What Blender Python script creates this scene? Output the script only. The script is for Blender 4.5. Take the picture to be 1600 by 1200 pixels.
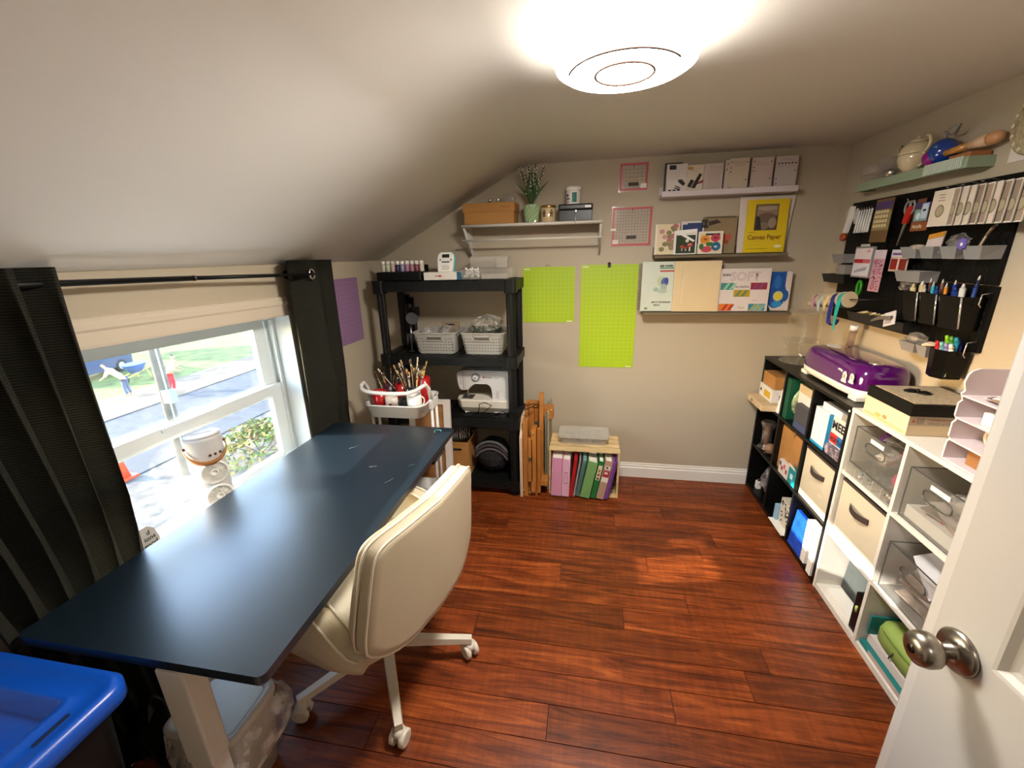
import bpy, bmesh, math, random
from mathutils import Vector, Matrix
random.seed(7)
S = bpy.context.scene
COL = S.collection
for o in list(bpy.data.objects): bpy.data.objects.remove(o)

# ------------------------------------------------------------------ camera
yaw, pitch, roll, FPX = -0.182592071, 0.299721270, -0.0248769612, 653.987588
fw = Vector((math.sin(yaw)*math.cos(pitch), math.cos(yaw)*math.cos(pitch), -math.sin(pitch)))
r0 = Vector((math.cos(yaw), -math.sin(yaw), 0)); u0 = r0.cross(fw)
rt = math.cos(roll)*r0+math.sin(roll)*u0; up = -math.sin(roll)*r0+math.cos(roll)*u0
cd = bpy.data.cameras.new('camera'); cam = bpy.data.objects.new('camera', cd); COL.objects.link(cam)
cam.matrix_world = Matrix(((rt.x, up.x, -fw.x, 0), (rt.y, up.y, -fw.y, 0), (rt.z, up.z, -fw.z, 1.6), (0, 0, 0, 1)))
cd.sensor_width = 36; cd.lens = 36*FPX/1600; cd.clip_start = .02; cd.clip_end = 300
S.camera = cam
# ------------------------------------------------------------------ exposure, sky, sun
S.view_settings.view_transform = 'Standard'; S.view_settings.look = 'None'
S.view_settings.exposure = 1.08; S.view_settings.gamma = 1; S.view_settings.use_curve_mapping = False
W = bpy.data.worlds.new('sky'); S.world = W; W.use_nodes = True
SUN_EL, SUN_DY = math.radians(18.4), .2
nt = W.node_tree; nt.nodes.clear()
sk = nt.nodes.new('ShaderNodeTexSky'); sk.sky_type = 'NISHITA'; sk.sun_disc = False
sk.sun_elevation = SUN_EL; sk.sun_rotation = math.radians(-101); sk.altitude = 50
bg = nt.nodes.new('ShaderNodeBackground'); bg.inputs[1].default_value = 1.5
wo = nt.nodes.new('ShaderNodeOutputWorld')
nt.links.new(sk.outputs[0], bg.inputs[0]); nt.links.new(bg.outputs[0], wo.inputs[0])
sd = bpy.data.lights.new('sun', 'SUN'); sd.energy = 9.5; sd.angle = math.radians(.6); sd.color = (1, .93, .82)
so = bpy.data.objects.new('sun', sd); COL.objects.link(so); so.location = (-20, -3, 9)
so.rotation_euler = Vector((1, SUN_DY, -1/3.0)).to_track_quat('-Z', 'Y').to_euler()
# window portal (guides sky light through the opening) and an added fill light, unseen behind the camera
pd = bpy.data.lights.new('window_portal', 'AREA'); pd.shape = 'RECTANGLE'; pd.size = 1.15; pd.size_y = .74; pd.cycles.is_portal = True
po = bpy.data.objects.new('window_portal', pd); COL.objects.link(po); po.location = (-1.66, 1.285, .97)
po.rotation_euler = Vector((1, 0, 0)).to_track_quat('-Z', 'Z').to_euler()
ld = bpy.data.lights.new('ceiling_lamp_light', 'AREA'); ld.shape = 'DISK'; ld.size = .3; ld.energy = 16; ld.color = (1, .95, .87)
lo = bpy.data.objects.new('ceiling_lamp_light', ld); COL.objects.link(lo); lo.location = (.078, 1.35, 2.05)
hd = bpy.data.lights.new('hall_fill_light', 'AREA'); hd.shape = 'DISK'; hd.size = .35; hd.energy = 3.5; hd.color = (1, .95, .88)
ho = bpy.data.objects.new('hall_fill_light', hd); COL.objects.link(ho); ho.location = (.2, -.8, 2.08)

# ------------------------------------------------------------------ materials
def lin(h):
    c = [int(h[i:i+2], 16)/255 for i in (0, 2, 4)]
    return tuple((x/12.92 if x <= .04045 else ((x+.055)/1.055)**2.4) for x in c)+(1,)
MC = {}
def M(h, rough=.55, metal=0, noise=0, bump=0, scale=20, spec=.5, emit=0, trans=0, coat=0, wood=None, alpha=1, rnd=0, weave=0):
    key = (h, rough, metal, noise, bump, scale, spec, emit, trans, coat, wood, alpha, rnd, weave)
    if key in MC: return MC[key]
    m = bpy.data.materials.new('mat_%d' % len(MC)); m.use_nodes = True; MC[key] = m
    n, l = m.node_tree.nodes, m.node_tree.links; p = n['Principled BSDF']
    p.inputs['Base Color'].default_value = lin(h); p.inputs['Roughness'].default_value = rough
    p.inputs['Metallic'].default_value = metal; p.inputs['Specular IOR Level'].default_value = spec
    if coat: p.inputs['Coat Weight'].default_value = coat; p.inputs['Coat Roughness'].default_value = .08
    if trans: p.inputs['Transmission Weight'].default_value = trans; p.inputs['IOR'].default_value = 1.35
    if alpha < 1: p.inputs['Alpha'].default_value = alpha
    if emit: p.inputs['Emission Color'].default_value = lin(h); p.inputs['Emission Strength'].default_value = emit
    tc = n.new('ShaderNodeTexCoord'); src = tc.outputs['Object']
    if wood:   # (axis stretch vector)
        mp = n.new('ShaderNodeMapping'); mp.inputs['Scale'].default_value = wood[0:3]; l.new(src, mp.inputs[0])
        oi = n.new('ShaderNodeObjectInfo'); mul = n.new('ShaderNodeMath'); mul.operation = 'MULTIPLY'; mul.inputs[1].default_value = 37
        l.new(oi.outputs['Random'], mul.inputs[0]); cb = n.new('ShaderNodeCombineXYZ')
        for i in range(3): l.new(mul.outputs[0], cb.inputs[i])
        ad = n.new('ShaderNodeVectorMath'); ad.operation = 'ADD'; l.new(mp.outputs[0], ad.inputs[0]); l.new(cb.outputs[0], ad.inputs[1]); src = ad.outputs[0]
    if noise or bump or wood:
        nz = n.new('ShaderNodeTexNoise'); nz.inputs['Scale'].default_value = 1 if wood else scale; nz.inputs['Detail'].default_value = 6
        nz.inputs['Roughness'].default_value = .6
        if wood: nz.inputs['Distortion'].default_value = 1.2
        l.new(src, nz.inputs['Vector'])
    if noise or wood:
        a = noise or .35; c = lin(h)
        rp = n.new('ShaderNodeValToRGB'); rp.color_ramp.elements[0].position = .3; rp.color_ramp.elements[1].position = .72
        rp.color_ramp.elements[0].color = tuple(x*(1-a) for x in c[:3])+(1,); rp.color_ramp.elements[1].color = tuple(min(1, x*(1+a*.6)) for x in c[:3])+(1,)
        l.new(nz.outputs[0], rp.inputs[0]); l.new(rp.outputs[0], p.inputs['Base Color'])
    if weave:
        wv = n.new('ShaderNodeTexWave'); wv.bands_direction = 'Z'; wv.inputs['Scale'].default_value = weave; wv.inputs['Distortion'].default_value = 1.5
        wv.inputs['Detail'].default_value = 2; wv.inputs['Detail Scale'].default_value = 4; l.new(tc.outputs['Object'], wv.inputs['Vector'])
        c = lin(h); rp = n.new('ShaderNodeValToRGB'); rp.color_ramp.elements[0].color = tuple(x*.55 for x in c[:3])+(1,); rp.color_ramp.elements[1].color = tuple(x*1.35 for x in c[:3])+(1,)
        l.new(wv.outputs[0], rp.inputs[0]); l.new(rp.outputs[0], p.inputs['Base Color'])
        bp = n.new('ShaderNodeBump'); bp.inputs['Strength'].default_value = .3; bp.inputs['Distance'].default_value = .002; l.new(wv.outputs[0], bp.inputs['Height']); l.new(bp.outputs[0], p.inputs['Normal'])
    if bump:
        bp = n.new('ShaderNodeBump'); bp.inputs['Strength'].default_value = bump; bp.inputs['Distance'].default_value = .003
        l.new(nz.outputs[0], bp.inputs['Height']); l.new(bp.outputs[0], p.inputs['Normal'])
    if rnd:
        pass
    return m
def glassmat(name, tint, gloss=.12, rough=.02, solid=0, tex=0):
    # thin clear sheet: transparent with a fresnel reflection; solid = share of milky diffuse
    if name in MC: return MC[name]
    m = bpy.data.materials.new(name); m.use_nodes = True; MC[name] = m
    n, l = m.node_tree.nodes, m.node_tree.links; n.clear()
    out = n.new('ShaderNodeOutputMaterial'); tr = n.new('ShaderNodeBsdfTransparent'); tr.inputs[0].default_value = tuple(1-(1-x)*.22 for x in lin(tint)[:3])+(1,)
    gl = n.new('ShaderNodeBsdfGlossy'); gl.inputs['Roughness'].default_value = rough
    lw = n.new('ShaderNodeLayerWeight'); lw.inputs[0].default_value = .5; pw = n.new('ShaderNodeMath'); pw.operation = 'POWER'; pw.inputs[1].default_value = 4; l.new(lw.outputs['Facing'], pw.inputs[0])
    ma = n.new('ShaderNodeMath'); ma.operation = 'MULTIPLY_ADD'; ma.inputs[1].default_value = .5; ma.inputs[2].default_value = .02+gloss*.12; l.new(pw.outputs[0], ma.inputs[0])
    mx = n.new('ShaderNodeMixShader'); l.new(ma.outputs[0], mx.inputs[0]); l.new(tr.outputs[0], mx.inputs[1]); l.new(gl.outputs[0], mx.inputs[2])
    last = mx
    if solid:
        df = n.new('ShaderNodeBsdfDiffuse'); df.inputs[0].default_value = lin(tint); m2 = n.new('ShaderNodeMixShader'); m2.inputs[0].default_value = solid
        if tex:
            nz = n.new('ShaderNodeTexNoise'); nz.inputs['Scale'].default_value = tex; nz.inputs['Detail'].default_value = 3
            rp = n.new('ShaderNodeMapRange'); rp.inputs[1].default_value = .45; rp.inputs[2].default_value = .65; rp.inputs[3].default_value = solid*.4; rp.inputs[4].default_value = min(1, solid*2)
            tc = n.new('ShaderNodeTexCoord'); l.new(tc.outputs['Object'], nz.inputs['Vector']); l.new(nz.outputs[0], rp.inputs[0]); l.new(rp.outputs[0], m2.inputs[0])
        l.new(mx.outputs[0], m2.inputs[1]); l.new(df.outputs[0], m2.inputs[2]); last = m2
    l.new(last.outputs[0], out.inputs[0]); return m
def grad_floor():
    m = bpy.data.materials.new('laminate'); m.use_nodes = True; n, l = m.node_tree.nodes, m.node_tree.links; p = n['Principled BSDF']
    tc = n.new('ShaderNodeTexCoord'); oi = n.new('ShaderNodeObjectInfo'); mul = n.new('ShaderNodeMath'); mul.operation = 'MULTIPLY'; mul.inputs[1].default_value = 53
    l.new(oi.outputs['Random'], mul.inputs[0]); cb = n.new('ShaderNodeCombineXYZ'); [l.new(mul.outputs[0], cb.inputs[i]) for i in range(3)]
    ad = n.new('ShaderNodeVectorMath'); ad.operation = 'ADD'; l.new(tc.outputs['Object'], ad.inputs[0]); l.new(cb.outputs[0], ad.inputs[1])
    mp = n.new('ShaderNodeMapping'); mp.inputs['Scale'].default_value = (2.2, 26, 1); l.new(ad.outputs[0], mp.inputs[0])
    nz = n.new('ShaderNodeTexNoise'); nz.inputs['Scale'].default_value = 1; nz.inputs['Detail'].default_value = 7; nz.inputs['Roughness'].default_value = .65; nz.inputs['Distortion'].default_value = 1.6
    l.new(mp.outputs[0], nz.inputs['Vector'])
    rp = n.new('ShaderNodeValToRGB'); e = rp.color_ramp.elements
    e[0].position = .28; e[0].color = lin('371404'); e[1].position = .75; e[1].color = lin('b8652c')
    k = e.new(.44); k.color = lin('703010'); k = e.new(.58); k.color = lin('8f441a')
    l.new(nz.outputs[0], rp.inputs[0])
    mp2 = n.new('ShaderNodeMapping'); mp2.inputs['Scale'].default_value = (60, 3, 1); l.new(ad.outputs[0], mp2.inputs[0])
    n2 = n.new('ShaderNodeTexNoise'); n2.inputs['Scale'].default_value = 1; n2.inputs['Detail'].default_value = 2; l.new(mp2.outputs[0], n2.inputs['Vector'])
    hs = n.new('ShaderNodeHueSaturation'); mr = n.new('ShaderNodeMapRange'); mr.inputs[3].default_value = .58; mr.inputs[4].default_value = .98
    l.new(oi.outputs['Random'], mr.inputs[0]); 
    mm = n.new('ShaderNodeMath'); mm.operation = 'MULTIPLY'; mr2 = n.new('ShaderNodeMapRange'); mr2.inputs[1].default_value = .35; mr2.inputs[2].default_value = .65; mr2.inputs[3].default_value = .88; mr2.inputs[4].default_value = 1.1
    l.new(n2.outputs[0], mr2.inputs[0]); l.new(mr.outputs[0], mm.inputs[0]); l.new(mr2.outputs[0], mm.inputs[1]); l.new(mm.outputs[0], hs.inputs['Value'])
    l.new(rp.outputs[0], hs.inputs['Color']); l.new(hs.outputs[0], p.inputs['Base Color'])
    bp = n.new('ShaderNodeBump'); bp.inputs['Strength'].default_value = .25; bp.inputs['Distance'].default_value = .002; l.new(nz.outputs[0], bp.inputs['Height']); l.new(bp.outputs[0], p.inputs['Normal'])
    p.inputs['Roughness'].default_value = .36; p.inputs['Specular IOR Level'].default_value = .35
    return m

# ------------------------------------------------------------------ mesh building
class Fr:   # a little frame: origin, right, up, outward normal
    def __init__(s, o, u, v): s.o = Vector(o); s.u = Vector(u).normalized(); s.v = Vector(v).normalized(); s.w = s.u.cross(s.v).normalized(); s.v = s.w.cross(s.u)
    def p(s, a, b, c=0): return s.o+s.u*a+s.v*b+s.w*c
class PF(Fr):   # frame given by all of its axes
    def __init__(s, o, u, v, w): s.o, s.u, s.v, s.w = Vector(o), Vector(u), Vector(v), Vector(w)
WF = Fr((0, 0, 0), (1, 0, 0), (0, 1, 0))
class MB:
    def __init__(s): s.b = bmesh.new(); s.mats = []
    def mi(s, m):
        if m is None: return 0
        if m not in s.mats: s.mats.append(m)
        return s.mats.index(m)
    def face(s, vs, m=None, sm=False):
        try: f = s.b.faces.new(vs)
        except ValueError: return
        f.material_index = s.mi(m); f.smooth = sm; return f
    def fb(s, fr, a0, a1, b0, b1, c0, c1, m=None, bev=0, top=None):   # box in frame; top=(a0,a1,b0,b1) tapers the c1 face
        T = top or (a0, a1, b0, b1)
        P = [(a0, b0, c0), (a1, b0, c0), (a1, b1, c0), (a0, b1, c0), (T[0], T[2], c1), (T[1], T[2], c1), (T[1], T[3], c1), (T[0], T[3], c1)]
        v = [s.b.verts.new(fr.p(*q)) for q in P]
        fs = [s.face([v[i] for i in q], m) for q in ((3, 2, 1, 0), (4, 5, 6, 7), (0, 1, 5, 4), (1, 2, 6, 5), (2, 3, 7, 6), (3, 0, 4, 7))]
        if bev: bmesh.ops.bevel(s.b, geom=list({e for f in fs for e in f.edges}), offset=bev, segments=2, affect='EDGES', profile=.6)
        return s
    def box(s, x0, x1, y0, y1, z0, z1, m=None, bev=0, top=None): return s.fb(WF, x0, x1, y0, y1, z0, z1, m, bev, top)
    def poly(s, fr, pts, c0, c1, m=None, side=None):   # extruded outline
        A = [s.b.verts.new(fr.p(a, b, c0)) for a, b in pts]; B = [s.b.verts.new(fr.p(a, b, c1)) for a, b in pts]
        s.face(A[::-1], m); s.face(B, m); n = len(pts)
        for i in range(n): s.face([A[i], A[(i+1) % n], B[(i+1) % n], B[i]], side or m)
        return s
    def loft(s, rings, m=None, sm=True, cap=True, close=True):
        R = [[s.b.verts.new(Vector(p)) for p in r] for r in rings]; n = len(R[0])
        for a, b in zip(R, R[1:]):
            for i in range(n if close else n-1): s.face([a[i], a[(i+1) % n], b[(i+1) % n], b[i]], m, sm)
        if cap: s.face(R[0][::-1], m); s.face(R[-1], m)
        return s
    def lathe(s, o, prof, m=None, seg=20, axis=(0, 0, 1), sm=True, cap=True, sx=1, sy=1):
        ax = Vector(axis).normalized(); t = Vector((1, 0, 0)) if abs(ax.x) < .9 else Vector((0, 1, 0)); e1 = (t-ax*t.dot(ax)).normalized(); e2 = ax.cross(e1); o = Vector(o)
        return s.loft([[o+ax*h+e1*(r*sx*math.cos(2*math.pi*i/seg))+e2*(r*sy*math.sin(2*math.pi*i/seg)) for i in range(seg)] for r, h in prof], m, sm, cap)
    def cyl(s, p0, p1, r, m=None, seg=12, r1=None, sm=True):
        p0, p1 = Vector(p0), Vector(p1); return s.lathe(p0, [(r, 0), (r if r1 is None else r1, (p1-p0).length)], m, seg, p1-p0, sm)
    def tube(s, pts, r, m=None, seg=8, closed=False):
        P = [Vector(p) for p in pts]; R = []; n = len(P)
        pe1 = None
        for i, p in enumerate(P):
            d = ((P[(i+1) % n] if closed or i < n-1 else p)-(P[i-1] if closed or i > 0 else p)).normalized()
            if pe1 is None: t = Vector((0, 0, 1)) if abs(d.z) < .9 else Vector((1, 0, 0)); e1 = (t-d*t.dot(d)).normalized()
            else: e1 = (pe1-d*pe1.dot(d)).normalized()
            pe1 = e1; e2 = d.cross(e1); rr = r[i] if isinstance(r, (list, tuple)) else r
            R.append([p+e1*rr*math.cos(2*math.pi*k/seg)+e2*rr*math.sin(2*math.pi*k/seg) for k in range(seg)])
        if closed: R.append(R[0])
        return s.loft(R, m, True, not closed)
    def sph(s, c, r, m=None, seg=14, sc=(1, 1, 1), rings=8, axis=None):
        c = Vector(c); s.loft([[c+Vector((sc[0]*r*math.sin(math.pi*j/rings)*math.cos(2*math.pi*i/seg), sc[1]*r*math.sin(math.pi*j/rings)*math.sin(2*math.pi*i/seg), -sc[2]*r*math.cos(math.pi*j/rings))) for i in range(seg)] for j in [.12]+list(range(1, rings))+[rings-.12]], m); return s
    def bag(s, c, sc, m, seed=1, seg=14, rings=8, amp=.18):   # crumpled soft lump
        rr = random.Random(seed); c = Vector(c)
        s.loft([[c+Vector((sc[0]*math.sin(math.pi*j/rings)*math.cos(2*math.pi*i/seg)*(1+rr.uniform(-amp, amp)), sc[1]*math.sin(math.pi*j/rings)*math.sin(2*math.pi*i/seg)*(1+rr.uniform(-amp, amp)), -sc[2]*math.cos(math.pi*j/rings)*(1+rr.uniform(-amp, amp)*.7))) for i in range(seg)] for j in [.15]+list(range(1, rings))+[rings-.15]], m, sm=False); return s
    def build(s, name, m=None, parent=None, **tg):
        bmesh.ops.recalc_face_normals(s.b, faces=s.b.faces)
        me = bpy.data.meshes.new(name)
        if parent is not None: s.b.transform(WM[parent.name].inverted())
        else:
            xs = [v.co for v in s.b.verts]
            if xs and not tg.get('raw'):
                lo_ = Vector((min(v[i] for v in xs) for i in range(3))); hi_ = Vector((max(v[i] for v in xs) for i in range(3)))
                org = Vector(((lo_.x+hi_.x)/2, (lo_.y+hi_.y)/2, lo_.z))
            else: org = Vector()
            s.b.transform(Matrix.Translation(-org))
        s.b.to_mesh(me); s.b.free()
        mats = s.mats or []
        if None in mats or not mats: mats = [m]
        for q in mats: me.materials.append(q if q else m)
        o = bpy.data.objects.new(name, me); COL.objects.link(o)
        if parent is not None: o.parent = parent; WM[o.name] = WM[parent.name].copy()
        else: o.location = org; WM[o.name] = Matrix.Translation(org)
        for k in ('label', 'cat', 'group', 'kind'):
            if tg.get(k): o['category' if k == 'cat' else k] = tg[k]
        return o
WM = {}
def thing(name, label, cat, loc=(0, 0, 0), group=None):
    o = bpy.data.objects.new(name, None); COL.objects.link(o); o.empty_display_size = .05; o.location = loc
    WM[o.name] = Matrix.Translation(loc); o['label'] = label; o['category'] = cat
    if group: o['group'] = group
    return o
KIDS = {}
def dup(root, loc=None, rot=None, label=None, group=None, depth=0):
    c = root.copy(); COL.objects.link(c); WM[c.name] = WM[root.name]
    for ch in [x for x in bpy.data.objects if x.parent == root]:
        d = dup(ch); d.parent = c
    if loc is not None: c.location = loc
    if rot is not None: c.rotation_euler = rot
    if label: c['label'] = label
    if group: c['group'] = group
    return c
def text(s_, fr, a, b, size, m, parent, name='lettering', h=.0004, align='LEFT', sx=1, bold=0):
    cu = bpy.data.curves.new('t', 'FONT'); cu.body = s_; cu.size = size; cu.align_x = align; cu.resolution_u = 2; cu.offset = bold
    t = bpy.data.objects.new('t', cu); COL.objects.link(t)
    me = bpy.data.meshes.new_from_object(t.evaluated_get(bpy.context.evaluated_depsgraph_get()))
    bpy.data.objects.remove(t); bpy.data.curves.remove(cu)
    mb = MB(); mb.b.from_mesh(me); bpy.data.meshes.remove(me)
    for v in mb.b.verts: v.co = fr.p(a+v.co.x*sx, b+v.co.y, h)
    for f in mb.b.faces: f.material_index = 0
    mb.mats = [m]; return mb.build(name, m, parent)
WHITE = M('e8e4dc', .5); BLACK = M('090909', .45, spec=.25); VINYL = M('d9dedd', .35)
KRAFT = M('a9763c', .8, noise=.12); PAPER = M('e6e0d6', .8)

# ================================================================== ROOM SHELL
XL, XR, YF, YB, HC = -1.47, 1.417, -.06, 2.894, 2.14
KZ, KX = 1.583, -.42
wallm = M('b4a791', .62, bump=.12, scale=90); ceilm = M('f0ede8', .6, bump=.1, scale=60)
trimm = M('e4dfd6', .35)
fm = MB(); fm.box(XL-.2, XR+.12, -1.5, YB+.1, -.08, -.0035, M('2a0c04', .8)); floor = fm.build('floor', kind='structure')
lam = grad_floor(); LEN = 1.21; pm = {}
r = 0; y = YF-.055
while y < YB:
    x = XL-[.2, .75, .45, 1.05, .6, .3][r % 6]; w = .1245
    while x < XR:
        a, b = max(x, XL), min(x+LEN, XR)
        if b-a > .03:
            k = round(b-a, 2)
            if k not in pm:
                q = MB(); L_ = b-a; q.box(.0006, L_-.0006, .0005, w-.0005, -.0035, 0, lam, top=(.0016, L_-.0016, .0014, w-.0014)); 
                me = bpy.data.meshes.new('plank'); bmesh.ops.recalc_face_normals(q.b, faces=q.b.faces); q.b.to_mesh(me); q.b.free(); me.materials.append(lam); pm[k] = me
            o = bpy.data.objects.new('plank', pm[k]); COL.objects.link(o); o.parent = floor; o.location = Vector((a, y, 0))-floor.location
        x += LEN
    y += .125; r += 1
# ceiling: flat part and slope, softly rounded at the bend
prof = [(XR+.1, HC), (XR+.08, HC), (KX+.5, HC), (KX+.16, HC-.001)]
sl = (KZ-HC)/(XL-KX)
for k in range(9): t = k/8; prof.append((KX+.14-.28*t, HC-.5*sl*.28*t*t))
for t in (.25, .45, .65, .85): prof.append((KX+(XL-KX)*t, HC+(KZ-HC)*t))
prof += [(XL+.06, KZ+.06*sl-.004), (XL+.03, KZ+.03*sl-.001), (XL+.012, KZ+.003)]
prof += [(XL, KZ), (XL-.12, KZ-.03), (XL-.12, KZ+.12), (KX-.05, HC+.12), (XR+.1, HC+.12)]
c = MB(); c.loft([[(a, yy, b) for a, b in prof] for yy in (-1.5, YB+.1)], ceilm, sm=True); ceil = c.build('ceiling', kind='structure')
# back wall (gable shaped)
b = MB(); b.poly(Fr((0, YB, 0), (1, 0, 0), (0, 0, 1)), [(XL-.12, 0), (XR+.1, 0), (XR+.1, HC+.05), (KX, HC+.05), (XL-.12, KZ)], -.1, 0, wallm); b.build('wall_back', kind='structure')
b = MB(); b.box(XR, XR+.1, -1.5, YB, 0, HC+.05, wallm); b.build('wall_right', kind='structure')
# left knee wall with window opening y .70-1.87, z .57-1.35
OY0, OY1, OZ0, OZ1 = .70, 1.87, .57, 1.35
def zs(y, z): return z-.024*(y-1.35)*min(1, max(0, (z-.62)/.5))
b = MB()
def lbox(mb, x0, x1, y0, y1, z0, z1, m=None, bev=0):
    mb.box(x0, x1, y0, y1, z0, z1, m, bev)
b.box(XL-.14, XL, -1.5, OY0, 0, KZ, wallm).box(XL-.14, XL, OY1, YB, 0, KZ, wallm).box(XL-.14, XL, OY0, OY1, 0, OZ0, wallm).box(XL-.14, XL, OY0, OY1, OZ1+.02, KZ, wallm)
b.build('wall_left', kind='structure')
# front wall with doorway (camera stands in it) and an unseen hall shell added behind to keep sky light out
b = MB(); b.box(XL, -.14, YF-.12, YF, 0, HC, wallm).box(.70, XR, YF-.12, YF, 0, HC, wallm).box(-.14, .70, YF-.12, YF, 2.05, HC, wallm); b.build('wall_front', kind='structure')
b = MB(); b.box(XL, XR, -1.5, -1.42, 0, HC, wallm).box(-.9, -.82, -1.42, YF-.12, 0, HC, wallm).box(1.2, 1.28, -1.42, YF-.12, 0, HC, wallm); b.build('wall_hall_sky_block', kind='structure')
b = MB(); b.box(-.14, -.12, YF-.125, YF+.012, 0, 2.05).box(.695, .70, YF-.125, YF+.012, 0, 2.05).box(-.21, -.13, YF, YF+.018, 0, 2.12).box(-.21, .77, YF, YF+.018, 2.05, 2.12).box(.71, .77, YF, YF+.018, 0, 2.12); b.build('trim_1', trimm, kind='structure')
# baseboards
def bboard(name, fr, L_):
    b = MB(); pr = [(0, 0), (.016, 0), (.016, .074), (.0115, .08), (.0115, .092), (.007, .1), (.007, .109), (0, .112)]
    b.loft([[fr.p(t, z, d) for d, z in pr] for t in (0, L_)], trimm, sm=False); return b.build(name, trimm, kind='structure')
bboard('baseboard_back', Fr((XL, YB, 0), (1, 0, 0), (0, 0, 1)), XR-XL)
bboard('baseboard_right', Fr((XR, YB, 0), (0, -1, 0), (0, 0, 1)), YB-YF)
bboard('baseboard_left', Fr((XL, YF, 0), (0, 1, 0), (0, 0, 1)), YB-YF)
bboard('baseboard_front', Fr((-.21, YF, 0), (-1, 0, 0), (0, 0, 1)), -.21-XL)

# ------------------------------------------------------------------ window
b = MB(); GX = -1.60
def shear(mb):
    for v in mb.b.verts: v.co.z = zs(v.co.y, v.co.z)
    return mb
# jamb liners, head, stool
b.box(XL-.14, XL+.001, OY1-.001, OY1+.012, OZ0, OZ1+.02).box(XL-.14, XL+.001, OY0-.012, OY0+.001, OZ0, OZ1+.02).box(XL-.14, XL+.001, OY0, OY1, OZ1, OZ1+.022)
b.box(XL-.14, XL+.03, OY0-.02, OY1, OZ0-.02, OZ0+.008)
# fixed frame
for (x0, x1, w) in ((GX-.05, GX-.031, .03), (GX-.003, GX-.0005, .022), (GX+.0285, GX+.04, .021)):
    b.box(x0, x1, OY0+.001, OY0+w, OZ0+.009, OZ1-.001).box(x0, x1, OY1-w, OY1-.001, OZ0+.009, OZ1-.001).box(x0, x1, OY0+w, OY1-w, OZ1-w, OZ1-.001).box(x0, x1, OY0+w, OY1-w, OZ0+.009, OZ0+w)
shear(b); win = b.build('window_1', VINYL, kind='structure')
b = MB(); b.box(GX-.03, GX-.005, OY0+.02, OY0+.06, .93, OZ1-.02).box(GX-.03, GX-.005, OY1-.095, OY1-.02, .93, OZ1-.02).box(GX-.029, GX-.006, OY0+.06, OY1-.095, OZ1-.06, OZ1-.02).box(GX-.029, GX-.006, OY0+.06, OY1-.095, .93, .97)
shear(b).build('upper_sash', VINYL, win)
b = MB(); b.box(GX, GX+.028, OY0+.02, OY0+.06, .59, 1.0).box(GX, GX+.028, OY1-.095, OY1-.02, .59, 1.0).box(GX+.001, GX+.027, OY0+.06, OY1-.095, .59, .625).box(GX+.001, GX+.027, OY0+.06, OY1-.095, .955, 1.0).box(GX+.028, GX+.036, 1.2, 1.45, .985, 1.0)
shear(b).build('lower_sash', VINYL, win)
wg = glassmat('window_glass', 'f2f7f8', .06, solid=.022, tex=9)
b = MB(); b.box(GX-.02, GX-.016, OY0+.05, OY1-.08, .95, OZ1-.05); shear(b).build('upper_pane', wg, win)
b = MB(); b.box(GX+.012, GX+.016, OY0+.05, OY1-.08, .61, .97); shear(b).build('lower_pane', wg, win)
cas = M('cdbfab', .45)
b = MB(); fr = Fr((XL, .60, 0), (0, 1, 0), (0, 0, 1))
pr = [(0, 1.352), (.012, 1.352), (.014, 1.36), (.014, 1.40), (.018, 1.408), (.018, 1.425), (.013, 1.432), (.013, 1.441), (0, 1.445)]
b.loft([[(XL+d, yy, z) for d, z in pr] for yy in (.60, 1.86)], cas, sm=False); shear(b).build('trim_2', cas, kind='structure')
b = MB(); b.box(XL, XL+.016, .615, .70, .57, 1.352); shear(b).build('trim_3', cas, kind='structure')

# ------------------------------------------------------------------ open door
ax = Vector((-.05, .792, 0)).normalized(); D = thing('door_1', 'white panelled door standing open on the right with a round satin nickel knob', 'door', (.676, -.052, .01)); D['kind'] = 'structure'
dm = M('b3afaa', .38, bump=.03, scale=200)
df = Fr((.676, -.052, .01), ax, (0, 0, 1))       # u along the leaf, w points right (+x) so the room face is c=-.0
DF = Fr((.676, -.052, .01), -ax, (0, 0, 1))      # a negative along leaf; w = faces camera (-x)
WD = .793
def dbox(mb, a0, a1, z0, z1, c0, c1, m=None, top=None): mb.fb(DF, -a1, -a0, z0, z1, c0, c1, m, top=top)
b = MB(); 
dbox(b, 0, WD, 0, 2.0, -.035, -.012)
pans = [(.09, .34, .20, .68), (.455, .62, .20, .68)]
rails = [(0, WD, 0, .2), (0, WD, .74, .93), (0, WD, 1.50, 1.60), (0, WD, 1.89, 2.0)]
st = .128
for (z0, z1) in ((0, .18), (.66, .955), (1.52, 1.62), (1.89, 2.0)): dbox(b, st, WD-st, z0, z1, -.012, 0)
dbox(b, st, WD/2-.055, .18, .66, -.013, -.012); 
for (a0, a1) in ((0, st), (WD/2-.055, WD/2+.055)): dbox(b, a0, a1, 0, 2.0, -.012, 0)
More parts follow.
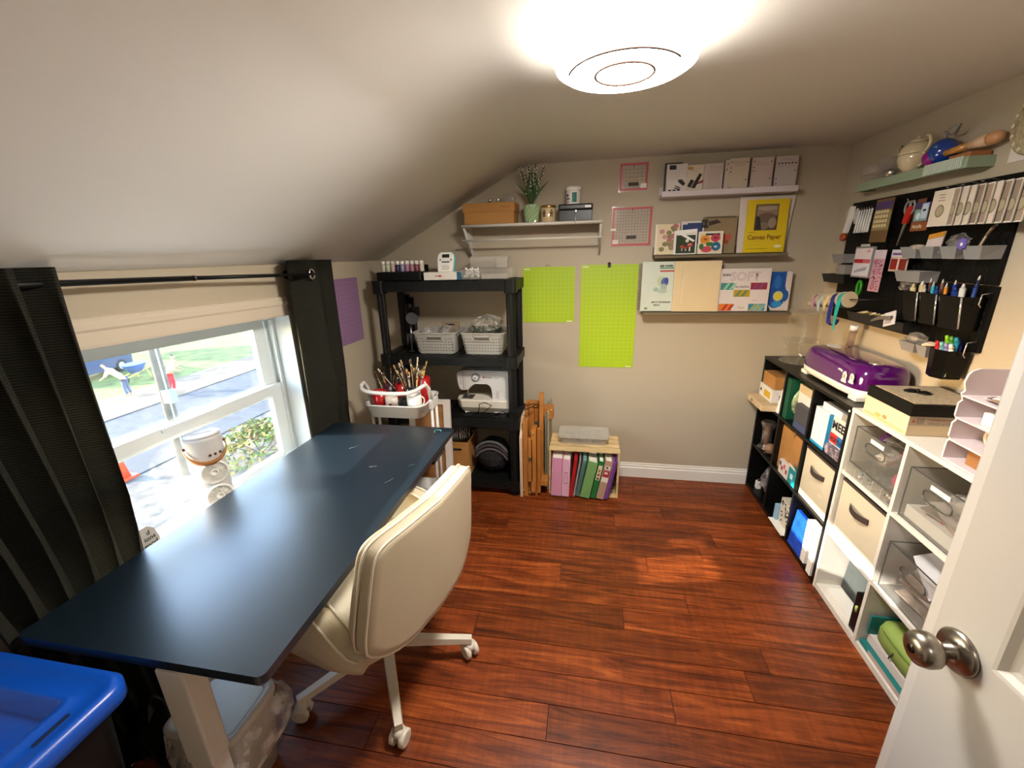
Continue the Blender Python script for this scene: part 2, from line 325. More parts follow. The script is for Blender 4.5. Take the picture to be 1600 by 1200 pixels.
# latch stile with the softened edge strip
P = [(WD-st, -.012), (WD-st, 0), (WD-.03, 0), (WD-.004, -.010), (WD, -.014), (WD, -.035), (WD-.03, -.035)]
b.loft([[DF.p(-a, z, cc) for a, cc in P] for z in (0, 2.0)], dm, sm=False)
b.build('slab', dm, D)
for (a0, a1) in ((st, WD/2-.055), (WD/2+.055, WD-st)):
    for (z0, z1) in ((.18, .66), (.955, 1.52), (1.62, 1.89)):
        q = MB()
        # sticking: sloped moulding frame then raised field
        for k in range(4):
            pass
        o_ = [(a0, z0), (a1, z0), (a1, z1), (a0, z1)]
        def ring(ins, cc): return [DF.p(-(a0+ins), z0+ins, cc), DF.p(-(a1-ins), z0+ins, cc), DF.p(-(a1-ins), z1-ins, cc), DF.p(-(a0+ins), z1-ins, cc)]
        q.loft([ring(0, 0), ring(.006, -.001), ring(.014, -.0085), ring(.024, -.0105), ring(.034, -.0105), ring(.058, -.003), ring(.07, -.003)], dm, sm=False, cap=False)
        q.face([q.b.verts.new(v) for v in ring(.07, -.003)], dm)
        q.build('panel', dm, D)
nick = M('9c948a', .28, 1, noise=.08, scale=60); NZ = Vector(DF.w)
kc = DF.p(-.713, .934, 0)
q = MB(); q.lathe(kc, [(.037, 0), (.037, .004), (.033, .009), (.018, .012), (.0125, .014), (.0125, .03)], nick, 32, NZ); q.build('rosette', nick, D)
q = MB(); q.lathe(kc+NZ*.03, [(.013, 0), (.022, .004), (.0285, .014), (.0295, .026), (.026, .037), (.016, .043), (.007, .0435)], nick, 32, NZ); q.lathe(kc+NZ*.0705, [(.0075, 0), (.0075, .0045), (.004, .005)], M('3a3634', .3, 1), 16, NZ); q.build('knob', nick, D)
q = MB(); q.lathe(DF.p(-.713, .934, -.035), [(.036, 0), (.036, .004), (.014, .012), (.013, .03), (.027, .045), (.026, .062), (.01, .07)], nick, 24, -NZ); q.build('outer_knob', nick, D)
for z in (.22, 1.0, 1.8):
    q = MB(); q.cyl(DF.p(.004, z, -.002), DF.p(.004, z+.09, -.002), .006, nick); q.build('hinge', nick, D)

# ------------------------------------------------------------------ ceiling light
cl = thing('ceiling_light', 'round flush white ceiling light with two glowing tiers and thin metal rings', 'ceiling light', (.078, 1.35, HC))
glow = M('fff7ec', .5, emit=20); glow2 = M('fff4e4', .5, emit=5)
q = MB(); q.lathe((.078, 1.35, HC-.012), [(.12, .0), (.12, .012)], WHITE, 32); q.build('mounting_plate', WHITE, cl)
q = MB(); q.lathe((.078, 1.35, 0), [(.195, HC-.001), (.208, HC-.01), (.206, HC-.03), (.195, HC-.043), (.185, HC-.045)], glow2, 48); q.build('upper_diffuser', glow2, cl)
q = MB(); q.lathe((.078, 1.35, 0), [(.185, HC-.044), (.187, HC-.05), (.182, HC-.068), (.165, HC-.078), (.01, HC-.083)], glow, 48); q.build('lower_diffuser', glow, cl)
brz = M('3a2418', .6)
def ringm(R_, z, r_, a0=0, a1=360):
    q = MB(); n = 48; pts = [(.078+R_*math.cos(math.radians(a0+(a1-a0)*i/n)), 1.35+R_*math.sin(math.radians(a0+(a1-a0)*i/n)), z) for i in range(n+1)]
    q.tube(pts, r_, brz, 6); return q
ringm(.077, HC-.0855, .0036, 0, 359).build('inner_ring', brz, cl)
ringm(.148, HC-.084, .003, 190, 330).build('outer_ring', brz, cl)
# ================================================================== LEFT SIDE
def rrect(x0, x1, y0, y1, r, z, n=5):
    P = []
    for cx, cy, a in ((x1-r, y1-r, 0), (x0+r, y1-r, 90), (x0+r, y0+r, 180), (x1-r, y0+r, 270)):
        for i in range(n+1): t = math.radians(a+90*i/n); P.append((cx+r*math.cos(t), cy+r*math.sin(t), z))
    return P
# desk
T = thing('standing_desk', 'long standing desk with a black laminate top and white metal legs under the window', 'desk', (-1.035, 1.28, 0))
dtop = M('13202a', .31, noise=.35, scale=500, spec=1.0, bump=.06)
white_steel = M('d6d3cd', .4)
q = MB(); q.loft([rrect(-1.385, -.685, .58, 1.982, r, z) for r, z in ((.018, .694), (.021, .697), (.021, .717), (.018, .72))], dtop, sm=False); q.build('tabletop', dtop, T)
q = MB(); q.box(-1.28, -.76, .60, .655, .665, .694).box(-1.28, -.76, 1.80, 1.86, .665, .694).box(-1.20, -1.14, .656, 1.799, .668, .694).box(-.90, -.84, .656, 1.799, .668, .694); q.build('frame', white_steel, T)
for yy in (.593, 1.74):
    q = MB(); q.box(-1.005, -.925, yy, yy+.056, .34, .665, bev=.006).box(-1.0, -.93, yy+.005, yy+.051, .02, .36); q.build('leg', white_steel, T)
    q = MB(); q.box(-1.29, -.62, yy-.008, yy+.064, .008, .032, bev=.006); q.build('foot', white_steel, T)
q = MB(); q.box(-.735, -.683, 1.66, 1.80, .672, .694, BLACK, bev=.003)
for k in range(5): q.box(-.6835, -.682, 1.675+k*.024, 1.688+k*.024, .678, .689, M('4a4c4f', .4))
q.build('control_panel', BLACK, T)
q = MB(); q.tube([(-.76+.018*math.cos(t/8*4.2), 1.93+.02*math.sin(t/8*4.2), .7203) for t in range(9)], .0025, M('3d7f83', .5), 5); q.build('paint_mark', None, T)
for i, (a, b_, c_, d_) in enumerate([(-1.12, 1.68, -1.09, 1.72), (-.80, 1.40, -.78, 1.44), (-.93, 1.52, -.90, 1.53), (-.76, 1.55, -.74, 1.57)]):
    q = MB(); q.tube([(a, b_, .7201), ((a+c_)/2+.005, (b_+d_)/2, .7201), (c_, d_, .7201)], .0011, M('59666a', .5), 4); q.build('scratch', None, T)

# ------------------------------------------------------------------ office chair
CF = Fr((-.77, 1.21, 0), (.972, -.234, 0), (.234, .972, 0))
T = thing('office_chair', 'cream leather swivel chair with padded back tucked under the desk', 'chair', (-.77, 1.21, 0))
lea = M('b8ab92', .42, bump=.12, scale=160, spec=.5); pip = M('ded4c0', .4); crm = M('cfc6b6', .38)
def outl(s, n=44, z0=.425, z1=.855):
    P = []; zc = (z0+z1)/2; hz = (z1-z0)/2
    for i in range(n):
        t = 2*math.pi*i/n; cy, cz = math.cos(t), math.sin(t)
        e = .22 if cz > 0 else .42; yy = math.copysign(abs(cy)**e, cy); zz = math.copysign(abs(cz)**(e if cz > 0 else .62), cz)
        lo = max(0, min(1, (.5-zz*.5)*1.25)); hw = .268+.040*lo-.04*max(0, -zz-.6)/.4
        P.append((yy*hw*s-.02-.02*lo, zc+zz*hz*s))
    return P
def bx(y, z): return .215+(z-.42)*.07-.5*(y+.03)**2
def backslab(off0, off1, sc=1.0, z0=.425, z1=.855):
    R = []
    def rg(s, off, ss=1): return [CF.p(bx(a*1.0, b_)+off, -.03+(a+.03)*sc, b_) for a, b_ in outl(s, z0=z0, z1=z1)]
    for s in (.03, .35, .7, .9, .965): R.append(rg(s, off0))
    R.append(rg(.992, off0+.006)); R.append(rg(1, off0+.014)); R.append(rg(1, off1-.014)); R.append(rg(.992, off1-.006))
    for s in (.965, .9, .7, .35, .03): R.append(rg(s, off1))
    return R
q = MB(); q.loft(backslab(.045, .095), lea); q.build('back_shell', lea, T)
q = MB(); q.loft(backslab(.014, .044, .985, .44, .85), lea); q.build('back_cushion', lea, T)
for off, nm, s in ((.047, 'piping', 1.003), (.089, 'piping', 1.0)):
    q = MB(); q.tube([CF.p(bx(a, b_)+off, a, b_) for a, b_ in outl(s, 60)], .0035, pip, 6, closed=True); q.build(nm, pip, T)
def za(x): 
    K = [(-.30, .52), (-.22, .60), (-.1, .655), (.0, .655), (.08, .63), (.14, .57), (.19, .485), (.225, .455)]
    for (a, b_), (c_, d_) in zip(K, K[1:]):
        if x <= c_: return b_+(d_-b_)*(x-a)/(c_-a)
    return K[-1][1]
def tub(x):
    hw = .335-.05*max(0, (-x-.15)/.15)**2-.04*max(0, (x-.12)/.1)**2; z = za(x); zb = .345+.25*max(0, (x-.1))+.15*max(0, -x-.2); cy = -.03
    zs_ = .47
    h = [(hw-.012, z-.006), (hw+.004, z-.03), (hw+.008, z-.5*(z-zb)), (hw-.02, zb+.045), (hw-.09, zb+.004)]
    inn = [(hw-.03, z), (hw-.06, z-.008), (hw-.068, z-.03), (hw-.072, zs_+.004 if zs_+.004 < z-.03 else z-.035)]
    P = [(-a, b_) for a, b_ in h]+[(a, b_) for a, b_ in h[::-1]]+[(a, b_) for a, b_ in inn]+[(-a, b_) for a, b_ in inn[::-1]]
    return [CF.p(x, cy+a, b_) for a, b_ in P]
q = MB(); q.loft([tub(x) for x in (-.30, -.28, -.24, -.18, -.1, -.02, .05, .1, .14, .18, .21, .225)], lea); q.build('seat_shell', lea, T)
for sd_ in (-1, 1):
    for off in (-.004, -.064):
        q = MB(); q.tube([CF.p(x, -.03+sd_*(.337+off-.05*max(0, (-x-.15)/.15)**2-.04*max(0, (x-.12)/.1)**2), za(x)-(.012 if off > -.01 else .004)) for x in [-.29+.02*i for i in range(26)]], .004, pip, 6); q.build('piping', pip, T)
q = MB(); R = []
for s, z in ((.9, .44), (1, .46), (1, .50), (.97, .515), (.85, .522), (.4, .525), (.05, .525)): R.append([CF.p(-.04+s*.245*math.copysign(abs(math.cos(t))**.4, math.cos(t)), -.03+s*.258*math.copysign(abs(math.sin(t))**.4, math.sin(t)), z) for t in [2*math.pi*i/36 for i in range(36)]])
q.loft(R, M('c9bfab', .42, bump=.15, scale=60)); q.build('seat_cushion', lea, T)
q = MB(); q.cyl((-.77, 1.21, .11), (-.77, 1.21, .30), .03, crm, 20).cyl((-.77, 1.21, .30), (-.77, 1.21, .345), .022, crm, 20).fb(CF, -.1, .1, -.09, .09, .333, .35, crm); q.build('gas_lift', crm, T)
q = MB(); q.lathe((-.77, 1.21, .085), [(.04, 0), (.05, .012), (.048, .045), (.033, .055)], crm, 24); q.build('hub', crm, T)
for a in (12.7, -58, -129, 159, 86):
    t = math.radians(a); d = Vector((math.cos(t), math.sin(t), 0)); F = Fr((-.77, 1.21, 0), d, Vector((-d.y, d.x, 0)))
    q = MB(); q.loft([[F.p(x, w_, z+h_) for w_, h_ in ((-w, -hh), (w, -hh), (w*.8, hh), (-w*.8, hh))] for x, w, z, hh in ((.03, .022, .112, .018), (.18, .019, .100, .014), (.345, .0155, .087, .011))], crm, sm=False); q.build('base_leg', crm, T)
    cst = MB(); rr = random.Random(int(a)); s_ = math.radians(a+rr.uniform(-60, 60)+40); ca = Vector((math.cos(s_), math.sin(s_), 0)); c0 = F.p(.335, 0, .032)
    for sg in (-1, 1): cst.lathe(c0+ca*(sg*.007 if sg > 0 else -.029), [(.024, 0), (.030, .004), (.030, .018), (.024, .022)], crm, 20, ca)
    cst.cyl(c0+Vector((0, 0, .01)), c0+Vector((0, 0, .055)), .008, crm, 10); cst.cyl(c0-ca*.007, c0+ca*.007, .012, crm, 10)
    cst.lathe(c0+Vector((0, 0, .012)), [(.022, 0), (.024, .01), (.018, .024), (.006, .03)], crm, 14); cst.build('caster', crm, T)

# ------------------------------------------------------------------ curtains and rod
cur = M('3b3a32', .85, weave=42, spec=.2)
def curtain(name, label, y0t, y1t, y0b, y1b, folds, ph, zt=1.598, cx=-1.413, amp=.019):
    T = thing(name, label, 'curtain', (cx, (y0t+y1t)/2, .03), group=None); N = 90; R = []
    rr = random.Random(int(ph*10))
    for k in range(15):
        s = k/14; z = zt+(.035-zt)*s; row = []
        for i in range(N+1):
            u = i/N; y = (y0t+(y0b-y0t)*s)*(1-u)+(y1t+(y1b-y1t)*s)*u
            hi = min(1, max(0, (z-.74)/.12)); x = cx+.016*hi+(amp+.016*hi)*math.sin(2*math.pi*folds*u+ph+.5*math.sin(3*s+ph)*u)+.004*hi*math.sin(17*u+9*s)
            row.append((x, y+.006*math.cos(2*math.pi*folds*u*2+ph), z))
        R.append(row)
    q = MB(); q.loft(R, cur, cap=False, close=False)
    bmesh.ops.solidify(q.b, geom=list(q.b.faces), thickness=.0016)
    q.build('drape', cur, T); return T
T = curtain('curtain', 'dark olive curtain bunched at the near end of the rod', .42, .94, .67, .925, 5.6, .4)
ring_m = M('d8d2c8', .25, .9)
T2 = curtain('curtain', 'dark olive curtain with silver eyelet beside the purple cutting mat', 1.80, 2.18, 1.80, 2.19, 1.6, 2.6)
q = MB(); q.tube([(-1.358, 1.945+.019*math.cos(t), 1.531+.023*math.sin(t)) for t in [2*math.pi*i/20 for i in range(20)]], .0045, ring_m, 8, closed=True); q.build('eyelet', ring_m, T2)
T = thing('curtain_rod', 'thin black telescopic curtain rod across the window', 'curtain rod', (XL, 1.2, 1.54))
q = MB(); q.cyl((-1.40, .40, 1.566), (-1.40, 1.33, 1.546), .009, BLACK, 12).cyl((-1.40, 1.33, 1.546), (-1.358, 1.945, 1.531), .0075, BLACK, 12).cyl((-1.40, 1.325, 1.546), (-1.40, 1.335, 1.546), .0098, M('55504a', .3, .8), 12); q.build('rod', BLACK, T)
for yy, zz in ((.46, 1.565), (1.90, 1.532)):
    q = MB(); q.cyl((XL, yy, zz), (XL+.006, yy, zz), .02, BLACK, 14).cyl((XL, yy, zz-.01), (-1.40, yy, zz-.01), .005, BLACK, 8); q.build('bracket', BLACK, T)
q = MB(); q.sph((-1.362, 1.958, 1.531), .012, BLACK, 12); q.build('finial', BLACK, T)
q = MB(); q.lathe((XL, 2.29, 1.545), [(.008, 0), (.007, .006), (.002, .008)], M('9a5a30', .5), 12, (1, 0, 0)); q.build('wall_plug', None, label='small brown wall plug above the purple mat', cat='wall plug')

# ------------------------------------------------------------------ things on the sill
T = thing('desk_fan', 'white tower fan with round vents and tan leather handle on the window sill', 'fan', (-1.50, 1.255, OZ0+.008))
fw_ = M('c3c0bd', .4); fc = Vector((-1.495, 1.285)); fz0 = OZ0+.009
FF = Fr((fc.x, fc.y, 0), Vector((.55, .835, 0)), (0, 0, 1))    # w faces the camera side
def frg(s, z, n=28): return [FF.p(.064*s*math.cos(2*math.pi*i/n), z, .052*s*math.sin(2*math.pi*i/n)) for i in range(n)]
q = MB(); q.loft([frg(.9, fz0), frg(.95, fz0+.01), frg(.97, .80), frg(1.0, .93), frg(1.0, .945)], fw_); q.loft([frg(1.0, .945), frg(.985, .953), frg(.9, .955), frg(.05, .955)], fw_); q.build('housing', fw_, T)
q = MB(); q.fb(FF, -.035, .035, .9548, .957, -.008, .008, M('a8a29c', .5)); q.build('water_inlet', None, T)
for zc in (.80, .695, .60):
    vc = FF.p(.004, zc, .044); q = MB(); q.lathe(vc, [(.047, 0), (.049, .006), (.047, .016), (.043, .018), (.041, .010), (.016, .010), (.014, .016), (.011, .018), (.008, .010)], WHITE, 32, FF.w)
    for k in range(28):
        t = 2*math.pi*k/28; e = FF.u*math.cos(t)+FF.v*math.sin(t); q.cyl(vc+e*.014+FF.w*.0135, vc+e*.043+FF.w*.0135, .0012, WHITE, 4)
    q.build('vent', WHITE, T)
tan = M('9a5f22', .5)
q = MB(); pts = [FF.p(.069*math.cos(t), .900-.055*math.sin(t), .058*math.sin(t)+.004) for t in [math.pi*i/16 for i in range(17)]]
R = []
for i, p in enumerate(pts): nrm = (p-FF.p(0, p.z, 0)).normalized(); nrm.z = 0; R.append([p+nrm*.002+Vector((0, 0, .009)), p+nrm*.004, p+nrm*.002-Vector((0, 0, .009)), p-Vector((0, 0, .0))])
q.loft(R, tan); q.build('leather_handle', tan, T)
for s in (-1, 1): q = MB(); q.lathe(FF.p(s*.064, .905, .002), [(.006, -.003), (.006, .007), (.002, .009)], M('6b3d17', .4), 12, FF.u*s); q.build('handle_stud', None, T)
for k in range(3): q = MB(); q.lathe(FF.p(.004+k*.018, .872, .052*math.sqrt(max(0, 1-((.004+k*.018)/.064)**2))-.002), [(.0055, 0), (.005, .004)], M('5b3420', .4), 12, FF.w); q.build('button', None, T)
# little quote sign: grey card cut like a tag
sf = PF((-1.482, .90, .5785), (0, 1, 0), (0, 0, 1), (1, 0, 0))
T = thing('quote_sign', 'small grey tag-shaped card with black lettering beside the left curtain', 'sign', (-1.482, .96, .5785))
q = MB(); q.poly(sf, [(0, 0), (.122, 0), (.122, .10), (.1137, .136), (.092, .157), (.06, .157), (0, .12)], -.004, .004, M('b0ada6', .7)); q.build('card', None, T)
ink = M('1d1d1d', .7)
for s_, a, b_ in (('d', .084, .124), ('ions', .072, .103), ('good.', .066, .080)): text(s_, sf, a, b_, .0235, ink, T, h=.0044, bold=.0006)
q = MB(); q.box(-1.50, -1.448, 1.71, 1.80, OZ0+.009, .652, M('5e6b6c', .6), bev=.003); q.lathe((-1.449, 1.755, .628), [(.019, 0), (.019, .003), (.016, .005)], WHITE, 20, (1, 0, 0)); q.build('timer_box', None, label='small grey box with a round white dial on the far end of the sill', cat='box')

# ------------------------------------------------------------------ tote, bin, bag
T = thing('storage_tote', 'tall black tote with a bright blue recessed lid in the near left corner', 'tote', (-1.22, .31, 0))
blu = M('0b50bd', .32, spec=.6); 
X0, X1, Y0, Y1 = -1.455, -1.012, .02, .562
def rr_(i, z, r=.05): return rrect(X0+i, X1-i, Y0+i, Y1-i, max(.01, r-i*.4), z, 6)
q = MB(); q.loft([rr_(.07, .0), rr_(.065, .02), rr_(.03, .645)], BLACK, sm=False); q.build('body', BLACK, T)
q = MB(); q.loft([rr_(.012, .648), rr_(0, .652), rr_(0, .685), rr_(.006, .694), rr_(.018, .697), rr_(.028, .692), rr_(.062, .690), rr_(.07, .696), rr_(.082, .696), rr_(.10, .662), rr_(.115, .655), rr_(.15, .655)], blu, cap=False); q.face([q.b.verts.new(Vector(v)) for v in rr_(.15, .655)], blu); q.build('lid', blu, T)
q = MB(); q.box(-1.36, -1.12, .16, .20, .655, .668, blu, bev=.006).box(-1.36, -1.12, .36, .40, .655, .668, blu, bev=.006); q.build('lid_rib', blu, T)
q = MB(); q.loft([rrect(-1.064, -1.052, .40, .465, .0055, z) for z in (.6905, .6920)], M('05204f', .6)); q.build('handle_slot', None, T)
T = thing('waste_bin', 'white swing-lid waste bin lined with a clear bag under the desk end', 'waste bin', (-1.07, .75, 0))
wb = M('cfc9bf', .4)
q = MB(); q.loft([rrect(-1.16, -.985, .685, .835, .03, .0), rrect(-1.19, -.955, .665, .855, .035, .27), rrect(-1.19, -.955, .665, .855, .035, .285)], wb); q.build('bucket', wb, T)
q = MB(); q.loft([rrect(-1.195, -.948, .66, .86, .038, .285), rrect(-1.195, -.948, .66, .86, .038, .302), rrect(-1.188, -.955, .667, .853, .032, .308), rrect(-1.172, -.972, .683, .837, .02, .306), rrect(-1.17, -.974, .685, .835, .02, .300)], wb, cap=False); q.build('rim', wb, T)
q = MB(); q.loft([rrect(-1.17, -.974, .685, .835, .02, .296), rrect(-1.168, -.976, .687, .833, .018, .302)], M('dfe6de', .3), sm=False); q.build('swing_lid', None, T)
bagm = glassmat('bin_bag', 'e9e6e2', .25, .15, solid=.35, tex=14)
rr = random.Random(5); R = []
for k, (i, z) in enumerate(((-.004, .292), (-.018, .27), (-.028, .23), (-.024, .19), (-.014, .15), (-.008, .14))):
    R.append([(x+rr.uniform(-.006, .006), y+rr.uniform(-.006, .006), z_+rr.uniform(-.008, .008)*(k > 0)) for x, y, z_ in rrect(-1.195-i, -.948+i*-1, .66+i, .86-i, .04, z, 6)])
R = [[(x, y, z) for x, y, z in r_] for r_ in R]
q = MB(); q.loft(R, bagm, sm=False, cap=False); q.build('bin_liner', bagm, T)
q = MB(); q.bag((-1.30, .74, .155), (.09, .05, .15), M('17181a', .35), 3); q.build('plastic_bag', None, label='crumpled black plastic bag on the floor behind the near desk leg', cat='bag')

# ------------------------------------------------------------------ purple mat on the knee wall
def mat_sheet(name, label, fr, w, h, colr, sq, cat='cutting mat', brd=.012, pin=False, grid_m=None, group=None):
    T = thing(name, label, cat, fr.p(w/2, 0, 0), group=group); pm_ = M(colr, .45)
    q = MB(); pts = []
    for cx, cy, a in ((w-.008, h-.008, 0), (.008, h-.008, 90), (.008, .008, 180), (w-.008, .008, 270)):
        for i in range(4): t = math.radians(a+30*i); pts.append((cx+.008*math.cos(t), cy+.008*math.sin(t)))
    q.poly(fr, pts, .0006, .0026, pm_); q.build('sheet', pm_, T)
    gm = grid_m or M(colr, .4); nx, ny = sq; q = MB(); gw, gh = w-2*brd, h-2*brd-.012
    for i in range(nx+1): a = brd+gw*i/nx; q.fb(fr, a-.0005, a+.0005, brd, brd+gh, .0026, .0029, gm)
    for j in range(ny+1): b_ = brd+gh*j/ny; q.fb(fr, brd, brd+gw, b_-.0005, b_+.0005, .0026, .0029, gm)
    q.build('printed_grid', gm, T); return T
pf = Fr((XL, 2.245, 1.093), (0, 1, -.012), (0, 0, 1)); pf = Fr((XL, 2.545, 1.093), (0, -1, 0), (0, 0, 1)); pf = Fr((XL, 2.215, 1.088), (0, 1, 0), (0, 0, 1))
pf = PF((XL, 2.215, 1.088), (0, 1, 0), (0, 0, 1), (1, 0, 0))
T = mat_sheet('cutting_mat', 'purple gridded cutting mat on the left wall beside the curtain', pf, .335, .398, '8c6b8e', (12, 13), grid_m=M('a58aa6', .5))

# ================================================================== OUTSIDE
GZ = -4.0
def slab(name, x0, x1, y0, y1, z, m): b = MB(); b.box(x0, x1, y0, y1, GZ-.4, z, m); return b.build(name, m, kind='structure')
slab('ground_gravel', -60, -1.7, -30, 60, GZ-.03, M('615d56', .95, noise=.85, scale=2.2, bump=.6))
slab('road', -17.6, -12.2, -30, 60, GZ, M('34383e', .9, noise=.5, scale=3))
slab('verge_dirt', -20.4, -17.6, -30, 60, GZ+.03, M('5f5444', .95, noise=.6, scale=1.3))
slab('lawn', -36, -20.4, -30, 60, GZ+.02, M('5d6a2c', .95, noise=.7, scale=1.5))
slab('lane', -41, -36, -30, 60, GZ+.04, M('5f666e', .9, noise=.2, scale=3))
slab('house_wall', -1.75, -1.62, -6, 9, .5, M('c9c6be', .8)) if False else None
T = thing('utility_pole', 'weathered grey utility pole by the road outside', 'pole', (-10.9, 8.7, GZ)); wp = M('5d5952', .9, noise=.3, scale=6)
q = MB(); q.cyl((-10.9, 8.7, GZ-.1), (-10.9, 8.7, 4.5), .14, wp, 14, r1=.11); q.build('post', wp, T)
q = MB(); q.cyl((-10.78, 8.66, GZ), (-10.78, 8.66, 0), .02, M('a8a8a8', .5), 6); q.build('conduit', None, T)
q = MB(); q.box(-10.85, -10.6, 8.55, 8.75, -1.9, -1.55, M('6f7a72', .6)); q.build('meter_box', None, T)
T = thing('bush', 'low yellow-green bush beneath the window outside', 'bush', (-9.6, 10.0, GZ))
rr = random.Random(11); q = MB(); lm = [M('5d6f2a', .8), M('857a30', .8), M('40561f', .8), M('6f5a2c', .8)]
for k in range(900):
    t, ph, r_ = rr.uniform(0, 6.283), rr.uniform(0, 1.5), rr.uniform(.6, 1)
    c_ = Vector((-9.6+1.25*r_*math.cos(t)*math.cos(ph), 10.0+1.5*r_*math.sin(t)*math.cos(ph), GZ+1.0*r_*math.sin(ph)+.05)); d1 = Vector((rr.uniform(-1, 1), rr.uniform(-1, 1), rr.uniform(-.4, 1))).normalized()*.09; d2 = d1.cross(Vector((rr.uniform(-1, 1), rr.uniform(-1, 1), rr.uniform(-1, 1)))).normalized()*.05
    q.face([q.b.verts.new(c_+e) for e in (-d1, d2, d1, -d2)], rr.choice(lm))
o = q.build('foliage', lm[0], T); o['kind'] = 'stuff'
q = MB()
for k in range(9): a = 6.28*k/9; q.cyl((-9.6, 10, GZ-.02), (-9.6+.8*math.cos(a), 10+.9*math.sin(a), GZ+.6), .02, wp, 5)
q.build('stems', wp, T)
T = thing('traffic_cone', 'orange traffic cone on the gravel outside', 'cone', (-12.4, 8.15, GZ)); oc = M('e8401c', .5)
q = MB(); q.box(-12.65, -12.15, 7.9, 8.4, GZ-.02, GZ+.04, oc); q.build('base', oc, T)
q = MB(); q.cyl((-12.4, 8.15, GZ+.04), (-12.4, 8.15, GZ+.95), .18, oc, 16, r1=.04); q.build('cone', oc, T)
q = MB(); q.cyl((-12.4, 8.15, GZ+.5), (-12.4, 8.15, GZ+.66), .118, WHITE, 16, r1=.096); q.build('reflective_band', WHITE, T)
# car parked beyond the road
T = thing('parked_car', 'blue-grey hatchback parked across the road outside', 'car', (-25.5, 16.6, GZ)); cb_ = M('2c3a58', .35, .2); gls = M('1c2530', .1)
CFr = Fr((-25.5, 16.6, GZ), (.25, -.97, 0), (0, 0, 1))
q = MB(); q.poly(CFr, [(-2.1, .3), (2.1, .3), (2.15, .75), (1.9, .95), (1.05, 1.05), (.45, 1.5), (-1.2, 1.52), (-1.9, 1.05), (-2.15, .9)], -.85, .85, cb_); q.build('body', cb_, T)
q = MB(); q.poly(CFr, [(-1.75, 1.07), (.92, 1.07), (.4, 1.45), (-1.15, 1.46)], -.86, .86, gls); q.build('side_windows', gls, T)
for a in (-1.3, 1.35):
    for c_ in (-.88, .68): q = MB(); q.lathe(CFr.p(a, .33, c_), [(.33, 0), (.33, .2)], M('101010', .8), 18, CFr.w); q.lathe(CFr.p(a, .33, c_-.01), [(.2, 0), (.2, .22)], M('9c9c9c', .4, .6), 12, CFr.w); q.build('wheel', None, T)
# wheelbarrow
T = thing('wheelbarrow', 'wheelbarrow with blue tub and yellow handles beside the road', 'wheelbarrow', (-22.2, 16.6, GZ+.03)); yl = M('d9b44a', .6)
BFr = Fr((-22.2, 16.6, GZ+.03), (.3, -.95, 0), (0, 0, 1))
q = MB(); q.loft([[BFr.p(s*.5*math.cos(t)*1.25, z, s*.42*math.sin(t)) for t in [2*math.pi*i/16 for i in range(16)]] for s, z in ((.55, .42), (1, .82), (1.05, .84))], M('3f5fa3', .5)); q.build('tub', None, T)
for c_ in (-.28, .28):
    q = MB(); q.cyl(BFr.p(-1.35, .62, c_), BFr.p(.75, .3, c_*.5), .03, yl, 8); q.build('handle', yl, T)
    q = MB(); q.cyl(BFr.p(-.35, .45, c_), BFr.p(-.5, 0, c_), .025, yl, 8); q.build('leg', yl, T)
q = MB(); q.lathe(BFr.p(.8, .2, -.05), [(.2, 0), (.2, .1)], M('141414', .8), 16, BFr.w); q.build('wheel', None, T)
